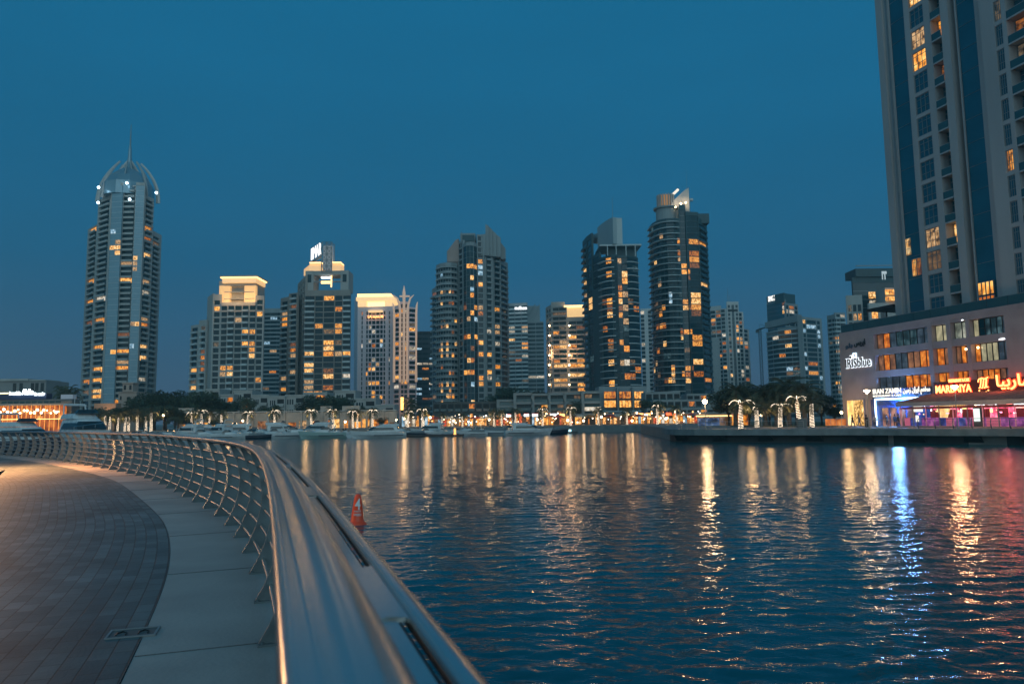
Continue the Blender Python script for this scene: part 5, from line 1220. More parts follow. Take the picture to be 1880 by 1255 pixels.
def palm(x, y, z, label, sc=1.0, kind=0, strings=2, rz=0, H=1.0, light=0, group=None, name='lit_palm'):
    t, c, _ = PALMS[kind % 3]
    r = thing(name, (x, y, z), label, 'palm tree', group, rz); r.scale = (sc, sc, sc * H)
    link('trunk', t, r); link('crown', c, r)
    if strings: link('string_light', STR_T[kind % 3], r)
    if strings > 1:
        for m in STR_F[kind % 3][:strings * 2]: link('frond_light', m, r)
    if light:
        l = bpy.data.lights.new('palm_light', 'POINT'); l.energy = light; l.color = (1, .58, .24); l.shadow_soft_size = .5
        o = bpy.data.objects.new('palm_light', l); COL.objects.link(o); o.parent = r; o.location = (0, -1.6, 3.4)
    return r
# string-lit palms of the far promenade: (pixel column, distance, fronds lit, scale)
fp = [(194, 193, 1, 1.05, 'leftmost of the lit palms beside the bow of the white yacht'), (202, 190, 2, .95, 'bent looking lit palm with glowing fronds beside the yacht bow'), (217, 196, 1, .9, 'thin lit palm trunk below the pink wind tower'), (230, 190, 2, .9, 'short lit palm with a glowing tuft below the wind tower'), (237, 192, 1, 1.1, 'tall bright lit palm trunk just beside the wind tower'),
      (253, 196, 1, 1.05, 'lit palm trunk standing before the olive trees by the wind tower'), (269, 196, 1, .95, 'short lit palm trunk close to the brightest thick trunk'), (278.5, 187, 2, 1.15, 'brightest thick lit palm trunk near the railing bend'), (352, 192, 3, 1.0, 'lit palm with a drooping glowing crown, first along the beige wall'), (370, 190, 3, 1.1, 'lit palm with long glowing fronds, second along the beige wall'),
      (384, 194, 1, 1.0, 'bare lit palm trunk, third along the beige wall'), (407, 192, 2, 1.0, 'lit palm with short glowing fronds, fourth along the beige wall'), (455, 192, 3, 1.0, 'umbrella shaped lit palm below the stepped residence'), (504.5, 191, 3, 1.05, 'umbrella shaped lit palm between the two stone residences'), (572, 191, 3, 1.05, 'umbrella shaped lit palm below the tower with the roof lettering'),
      (612, 191, 3, 1.05, 'umbrella shaped lit palm below the dark tree clump'), (648, 192, 3, .95, 'lit palm, first of a close pair behind the big white yacht'), (656, 193, 1, .95, 'lit palm trunk, second of a close pair behind the big white yacht'), (684, 192, 3, 1.0, 'lit palm with glowing fronds right behind the big white yacht cabin'), (749, 191, 3, .9, 'lit palm below the trident tower'),
      (776, 189, 3, 1.0, 'lit palm below the dark office block'), (811, 196, 1, .7, 'small lit trunk below the curved tower'), (849, 196, 1, .7, 'small lit trunk beside the curved tower entrance'), (907, 196, 2, .9, 'lit palm before the brightest shopfront'), (921, 194, 1, .85, 'squat lit palm trunk before the white shop sign'), (946, 192, 1, .9, 'lit palm trunk just behind the motor yacht'),
      (996, 194, 3, .95, 'lit palm with glowing fronds at the bow of the motor yacht'), (1047, 193, 3, 1.0, 'lit palm with a wide glowing crown beside the open quay'), (1098, 193, 1, .9, 'lit trunk between two orange quay lamps'), (1151, 193, 1, .85, 'lit trunk before the pale blue shop window'), (1207, 191, 2, 1.05, 'tall lit palm behind the dark wooden boat'), (1242, 192, 2, .95, 'lit palm before the red shop sign')]
for i, (x, d, st, sc, lab) in enumerate(fp):
    p = ground_xy(x, d); palm(p.x, p.y, LZ, lab, sc, i, st if st < 2 else st - (i % 2), i * 1.3, light=260 if st > 1 else 140, group='string-lit palms of the far promenade')
# big string-lit palms of the promontory
for i, (x, d, yt, st, lab) in enumerate(((1359, 103, 742, 3, 'tall string-lit palm standing nearest the quay edge'), (1389, 118, 752, 2, 'string-lit palm behind the tallest one'), (1431.5, 118, 747, 3, 'string-lit palm with one frond rising high'), (1466.5, 116, 735, 3, 'string-lit palm with two fronds arching down like a fountain'), (1490, 114, 740, 1, 'string-lit palm with bare glowing trunk beside the utility cabinet'))):
    p = ground_xy(x, d); H_ = zat(x, yt, d) - LZ; palm(p.x, p.y, LZ, lab, 1.2, i + 1, st, i * .9 + .4, H=H_ / (4.0 * 1.2), light=220, group='string-lit palms of the promontory')
# broad-leaved trees
def tree_meshes(seed, R, H, n):
    rnd = random.Random(seed); tr = MB(); h0 = H * .32
    tr.tube([(0, 0, 0), (.05, 0, h0 * .6), (0, .05, h0)], [.22, .17, .14], 8)
    blobs = []
    for k in range(9):
        a = k * 2.4; rr_ = R * rnd.uniform(.25, .75); z = h0 + (H - h0) * rnd.uniform(.25, .8); e = Vector((cos(a) * rr_, sin(a) * rr_, z)); blobs.append((e, R * rnd.uniform(.3, .5)))
        tr.tube([(0, 0, h0 * .9), (e.x * .5, e.y * .5, h0 + (z - h0) * .6), tuple(e)], [.10, .06, .02], 5)
    blobs.append((Vector((0, 0, H * .72)), R * .5))
    cr = MB()
    for k in range(n):
        c, r = rnd.choice(blobs); d = Vector((rnd.gauss(0, 1), rnd.gauss(0, 1), rnd.gauss(0, 1))).normalized() * r * rnd.random() ** .4
        p = c + Vector((d.x, d.y, d.z * .8)); s = rnd.uniform(.12, .26)
        a = Vector((rnd.gauss(0, 1), rnd.gauss(0, 1), rnd.gauss(0, 1))).normalized(); b = a.orthogonal().normalized()
        cr.add([p - a * s, p + b * s * .45, p + a * s, p - b * s * .45], [(0, 1, 2, 3)])
    return tr.mesh('trunk', BARK2, True), cr.mesh('crown', LEAF)
TREES = [tree_meshes(20 + s, 3.2, 6.5, 2600) for s in range(3)]
def tree(x, d, H, label, kind=0, wide=1.0, z=None, group='dark trees behind the far promenade'):
    p = ground_xy(x, d); t, c = TREES[kind % 3]; r = thing('broadleaf_tree', (p.x, p.y, LZ if z is None else z), label, 'tree', group, kind * 1.7)
    s = H / 6.5; r.scale = (s * wide, s * wide, s); link('trunk', t, r); link('crown', c, r)
for i, (x, d, yt, w_, lab) in enumerate(((262, 222, 729, 1.3, 'low dark tree beside the wind tower base'), (285, 224, 722, 1.2, 'rounded dark tree, first in the clump by the crown topped tower'), (303, 226, 716, 1.2, 'rounded dark tree, highest of the clump by the crown topped tower'), (322, 224, 723, 1.1, 'dark tree ending the clump by the crown topped tower'), (352, 222, 724, 1.1, 'dark tree at the foot of the stepped residence annex'), (372, 220, 718, 1.2, 'broad dark tree before the stepped residence'),
      (392, 221, 724, 1.2, 'dark tree between the stepped residence and the villas'), (408, 222, 733, 1.2, 'low dark tree beside the stepped villas'), (448, 216, 728, .8, 'slim dark tree before the white villas'), (494, 216, 741, 1.0, 'small dark tree between two white villas'), (570, 224, 728, 1.1, 'dark tree below the tower with the lettering, beside a villa'), (592, 224, 724, 1.3, 'widest dark tree below the tower with the roof lettering'), (612, 223, 727, 1.3, 'dark tree ending the clump before the pale hotel'), (633, 222, 736, 1.2, 'low dark tree before the slotted villa'), (655, 218, 744, 1.2, 'small dark tree under the slotted villa'),
      (930, 232, 707, 1.2, 'dark tree on the terrace roof beside the curved tower'), (945, 236, 712, 1.1, 'low dark tree on the terrace roof beside the banded slabs'), (985, 236, 716, 1.0, 'small dark tree on the terrace roof before the lamp lit hotel'), (1195, 226, 732, 1.2, 'dark tree beside the glass podium'), (1222, 226, 738, 1.1, 'low dark tree on the terraces below the rounded tower'))):
    tree(x, d, max(3, zat(x, yt, d) - LZ), lab, i, w_)
for i, (x, d, yt, w_, lab) in enumerate(((1338, 150, 716, 1.1, 'dark tree behind the first string-lit palm'), (1362, 146, 706, 1.1, 'tall dark tree behind the string-lit palms by the white tower'), (1388, 146, 722, 1.2, 'rounded dark tree under the tower crane'), (1412, 142, 714, 1.2, 'dark tree before the foot of the sloping block'), (1440, 140, 708, 1.2, 'broad dark tree in the middle of the promontory grove'), (1462, 136, 702, 1.1, 'highest dark tree of the promontory grove'), (1485, 136, 710, 1.1, 'dark tree under the corner of the sloping block'), (1508, 132, 722, 1.1, 'olive lit tree at the edge of the promontory grove'), (1532, 130, 744, 1.0, 'low dark shrub like tree beside the mauve wall'), (1425, 150, 728, 1.3, 'low wide tree filling the back of the grove'), (1375, 152, 732, 1.3, 'low wide tree behind the glowing fronds'))):
    tree(x, d, zat(x, yt, d) - LZ, lab, i + 1, w_ * 1.1, group='dark trees of the promontory grove')
for i, (x, d, yt, w_, lab) in enumerate(((192, 203, 748, 1.2, 'amber lit tree behind the first lit palm'), (212, 204, 744, 1.3, 'amber lit tree below the wind tower'), (236, 204, 746, 1.3, 'amber lit tree behind the tall bright trunk'), (258, 203, 745, 1.3, 'amber lit tree beside the thick bright trunk'), (282, 204, 742, 1.3, 'amber lit tree behind the thickest bright trunk'), (306, 202, 744, 1.3, 'amber lit tree in the gap between the two palm rows'), (328, 200, 748, 1.2, 'amber lit tree beside the end of the beige wall'), (344, 200, 757, 1.2, 'low bush like tree before the beige wall end'), (322, 196, 764, 1.3, 'low dark bush like tree by the railing bend'), (392, 199, 768, 1.2, 'low bush like tree between the wall palms'), (700, 199, 764, 1.2, 'low bush like tree past the big yacht'))):
    tree(x, d, zat(x, yt, d) - LZ, lab, i, w_, group='amber lit trees of the palm walk')
# tall dark date palms
for i, (x, d, yt, sc, lab, g) in enumerate(((125, 215, 712, 1.5, 'dark date palm beside the restaurant roof', 0), (131, 212, 716, 1.4, 'darkest date palm against the dusk sky beside the crown topped tower', 0), (112, 222, 714, 1.3, 'small dark date palm behind the restaurant roof', 0), (1350, 135, 706, 1.7, 'dark feathery palm above the string-lit palms', 1), (1405, 132, 708, 1.7, 'dark feathery palm in the gap beneath the crane', 1), (1448, 128, 698, 1.9, 'tallest dark feathery palm of the grove', 1), (1478, 126, 704, 1.8, 'dark feathery palm above the utility cabinet', 1), (1425, 130, 712, 1.6, 'dark feathery palm left of the tallest in the grove', 1), (755, 214, 733, 1.2, 'unlit palm at the foot of the trident tower', 0), (450, 208, 732, 1.1, 'unlit palm before the white villas', 0), (1058, 222, 738, 1.0, 'unlit palm on the terrace before the sail tower', 0))):
    p = ground_xy(x, d); H_ = (zat(x, yt, d) - LZ) / (sc * 4.0 + sc * 1.0) ; palm(p.x, p.y, LZ, lab, sc, i, 0, i, H=max(.5, H_), group='dark palms of the promontory grove' if g else 'dark palms behind the shore', name='palm_tree')

# ------------------------------------------------------------------ low buildings along the shore
def lowbox(name, label, x0, x1, yt, d, m, depth=8, z0=LZ, cat='building', group=None):
    p = ground_xy((x0 + x1) / 2, d); r = thing(name, (p.x, p.y + depth / 2, z0), label, cat, group); bx('wall', m, r, x0, d, x1, d, z0, zat((x0 + x1) / 2, yt, d), depth); return r
VW = mat('villa white render', (.40, .39, .37), .8, 0, .12, .4)
def villa(x0, x1, yt, d, label, nw=3, lits=(), seed=0):
    r = lowbox('villa', label, x0, x1, yt, d, VW, 9, group='villas above the retaining wall'); rnd = random.Random(seed); zt = zat((x0 + x1) / 2, yt, d); ppm = F / d
    bx('parapet', VW, r, x0 - .4, d, x1 + .4, d, zt, zt + .45, 9.2, .2)
    wpx = x1 - x0; fl = 0; z = zt - 3.0
    while z > LZ + 2.5 and fl < 3:
        xa = x0 + wpx * .10; xb = x0 + wpx * .46
        for k in range(nw):
            a = xa + (xb - xa) * k / nw; b = a + (xb - xa) / nw * .62; m = LIT['o'] if (fl, k) in lits else GLASS
            f = bx('window', METAL, r, a, d, b, d, z + .4, z + 2.1, .1, .06); bx('pane', m, f, a + .25, d, b - .25, d, z + .5, z + 2.0, .1, .09)
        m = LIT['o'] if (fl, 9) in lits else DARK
        bx('loggia', m, r, x0 + wpx * .54, d, x0 + wpx * .93, d, z + .2, z + 2.4, .1, .05); bx('balustrade', VW, r, x0 + wpx * .52, d, x0 + wpx * .95, d, z + .1, z + 1.0, .1, .8)
        z -= 3.3; fl += 1
    return r
for i, v in enumerate(((349, 366, 727, 236, 'narrow pale villa under the stepped tower annex', 1, ()), (377, 402, 716, 240, 'pale villa with an upper loggia below the stepped residence', 3, ()), (404, 428, 726, 234, 'stepped white villa with an amber lit balcony', 2, ((0, 9),)), (428, 462, 719, 238, 'white villa with three slot windows behind the slim dark tree', 3, ((1, 9),)),
    (462, 492, 727, 234, 'white villa with slot windows beside the banded slab', 3, ((1, 0),)), (492, 523, 729, 232, 'white villa with a deep loggia in the middle of the row', 3, ()), (523, 560, 727, 233, 'white villa with slot windows under the brown residence', 3, ()), (556, 600, 722, 243, 'pale villa half hidden by the wide dark tree', 3, ((0, 9),)), (614, 652, 719, 240, 'tall pale villa beside the pale hotel', 3, ()), (650, 690, 733, 232, 'slotted villa standing before the pale hotel', 3, ((1, 9),)), (690, 724, 745, 226, 'low villa with a flat canopy ending the row', 2, ())))  :
    villa(*v[:5], nw=v[5], lits=v[6], seed=i)
rw = lowbox('retaining_wall', 'long beige retaining wall glowing behind the umbrella shaped palms', 326, 728, 757, 207, mat('beige retaining wall', (.44, .37, .31), .85, 0, .18, .5), 3, cat='wall')
zt = zat(450, 757, 207)
bx('coping', VW, rw, 325, 207, 728.3, 207, zt, zt + .3, 3.2, .2)
for x in (428, 463, 492, 521, 552, 590, 606, 640, 672, 702): bx('pilaster', MATS['beige retaining wall'], rw, x, 207, x + 3.5, 207, LZ, zt, .2, .4)
rnd = random.Random(77); x = 336
while x < 722:
    w_ = rnd.uniform(5, 15); bx('lit_alcove', rnd.choice(LITV['o'] + LITV['a'][1:] + LITV['d']), rw, x, 207, x + w_, 207, LZ + .1, LZ + rnd.uniform(1.3, 2.5), .1, .06); x += w_ + rnd.uniform(1.5, 9)
for x0, x1 in ((327, 352), (588, 608), (628, 660)): bx('upper_parapet', MATS['beige retaining wall'], rw, x0, 208, x1, 208, zt + .3, zt + 1.5, 1.5)
# wind tower pavilion
wt = lowbox('wind_tower', 'small pink square wind tower with arched openings beside the lit palms', 216, 249, 721, 236, mat('pink render', (.42, .31, .26), .8, 0, .1, .4), 6)
z1, z2 = zat(232, 721, 236), zat(232, 702, 236)
bx('cornice', MATS['pink render'], wt, 215, 236, 250, 236, z1, z1 + .4, 6.3, .2); bx('turret', MATS['pink render'], wt, 223, 235.5, 242, 235.5, z1 + .4, z2 - .4, 3.4); bx('cornice', MATS['pink render'], wt, 222, 235.4, 243, 235.4, z2 - .4, z2, 3.8, .2)
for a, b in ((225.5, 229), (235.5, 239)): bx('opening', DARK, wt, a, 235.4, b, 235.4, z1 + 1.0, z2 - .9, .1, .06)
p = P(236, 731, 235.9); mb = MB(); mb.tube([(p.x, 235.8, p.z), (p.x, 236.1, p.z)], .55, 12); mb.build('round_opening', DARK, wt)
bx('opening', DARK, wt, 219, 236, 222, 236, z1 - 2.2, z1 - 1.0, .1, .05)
b_ = lowbox('garden_wall', 'orange lit garden wall beside the wind tower', 172, 212, 740, 215, mat('orange washed wall', (.40, .27, .19), .8, 0, .1, .4), 3, cat='wall')
p = ground_xy(190, 212); point(b_, (p.x, p.y, LZ + 5.5), (1, .5, .18), 300, .3)
# restaurant on the left shore
rt = lowbox('shore_restaurant', 'low waterside restaurant with a glowing orange dining hall', -60, 131, 733, 168, mat('teal grey render', (.10, .13, .14), .7, 0, .15, .4), 3)
zc = zat(60, 744, 166)
bx('roof_slab', WALLG, rt, -62, 164, 126, 164, zc, zc + .35, 2.5, .6)
bx('dining_hall', lit('orange dining hall', (.60, .10, .008), (.95, .25, .03), .75, .7, .25), rt, -60, 167, 120, 167, LZ + .3, zc, .4)
bx('bar_rail', WARM, rt, -60, 163, 118, 163, zat(60, 769.5, 163), zat(60, 768.5, 163), .1)
bx('fascia', mat('dark blue fascia', (.01, .03, .09), .5), rt, -30, 168, 84, 168, zat(40, 733, 168), zat(40, 722, 168), 2, .2)
bx('side_room', WALLP, rt, 110, 169, 132, 169, zc + .4, zat(120, 724, 169), 1.5)
rnd = random.Random(3)
for k in range(26):
    x = -40 + k * 6 + rnd.uniform(-2, 2); mb = MB(); p = P(x, 751 + rnd.uniform(0, 7), 164.5); mb.ball((p.x, p.y, p.z), rnd.uniform(.14, .30), 7); mb.build('lantern', WARM2, rt)
for k in range(18): x = -30 + k * 8.6; bx('slim_column', mat('amber column', (.4, .2, .08), .6, emit=(1, .4, .08), es=.7), rt, x, 164.4, x + 1, 164.4, LZ + .2, zc, .15)
for x in (20, 60, 100): p = ground_xy(x, 162); point(rt, (p.x, p.y, LZ + 3.6), (1, .42, .1), 350, .4, 'hall_light')
for k in range(10): x = 2 + k * 11; bx('glazing', GLASST, rt, x, 168, x + 9.5, 168, zc + .5, zat(60, 736, 168), .1, .06)
zz = zat(40, 727, 167.5)
for x0, x1, h in ((-12, 12.5, .35), ):
    bx('light_bar', glow('pale yellow light bar', (1, .85, .45), 3), rt, x0, 167.4, x1, 167.4, zat(6, 722.5, 167), zat(6, 720.5, 167), .1)
for x0, x1, yb, yt, body in ((15, 36, 725, 718.5, 'humololu'), (38, 59, 724.5, 714, 'Alulba'), (61, 80.5, 726, 720, 'lu anlr')):
    p, q = ground_xy(x0, 167.2), ground_xy(x1, 167.2); lettering('sign_letters', body, glow('white blue letters', (.85, .95, 1), 4), rt, Vector((p.x, p.y, zat(x0, yb, 167))), Vector((1, 0)), Vector((0, -1)), q.x - p.x, zat(x0, yt, 167) - zat(x0, yb, 167), .08, .07)
vl = lowbox('shore_villa', 'large grey flat roofed villa behind the shore restaurant', -40, 82, 699, 235, mat('grey villa render', (.25, .25, .25), .8, 0, .12, .3), 12)
for x in (21, 33, 54, 62, 72): bx('window', GLASS, vl, x, 235, x + 6, 235, zat(40, 718, 235), zat(40, 703, 235), .1, .08)
bx('cornice', VW, vl, -42, 235, 50, 235, zat(40, 699, 235) + .01, zat(40, 695, 235), 12, .5); bx('pavilion', VW, vl, 50, 234.5, 80, 234.5, zat(64, 699, 235), zat(64, 697, 235), 8)
# modern terrace blocks in the middle
fr_ = mat('pale frame concrete', (.25, .27, .27), .75, 0, .12, .4)
for i, (x0, x1, yt, yb, d, lab, lt) in enumerate(((912, 944, 733, 760, 226, 'low framed terrace house beside the curved tower podium', ()), (943, 978, 721, 760, 224, 'framed terrace house with deep dark loggias, first tall one', ()), (976, 1008, 722, 760, 224, 'framed terrace house with one amber window', (1,)), (1006, 1037, 721, 760, 224, 'framed terrace house in the middle of the row', ()), (1035, 1070, 720, 760, 224, 'framed terrace house next to the one with the glowing terrace', ()), (1068, 1103, 718, 760, 222, 'framed terrace house with a bright cream terrace at its foot', (2,)))):
    r = thing('terrace_house', (*ground_xy((x0 + x1) / 2, d), LZ), lab, 'terrace house', 'framed terrace houses on the shore')
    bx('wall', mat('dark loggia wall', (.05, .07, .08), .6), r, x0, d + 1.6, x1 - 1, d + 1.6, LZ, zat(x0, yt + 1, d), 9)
    zt = zat(x0, yt, d); nfl = 2 if yt < 730 else 1
    bx('side_frame', fr_, r, x0, d, x0 + 5.5, d, LZ, zt, 3); bx('roof_frame', fr_, r, x0 + 5.5, d, x1 - .2, d, zt - .7, zt, 3); zm = zat(x0, (yt + yb) / 2 - 1, d)
    bx('mid_slab', fr_, r, x0 + 5.5, d, x1 - .2, d, zm - .4, zm + .3, 3)
    for z_ in (zm + .31, zat(x0, yb - 6, d)): bx('glass_rail', mat('green balcony glass', (.02, .07, .08), .1, spec=.8), r, x0 + 6, d, x1 - .6, d, z_, z_ + .9, .08)
    for k, (za, zb_) in enumerate(((zm + .3, zt - .7), (LZ + 3.5, zm - .4))):
        for j in range(2):
            a = x0 + 7 + j * (x1 - x0 - 9) / 2; m = LIT['a'] if (k in lt and j == 1 and k == 1) else (LIT['d'] if (i + j + k) % 5 == 0 else GLASST)
            bx('window', m, r, a, d + 1.5, a + (x1 - x0 - 9) / 2 - .7, d + 1.5, za + .1, zb_ - .2, .1, .06)
    if 2 in lt: bx('lit_terrace', LIT['w'], r, x0 + 6, d, x1, d, zat(x0, 754, d), zat(x0, 747, d), .5, 1.2)
for i, (x0, x1, yt, d, lab) in enumerate(((1186, 1250, 719, 236, 'stepped concrete terraces below the rounded tower, upper tier'), (1200, 1290, 733, 230, 'stepped concrete terraces below the rounded tower, middle tier'), (1262, 1336, 722, 240, 'stepped concrete terraces beside the white tower'), (1188, 1335, 748, 222, 'lowest concrete terrace behind the orange kiosks'), (795, 912, 737, 228, 'dark podium at the foot of the curved tower'))):
    r = lowbox('terrace_block', lab, x0, x1, yt, d, fr_ if i != 4 else mat('dark podium wall', (.07, .08, .08), .7, 0, .2, .4), 8, cat='terrace'); zt = zat((x0 + x1) / 2, yt, d)
    n = max(3, int((x1 - x0) / 12))
    for k in range(n):
        a = x0 + (x1 - x0) * (k + .12) / n; b = x0 + (x1 - x0) * (k + .9) / n
        lt_ = (k * 7 + i * 3) % 9 == 2
        bx('opening', LIT['o'] if lt_ else DARK, r, a, d, b, d, zt - 3.0, zt - .7, .1, .05); bx('glass_rail', MATS['green balcony glass'], r, a, d, b, d, zt - 3.0, zt - 2.1, .1, .6)
# arcade of shops
ar = lowbox('shop_arcade', 'long low waterfront arcade packed with glowing shops and cafes', 735, 1345, 762, 207, mat('arcade wall', (.16, .15, .14), .7, 0, .2, .5), 8)
zt = zat(1040, 762, 207); rnd = random.Random(5)
bx('canopy', WALLG, ar, 880, 206, 1345, 206, zt - .1, zt + .35, 6, 3.0)
x = 738
SHa = lit('busy cafe front', (.75, .27, .04), (1, .75, .4), 1.5, 2.2, .04); SHo = lit('busy amber front', (.45, .11, .01), (1, .5, .14), 1.2, 2.4, .05)
SH = [SHa, SHo, SHa, LIT['w'], LIT['d'], SHo, SHa, LIT['d'], lit('red lit shop', (.7, .07, .02), (1, .3, .1), 1.0, 2.0, .1), LIT['o'], LIT['a'], LIT['c']]
while x < 1342:
    w_ = rnd.uniform(2.5, 8); h = rnd.uniform(1.4, 3.5)
    if rnd.random() < .86: bx('shop_window', rnd.choice(SH), ar, x, 207, x + w_ * .86, 207, LZ + .15, LZ + h, .1, .07)
    x += w_
for i, (a, b, y, k, lab) in enumerate(((929, 938, 763, 'w', 'white shop sign nearest the curved tower'), (948, 955, 762, 'r', 'small red shop sign between two white ones'), (962, 971, 762, 'w', 'white shop sign with a red edge, middle of three'), (977, 988, 762, 'w', 'white shop sign beside the motor yacht bow'), (1010, 1021, 762, 'w', 'white shop sign alone under the terrace houses'), (1027, 1037, 762, 'o', 'orange shop sign under the terrace houses'), (1170, 1181, 761, 'o', 'orange shop sign under the glass podium'), (1186, 1194, 761, 'o', 'second orange shop sign under the glass podium'), (1223, 1234, 760, 'r', 'bright red shop sign'), (1238, 1243, 759, 'r', 'narrow red sign next to the bright red one'))):
    s = thing('shop_sign', (*ground_xy((a + b) / 2, 202), zat(a, y + 2, 202)), lab, 'sign', 'lit shop signs on the arcade'); m = {'w': WHITEG, 'r': REDG, 'o': ORANGEG}[k]
    bx('panel', BLACKM, s, a - .3, 202.2, b + .3, 202.2, zat(a, y + 3, 202), zat(a, y - 3, 202), .3); bx('lit_face', m, s, a, 202, b, 202, zat(a, y + 2.2, 202), zat(a, y - 2.0, 202), .1); bx('lit_edge', REDG if i in (0, 2, 3) else m, s, a, 202, b, 202, zat(a, y - 2.1, 202), zat(a, y - 2.8, 202), .1)
# cafe parasols, lamps
def lamp(x, d, yt, label, name='street_lamp', e=90, r=.22, m=None, col=(1, .6, .3), group=None, bowl=False):
    p = ground_xy(x, d); zt = zat(x, yt, d); o = thing(name, (p.x, p.y, LZ), label, 'street lamp', group)
    mb = MB(); mb.lathe([(.12, 0), (.12, .25), (.06, .35), (.045, zt - LZ - r)], 10); mb.build('pole', METAL, o, loc=(0, 0, 0))
    mb = MB()
    if bowl: mb.lathe([(.05, -.22), (.14, -.12), (.31, .05), (.34, .12), (.2, .18), (.02, .2)], 14)
    else: mb.ball((0, 0, 0), r)
    mb.build('lamp_shade', m or WARM2, o, loc=(0, 0, zt - LZ), smooth=True)
    if e: l = point(o, (0, 0, zt - LZ - .8 if not bowl else zt - LZ + .9), col, e, r); l.matrix_parent_inverse = Matrix.Identity(4)
    return o
BRIGHT = glow('blazing street lamp', (1, .66, .34), 130)
lamp(1295, 104.5, 737, 'blazing street lamp on the tip of the promontory', e=260, r=.3, m=BRIGHT)
lamp(1594, 91.5, 718.5, 'bowl shaped street lamp before the mauve end wall', e=300, m=glow('bowl lamp', (1, .72, .45), 60), bowl=True)
lamp(1756.5, 83, 711, 'blazing bowl street lamp overlapping the red lettering', e=420, m=BRIGHT, bowl=True, col=(1, .5, .22))
for i, (x, d, y, lab) in enumerate(((1397, 128, 762, 'small globe lamp between two string-lit palms'), (1360, 160, 727, 'tall orange lamp above the trees'), (1545, 112, 757, 'orange globe lamp beside the bright doorway'), (1104, 189, 765, 'orange quay lamp before the cafes'), (1071, 190, 772, 'white quay lamp before the cafes'), (1098, 187.5, 786, 'low orange quay light, first of two'), (1107, 187.5, 785, 'low orange quay light, second of two'), (1042, 190, 771, 'pale quay lamp beside the wide lit palm'), (986, 196, 770, 'orange lamp behind the motor yacht bow'), (833, 196, 772, 'yellow lamp below the curved tower'), (742, 196, 768, 'orange street lamp under the trident tower'), (728, 196, 771, 'orange street lamp beside the pale hotel foot'), (790, 198, 766, 'red orange lamp beneath the office block'), (898, 196, 770, 'lamp before the brightest cafe'), (1222, 190, 768, 'lamp above the blue boat'), (1160, 190, 772, 'lamp between two cafes under the podium'), (300, 198, 762, 'small warm lamp behind the lit palms'), (446, 198, 772, 'small warm lamp by the first alcoves'), (634, 196, 774, 'small white lamp above the moored yachts'))):
    lamp(x, d, y, lab, e=60 if d > 150 else 40, r=.28 if d > 150 else .2, group='globe lamps along the shore')
PAR = [mat('red parasol cloth', (.35, .04, .03), .7), mat('cream parasol cloth', (.5, .42, .32), .7), mat('orange parasol cloth', (.5, .18, .04), .7)]
def parasol_mesh():
    mb = MB(); mb.lathe([(1.7, 2.1), (1.68, 2.2), (.9, 2.55), (.05, 2.85)], 8); return mb
pm = [parasol_mesh().mesh('canopy', m) for m in PAR]; mb = MB(); mb.tube([(0, 0, 0), (0, 0, 2.6)], .04, 6); pole_ = mb.mesh('pole', METAL)
for i, x in enumerate((800, 822, 858, 872, 893, 1012, 1026, 1066, 1082, 1120, 1132, 1143, 1172, 1184, 1256, 1270)):
    p = ground_xy(x, 199 + (i % 3)); o = thing('parasol', (p.x, p.y, LZ), ('red', 'cream', 'orange')[i % 3] + ' cafe parasol in the glow of the arcade, ' + ('below the curved tower', 'beside a small lit trunk', 'at the first cafe tables', 'next to the brightest shop', 'before the bright cafe windows', 'by the bow of the motor yacht', 'under the terrace houses', 'beside the wide lit palm', 'before the two low quay lights', 'behind the two low quay lights', 'under the cream terrace', 'by the pale blue shop window', 'under the glass podium', 'by the orange shop signs', 'past the red sign', 'nearest the market stall')[i], 'parasol', 'cafe parasols along the arcade')
    link('canopy', pm[i % 3], o); link('pole', pole_, o)
# cafe glow: small lamps strung along the front
rnd = random.Random(8)
sl = thing('festoon', (*ground_xy(1040, 200), LZ), 'long string of warm festoon bulbs along the arcade front', 'string light')
mb = MB(); mb.tube([tuple(ground_xy(x, 201)) + (LZ + 3.4 + .3 * sin(x * .7),) for x in range(800, 1300, 5)], .02, 3); mb.build('cable', BLACKM, sl)
for k in range(100):
    x = rnd.uniform(740, 1290); p = ground_xy(x, rnd.uniform(195, 203)); mb = MB(); mb.ball((p.x, p.y, LZ + rnd.uniform(.6, 3.4)), rnd.uniform(.09, .22), 5); mb.build('bulb', rnd.choice([WARM2, WARM2, STRINGM, WHITEG, ORANGEG]), sl)
# market stall with a lit eave on the promontory
ms = thing('market_stall', (*ground_xy(1320, 150), LZ), 'long market stall with a row of warm bulbs along its eave', 'market stall')
za, zb_ = zat(1320, 763, 150), zat(1320, 784, 150)
bx('roof', WALLG, ms, 1278, 152, 1358, 152, za + .1, za + .4, 4, .4); bx('eave_lights', WARM, ms, 1278, 151.4, 1356, 151.4, za - .12, za + .1, .2)
bx('counter', lit('blue stall goods', (.05, .12, .3), (.3, .45, .7), .6, 1.2, .2), ms, 1282, 151, 1320, 151, LZ, LZ + 1.5, .6); bx('counter', LIT['o'], ms, 1345, 151, 1373, 151, LZ, LZ + 2.3, .6); bx('back_wall', LIT['d'], ms, 1280, 154, 1372, 154, LZ, za, .2)
for x in (1280, 1300, 1320, 1340, 1356): bx('post', METAL, ms, x, 151.2, x + .8, 151.2, LZ, za, .12)
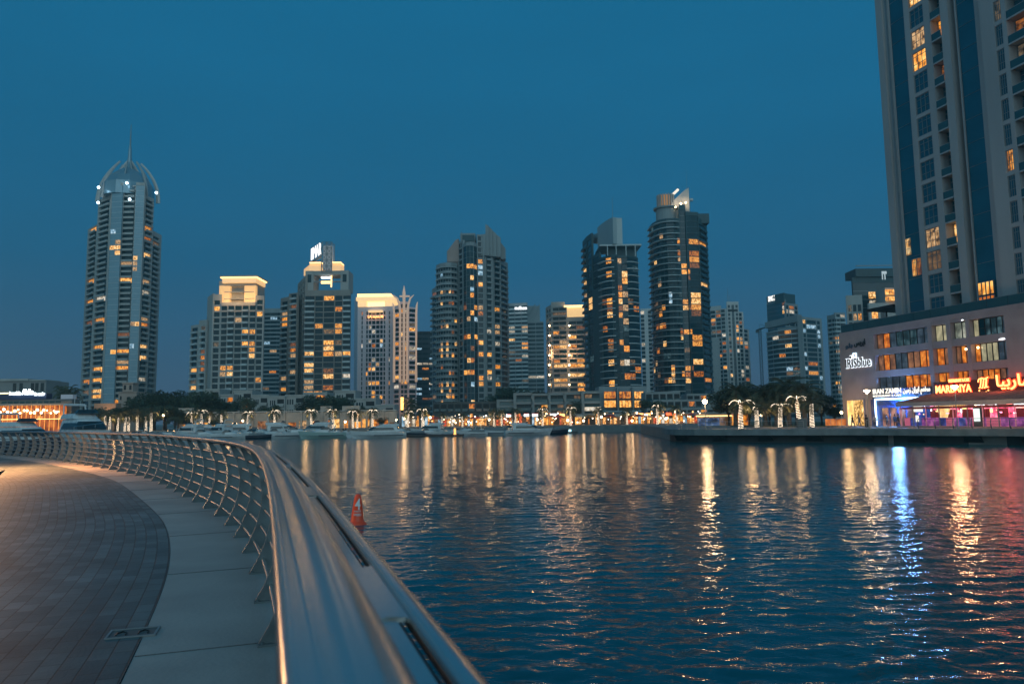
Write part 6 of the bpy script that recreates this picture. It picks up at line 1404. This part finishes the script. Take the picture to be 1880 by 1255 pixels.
# lawn strip, planter and utility cabinet, orange barrier
lw = MB(); a, b, c_, d_ = G(1340, 783, LZ + .02), G(1540, 783, LZ + .02), G(1530, 774, LZ + .02), G(1350, 774, LZ + .02)
lw.add([tuple(v) for v in (a, b, c_, d_)], [(0, 1, 2, 3)]); tag(lw.build('lawn', mat('short dark grass', (.03, .055, .02), .9, 0, .4, 2)), 'dark lawn behind the promontory railing', None, None, 'structure')
q = G(1472, 785, LZ); uc = thing('utility_cabinet', (q.x, q.y, LZ), 'teal grey utility cabinet beside the string-lit palms', 'cabinet'); mb = MB(); mb.box(-.62, .62, -.35, .35, 0, 1.28); mb.build('body', mat('teal grey cabinet paint', (.05, .09, .10), .5), uc, loc=(0, 0, 0))
mb = MB(); mb.box(-.66, .66, -.39, .39, 1.281, 1.34); mb.build('lid', METAL, uc, loc=(0, 0, 0))
for s in (-1, 1): mb = MB(); mb.box(min(.03 * s, .56 * s), max(.03 * s, .56 * s), -.37, -.352, .1, 1.2); mb.build('door', MATS['teal grey cabinet paint'], uc, loc=(0, 0, 0))
ob = thing('barrier', (*ground_xy(1535, 108), LZ), 'orange lit terrace barrier beside the bright doorway', 'barrier')
for x0, x1 in ((1515, 1524), (1525, 1534), (1535, 1544), (1545, 1553)): bx('panel', lit('orange barrier panel', (.7, .18, .03), (1, .4, .1), .8, 1.0, .3), ob, x0, 108, x1, 108, LZ + .25, LZ + 1.2, .1); bx('post', METAL, ob, x1 + .1, 108, x1 + .7, 108, LZ, LZ + 1.3, .1)
# illuminated totem display
q = G(1799, 785, LZ); q = Vector((q.x, q.y)); tt = thing('display_totem', (q.x, q.y, LZ), 'dark upright totem with a white lit screen on the quay', 'display', rz=FRZ + .12)
mb = MB(); mb.box(-.58, .58, -.2, .2, 0, 2.45); mb.build('casing', BLACKM, tt, loc=(0, 0, 0)); mb = MB(); mb.box(-.5, .28, -.24, -.201, .75, 2.3); mb.build('screen', glow('white screen', (.85, .95, .9), 1.25), tt, loc=(0, 0, 0)); mb = MB(); mb.box(-.62, .62, -.25, .25, -.01, .1); mb.build('base', METAL, tt, loc=(0, 0, 0))
# quay railings on the promontory
def quay_rail(name, label, path, hh, curved, step, m):
    pts = catmull(path, step); r = thing(name, (pts[0].x, pts[0].y, LZ), label, 'railing'); ns = normals2(pts)
    mb = MB(); mb.tube([(p.x, p.y, LZ + hh) for p in pts], .04, 6); mb.build('handrail', m, r)
    for z in ((.25, .5, .75) if not curved else (.2, .36, .52, .68, .84)):
        o = .22 * sin(pi * z / hh) if curved else 0; mb = MB(); mb.tube([(p.x + n.x * o, p.y + n.y * o, LZ + z) for p, n in zip(pts, ns)], .018, 5); mb.build('bar', m, r)
    for p, n in zip(pts, ns):
        mb = MB()
        if curved: mb.tube([(p.x + n.x * .26 * sin(pi * f), p.y + n.y * .26 * sin(pi * f), LZ + hh * f) for f in (0, .2, .4, .6, .8, 1)], [.08, .075, .07, .06, .05, .04], 5)
        else: mb.tube([(p.x, p.y, LZ), (p.x, p.y, LZ + hh)], .035, 6)
        mb.build('post', m, r)
QI = [p + n * -.5 for p, n in zip(catmull(QUAY, 3), normals2(catmull(QUAY, 3)))]
iA = min(range(len(QI)), key=lambda i: abs(proj((QI[i].x, QI[i].y, LZ))[0] - 1545)); iB = min(range(len(QI)), key=lambda i: abs(proj((QI[i].x, QI[i].y, LZ))[0] - 1655))
quay_rail('quay_railing', 'thin post railing along the tip of the promontory', QI[1:iA + 1:2], 1.05, False, 2.0, METAL)
quay_rail('quay_railing', 'post railing between the street lamp and the pink terrace', QI[iA + 1:iB + 1], 1.1, False, 1.4, METAL)
quay_rail('quay_railing', 'bowed bar railing before the pink terrace', QI[iB + 1:], 1.15, True, 1.9, mat('blue grey railing', (.07, .09, .13), .45, .3))

# ------------------------------------------------------------------ boats
HW = mat('white gelcoat', (.56, .59, .60), .28, 0, .05, 1); HB = mat('navy gelcoat', (.02, .03, .05), .25); HG = mat('pale green gelcoat', (.30, .42, .40), .28)
WDK = mat('smoked boat glass', (.008, .012, .016), .08, spec=.8); CANV = mat('grey canvas', (.16, .18, .19), .8)
def hull_mesh(L_, B, H, m, stripe=False):
    mb = MB(); rings = []
    for k in range(13):
        f = k / 12; x = -L_ / 2 + L_ * f
        b = B / 2 * (1 if f < .45 else max(.02, 1 - ((f - .45) / .55) ** 2.2)); zt = H * (.78 + .30 * f * f); rk = (f ** 3) * L_ * .07
        kb = b * (.86 - .35 * f); kz = -.35 + (.5 * H if f > .97 else 0)
        rings.append([(x + rk, -b, zt), (x + rk * .55, -b * .93 - (.0), zt * .5), (x, -kb * .8, .0), (x - .1, -kb * .3, kz), (x - .1, kb * .3, kz), (x, kb * .8, .0), (x + rk * .55, b * .93, zt * .5), (x + rk, b, zt)])
    mb.loft(rings); me = mb.mesh('hull', m)
    bm = bmesh.new(); bm.from_mesh(me); bmesh.ops.recalc_face_normals(bm, faces=bm.faces); bm.to_mesh(me); bm.free(); return me
def cab_mesh(x0, x1, w, z0, h, rake0, rake1, m, name='cabin'):
    mb = MB(); rings = []
    for k, (f, s) in enumerate(((0, 1.0), (.35, .96), (.75, .88), (1, .78))):
        z = z0 + h * f; a = x0 + rake0 * f; b = x1 - rake1 * f; ww = w / 2 * s; c = min(.9, (b - a) * .25)
        rings.append([(a, -ww, z), (b - c, -ww, z), (b - c * .3, -ww * .75, z), (b, -ww * .3, z), (b, ww * .3, z), (b - c * .3, ww * .75, z), (b - c, ww, z), (a, ww, z)])
    mb.loft(rings); me = mb.mesh(name, m)
    bm = bmesh.new(); bm.from_mesh(me); bmesh.ops.recalc_face_normals(bm, faces=bm.faces); bm.to_mesh(me); bm.free(); return me
def boat(kind, L_, hull):
    r = thing('motor_yacht', (0, 0, 0), 'boat', 'boat'); B = L_ * .30; H = L_ * .125
    h = link('hull', hull_mesh(L_, B, H, hull), r)
    zd = H * .84
    if kind == 'fly':
        link('cabin', cab_mesh(-L_ * .33, L_ * .26, B * .82, zd, L_ * .10, .1, L_ * .14, HW), r)
        link('window', cab_mesh(-L_ * .27, L_ * .235, B * .845, zd + L_ * .035, L_ * .05, .25, L_ * .075, WDK, 'window'), r)
        link('flybridge', cab_mesh(-L_ * .36, L_ * .06, B * .72, zd + L_ * .102, L_ * .035, -.1, .7, HW, 'flybridge'), r)
        link('windscreen', cab_mesh(-L_ * .05, L_ * .055, B * .6, zd + L_ * .138, L_ * .025, .2, .5, WDK, 'windscreen'), r)
        mb = MB()
        for s in (-1, 1): mb.tube([(-L_ * .30, s * B * .33, zd + L_ * .13), (-L_ * .33, s * B * .30, zd + L_ * .20)], .08, 5)
        mb.tube([(-L_ * .33, -B * .30, zd + L_ * .20), (-L_ * .33, B * .30, zd + L_ * .20)], .09, 5); mb.tube([(-L_ * .33, 0, zd + L_ * .2), (-L_ * .33, 0, zd + L_ * .27)], .03, 4); mb.build('radar_arch', HW, r, loc=(0, 0, 0))
    elif kind == 'express':
        link('cabin', cab_mesh(-L_ * .10, L_ * .30, B * .70, zd, L_ * .055, .1, L_ * .16, HW), r)
        link('windscreen', cab_mesh(-L_ * .16, L_ * .10, B * .66, zd + L_ * .05, L_ * .045, .6, L_ * .09, WDK, 'windscreen'), r)
        mb = MB()
        for s in (-1, 1): mb.tube([(-L_ * .20, s * B * .36, zd), (-L_ * .27, s * B * .30, zd + L_ * .12)], .07, 5)
        mb.tube([(-L_ * .27, -B * .3, zd + L_ * .12), (-L_ * .27, B * .3, zd + L_ * .12)], .08, 5); mb.build('radar_arch', HW, r, loc=(0, 0, 0))
    elif kind == 'bimini':
        link('console', cab_mesh(-L_ * .12, L_ * .08, B * .5, zd, L_ * .09, .1, .4, HW, 'console'), r); link('windscreen', cab_mesh(-L_ * .06, L_ * .07, B * .46, zd + L_ * .085, L_ * .045, .2, .3, WDK, 'windscreen'), r)
        mb = MB(); mb.hexa([(-L_ * .25, -B * .36, zd + L_ * .19), (L_ * .10, -B * .36, zd + L_ * .19), (L_ * .10, B * .36, zd + L_ * .19), (-L_ * .25, B * .36, zd + L_ * .19), (-L_ * .24, -B * .3, zd + L_ * .20), (L_ * .09, -B * .3, zd + L_ * .20), (L_ * .09, B * .3, zd + L_ * .20), (-L_ * .24, B * .3, zd + L_ * .20)]); mb.build('bimini_top', CANV, r, loc=(0, 0, 0))
        for a in (-.22, .08):
            for s in (-1, 1): mb = MB(); mb.tube([(L_ * a, s * B * .34, zd - .1), (L_ * a, s * B * .34, zd + L_ * .19)], .03, 4); mb.build('pole', METAL, r, loc=(0, 0, 0))
    elif kind == 'covered':
        link('cover', cab_mesh(-L_ * .40, L_ * .30, B * .86, zd - .02, L_ * .06, .3, L_ * .2, CANV, 'cover'), r)
    mb = MB()                                       # bow rail
    for s in (-1, 1):
        pr_ = []
        for k in range(7):
            f = .58 + .42 * k / 6; b = B / 2 * max(.03, 1 - ((f - .45) / .55) ** 2.2) * .93; pr_.append((-L_ / 2 + L_ * f + (f ** 3) * L_ * .06, s * b, H * (.78 + .3 * f * f) + .55))
        mb.tube(pr_, .022, 4)
        for q in pr_[::2]: mb.tube([(q[0], q[1], q[2] - .6), q], .018, 4)
    mb.build('bow_rail', STEEL, r, loc=(0, 0, 0))
    mb = MB()
    for s in (-1, 1): mb.box(-L_ * .44, L_ * .12, s * B * .488 - .012, s * B * .488 + .012, H * .36, H * .46)
    mb.build('side_stripe', HB, r, loc=(0, 0, 0))
    return r
protos = {('fly', 'w'): boat('fly', 12, HW), ('express', 'w'): boat('express', 11, HW), ('bimini', 'w'): boat('bimini', 8, HW), ('covered', 'w'): boat('covered', 9, HW), ('express', 'g'): boat('express', 11, HG), ('covered', 'b'): boat('covered', 9, HB), ('fly', 'b'): boat('fly', 12, HB)}
used_p = set(); base_len = {'fly': 12, 'express': 11, 'bimini': 8, 'covered': 9}
def put(kind, hc, x, d, px, rz, label, name='motor_yacht'):
    pk = (kind, hc); r = protos[pk]
    if pk in used_p: r = copy_tree(r)
    used_p.add(pk); p = ground_xy(x, d, 800)
    s = (1.0 if px > 80 else 1.4) * px * d / F / (base_len[kind] * max(.45, abs(cos(rz)) + .12 * abs(sin(rz)))); r.scale = (s, s, s * (1.38 if d < 130 else 1.3 if px < 80 else 1.1)); r.location = (p.x, p.y, .0); r.rotation_euler.z = rz
    r['label'] = label; r['group'] = 'moored boats'; r.name = name
BT = [('fly', 'w', 697, 156, 94, pi + .25, 'biggest white motor yacht with dark wedge windows moored before the trident tower'), ('express', 'g', 594, 160, 56, pi + .3, 'pale green hulled cruiser moored beside the biggest white yacht'), ('express', 'w', 541, 164, 56, .35, 'white cruiser moored below the banded slab'), ('bimini', 'w', 632, 163, 26, 2.2, 'small canopied boat squeezed between the green cruiser and the biggest yacht'),
      ('fly', 'w', 968, 166, 84, .15, 'white motor yacht with a flybridge moored before the shop signs'), ('covered', 'w', 904, 168, 46, pi - .2, 'low white boat under a grey cover beside the flybridge yacht'), ('covered', 'b', 1014, 169, 40, .15, 'navy hulled covered boat at the end of the moored row'), ('covered', 'w', 870, 166, 36, pi, 'blunt white barge like boat below the curved tower'), ('express', 'w', 838, 172, 34, pi - .4, 'small white cruiser beside the orange lit pontoon'),
      ('bimini', 'w', 812, 174, 30, .3, 'canopied boat behind the orange lit pontoon'), ('covered', 'b', 760, 166, 34, pi - .1, 'dark low boat off the stern of the biggest yacht'), ('express', 'w', 784, 172, 36, .3, 'white cruiser below the dark office block'), ('bimini', 'w', 752, 176, 24, .4, 'small canopied boat behind the dark low boat'),
      ('express', 'w', 500, 168, 44, pi + .4, 'white cruiser below the gap between the stone residences'), ('bimini', 'w', 524, 172, 30, .6, 'canopied boat behind the white cruisers'), ('express', 'w', 460, 166, 48, pi - .25, 'white cruiser below the stepped residence'), ('covered', 'b', 478, 163, 36, .2, 'dark covered boat with a flat bow nearest the railing bend'), ('bimini', 'w', 440, 172, 34, .5, 'canopied boat in front of the alcoves'),
      ('fly', 'w', 402, 172, 54, pi - .6, 'flybridge yacht below the stepped villas'), ('express', 'w', 420, 164, 46, .2, 'white cruiser just above the railing bend'), ('fly', 'w', 345, 170, 60, pi - .4, 'flybridge yacht beside the first wall palms'), ('express', 'w', 372, 163, 50, .25, 'white cruiser lying before the flybridge yachts'), ('express', 'w', 310, 168, 46, pi + .3, 'white cruiser beyond the brightest palm trunk'), ('bimini', 'w', 268, 172, 36, .5, 'canopied boat below the wind tower palms'), ('covered', 'w', 288, 162, 46, .2, 'covered white boat behind the railing blades'), ('express', 'w', 244, 166, 44, pi - .3, 'white cruiser low behind the railing beside the yacht bow')]
BT += [('fly', 'w', 520, 178, 60, .3, 'flybridge yacht in the second row below the banded slab'), ('fly', 'w', 580, 177, 60, pi - .2, 'flybridge yacht in the second row behind the green cruiser'), ('express', 'w', 470, 178, 50, .4, 'white cruiser in the second row below the stepped residence'), ('express', 'w', 612, 172, 40, .3, 'white cruiser nosing out behind the green cruiser'), ('fly', 'w', 430, 180, 56, pi + .3, 'flybridge yacht in the second row before the first alcoves'), ('bimini', 'w', 556, 174, 34, pi, 'canopied boat between two white cruisers below the lettered tower'),
       ('express', 'w', 730, 178, 44, .2, 'white cruiser behind the stern of the biggest yacht'), ('fly', 'w', 790, 178, 50, pi - .3, 'flybridge yacht below the dark office block'), ('express', 'w', 940, 176, 44, .3, 'white cruiser behind the shop sign yacht'), ('bimini', 'w', 886, 176, 32, .2, 'canopied boat behind the covered white boat'), ('express', 'w', 860, 178, 40, pi, 'white cruiser behind the barge like boat'), ('fly', 'w', 385, 180, 56, .3, 'flybridge yacht half hidden behind the wall palms')]
for b in BT: put(*b)
put('fly', 'w', 158, 104, 165, -.72, 'tall white yacht with dark wraparound windows close behind the railing')
put('fly', 'b', 50, 90, 170, -.45, 'dark hulled yacht with a low cabin close behind the railing')
for pk, r in protos.items():
    if pk not in used_p: print('unused', pk)
# dark wooden boat and a blue boat by the promontory tip
def workboat(x, d, px, label, hm, cm):
    p = ground_xy(x, d, 795); L_ = px * d / F; r = thing('wooden_boat', (p.x, p.y, 0), label, 'boat'); link('hull', hull_mesh(L_, L_ * .34, L_ * .2, hm), r); link('cabin', cab_mesh(-L_ * .35, L_ * .12, L_ * .22, L_ * .16, L_ * .22, .05, .15, cm), r)
    mb = MB(); mb.box(-L_ * .4, L_ * .18, -L_ * .14, L_ * .14, L_ * .385, L_ * .41); mb.build('cabin_roof', CANV, r, loc=(0, 0, 0)); mb = MB(); mb.tube([(L_ * .2, 0, L_ * .1), (L_ * .2, 0, L_ * .7)], .05, 5); mb.build('mast', METAL, r, loc=(0, 0, 0))
workboat(1208, 176, 30, 'dark wooden boat moored beside the tip of the promontory', mat('dark boat timber', (.05, .035, .025), .6, 0, .2, 3), mat('brown boat cabin', (.09, .06, .045), .6))
workboat(1226, 172, 22, 'small blue boat half hidden by the tip of the promontory', mat('blue boat paint', (.02, .09, .22), .4), mat('pale blue boat cabin', (.10, .20, .34), .5))
# floating pontoon with an orange lamp post
pn = thing('pontoon', (*ground_xy(822, 160, 800), 0), 'low floating pontoon with an orange lit bollard lamp', 'pontoon'); bx('deck', mat('wet timber deck', (.06, .05, .045), .7), pn, 745, 161, 850, 161, .05, .45, 3)
p = ground_xy(835, 159.6); mb = MB(); mb.lathe([(.3, .45), (.3, .55), (.22, .6), (.22, 1.7), (.05, 1.8)], 10, (p.x, p.y, 0)); mb.build('bollard_lamp', glow('orange bollard lamp', (1, .4, .1), 2.5), pn)
pn = thing('pontoon', (*ground_xy(1043, 178, 795), 0), 'short pontoon with a cold white light by the open quay', 'pontoon'); bx('deck', MATS['wet timber deck'], pn, 1030, 180, 1060, 180, .05, .45, 2); p = ground_xy(1042, 178); mb = MB(); mb.box(p.x - .8, p.x + .8, p.y - .2, p.y + .2, .45, .95); mb.build('lamp', glow('cold pontoon light', (.5, .9, 1), 2), pn)

# ------------------------------------------------------------------ people on the quay
SKIN = mat('skin', (.30, .18, .13), .6); HAIR = mat('dark hair', (.015, .012, .01), .6)
def person(x, y, label, top, bottom, rz, stride=.18, H=1.72, hijab=False, long_=False):
    q = G(x, y, LZ); r = thing('person', (q.x, q.y, LZ), label, 'person', rz=rz); s = H / 1.75
    T = mat(top[0], top[1], .8); Bm = mat(bottom[0], bottom[1], .8)
    def skin(name, verts, edges, rad, m, lvl=1):
        me = bpy.data.meshes.new(name); me.from_pydata([tuple(c * s for c in v) for v in verts], edges, []); o = bpy.data.objects.new(name, me); COL.objects.link(o)
        md = o.modifiers.new('skin', 'SKIN'); md.use_smooth_shade = True
        for i, v in enumerate(me.skin_vertices[0].data): v.radius = (rad[i] * s, rad[i] * s); v.use_root = i == 0
        sm = o.modifiers.new('sub', 'SUBSURF'); sm.levels = lvl; sm.render_levels = lvl
        dg = bpy.context.evaluated_depsgraph_get(); nm = bpy.data.meshes.new_from_object(o.evaluated_get(dg)); nm.name = name; nm.materials.clear(); nm.materials.append(m)
        for p in nm.polygons: p.use_smooth = True
        bpy.data.objects.remove(o); return link(name, nm, r)
    a = stride
    V = [(0, 0, .95), (0, 0, 1.15), (0, 0, 1.38), (0, 0, 1.47), (0, .02, 1.60), (0, .02, 1.71),
         (.09, 0, .90), (.10, -a, .50), (.10, -a * 1.1, .09), (.10, -a * 1.1 - .15, .03), (-.09, 0, .90), (-.10, a * .7, .50), (-.10, a * 1.3, .10), (-.10, a * 1.3 - .14, .03),
         (.17, 0, 1.40), (.22, a * .5, 1.14), (.22, a * .3, .90), (.22, a * .2 - .02, .82), (-.17, 0, 1.40), (-.22, -a * .5, 1.14), (-.22, -a * .6, .90), (-.22, -a * .7 - .02, .82)]
    E_ = [(0, 1), (1, 2), (2, 3), (3, 4), (4, 5), (0, 6), (6, 7), (7, 8), (8, 9), (0, 10), (10, 11), (11, 12), (12, 13), (2, 14), (14, 15), (15, 16), (16, 17), (2, 18), (18, 19), (19, 20), (20, 21)]
    Rr = [.13, .12, .13, .05, .095, .07, .085, .055, .035, .03, .085, .055, .035, .03, .055, .04, .028, .032, .055, .04, .028, .032]
    n = len(V)
    for hb, sg in ((17, 1), (21, -1)):       # fingers and thumb
        hx, hy, hz = V[hb]
        for k, (dy, ln) in enumerate(((-.03, .075), (-.01, .085), (.01, .08), (.03, .06))): V.append((hx, hy + dy, hz - .04 - ln)); Rr.append(.008); E_.append((hb, len(V) - 1))
        V.append((hx - .02 * sg, hy - .05, hz - .04)); Rr.append(.009); E_.append((hb, len(V) - 1))
    skin('body', V, E_, Rr, SKIN)
    skin('jacket' if not long_ else 'robe', [V[0], V[1], V[2], (0, 0, 1.44), V[14], V[15], (V[16][0], V[16][1], .93), V[18], V[19], (V[20][0], V[20][1], .93), (0, 0, .86)], [(0, 1), (1, 2), (2, 3), (2, 4), (4, 5), (5, 6), (2, 7), (7, 8), (8, 9), (0, 10)], [.155, .14, .15, .07, .07, .055, .045, .07, .055, .045, .15], T)
    if long_: mb = MB(); mb.lathe([(.23 * s, .06 * s), (.20 * s, .5 * s), (.17 * s, .95 * s)], 12); mb.build('skirt', Bm, r, loc=(0, 0, 0), smooth=True)
    else: skin('trousers', [(0, 0, .95), V[6], V[7], (V[8][0], V[8][1], .12), V[10], V[11], (V[12][0], V[12][1], .13)], [(0, 1), (1, 2), (2, 3), (0, 4), (4, 5), (5, 6)], [.14, .10, .07, .055, .10, .07, .055], Bm)
    mb = MB(); mb.lathe([(.05 * s, 1.56 * s), (.115 * s, 1.62 * s), (.118 * s, 1.70 * s), (.08 * s, 1.775 * s), (.01, 1.80 * s)], 12, (0, .035 * s, 0)); mb.build('hair', HAIR if not hijab else T, r, loc=(0, 0, 0), smooth=True)
BK = ('black cloth', (.012, .012, .014)); NV = ('navy cloth', (.02, .03, .06)); WH = ('pale shirt', (.45, .40, .40)); BJ = ('blue jeans', (.03, .07, .16)); GR = ('grey cloth', (.10, .10, .11)); BLs = ('bright blue shirt', (.06, .16, .45))
person(1566, 784.5, 'person in dark clothes walking past the bright doorway', BK, NV, .6)
person(1591.5, 784.5, 'person in a long black robe standing under the bowl lamp', BK, BK, .2, .05, 1.7, True, True)
person(1607, 784, 'person in a pale shirt and dark trousers beside the neon entrance', WH, BK, -.4, .2)
person(1578, 783, 'person in grey walking between the doorway and the bowl lamp', GR, GR, 1.2)
person(1629, 782.5, 'person in navy standing inside the blue entrance', NV, NV, .3, .05)
person(1644, 784, 'person in a bright blue shirt standing at the end of the pink terrace', BLs, BK, -.2, .1, 1.75)
person(1650, 784.5, 'person in black beside the bright blue shirt at the terrace end', BK, BJ, .5, .1)
person(1837, 784.8, 'person in a black jacket and blue jeans leaning at the bowed railing', BK, BJ, .9, .08, 1.8)
# ------------------------------------------------------------------ the evening air: a haze volume added to tint the distance teal
hm = bpy.data.materials.new('evening haze'); hm.use_nodes = True; t_ = hm.node_tree; t_.nodes.clear()
vo = t_.nodes.new('ShaderNodeVolumePrincipled'); vo.inputs['Color'].default_value = (.50, .88, .97, 1); vo.inputs['Density'].default_value = .00033; vo.inputs['Anisotropy'].default_value = .0
mo = t_.nodes.new('ShaderNodeOutputMaterial'); t_.links.new(vo.outputs[0], mo.inputs['Volume'])
mb = MB(); mb.box(-1100, 1100, -60, 1000, -3.2, 260)
tag(mb.build('haze', hm), 'thin blue evening air over the marina', None, None, 'stuff')
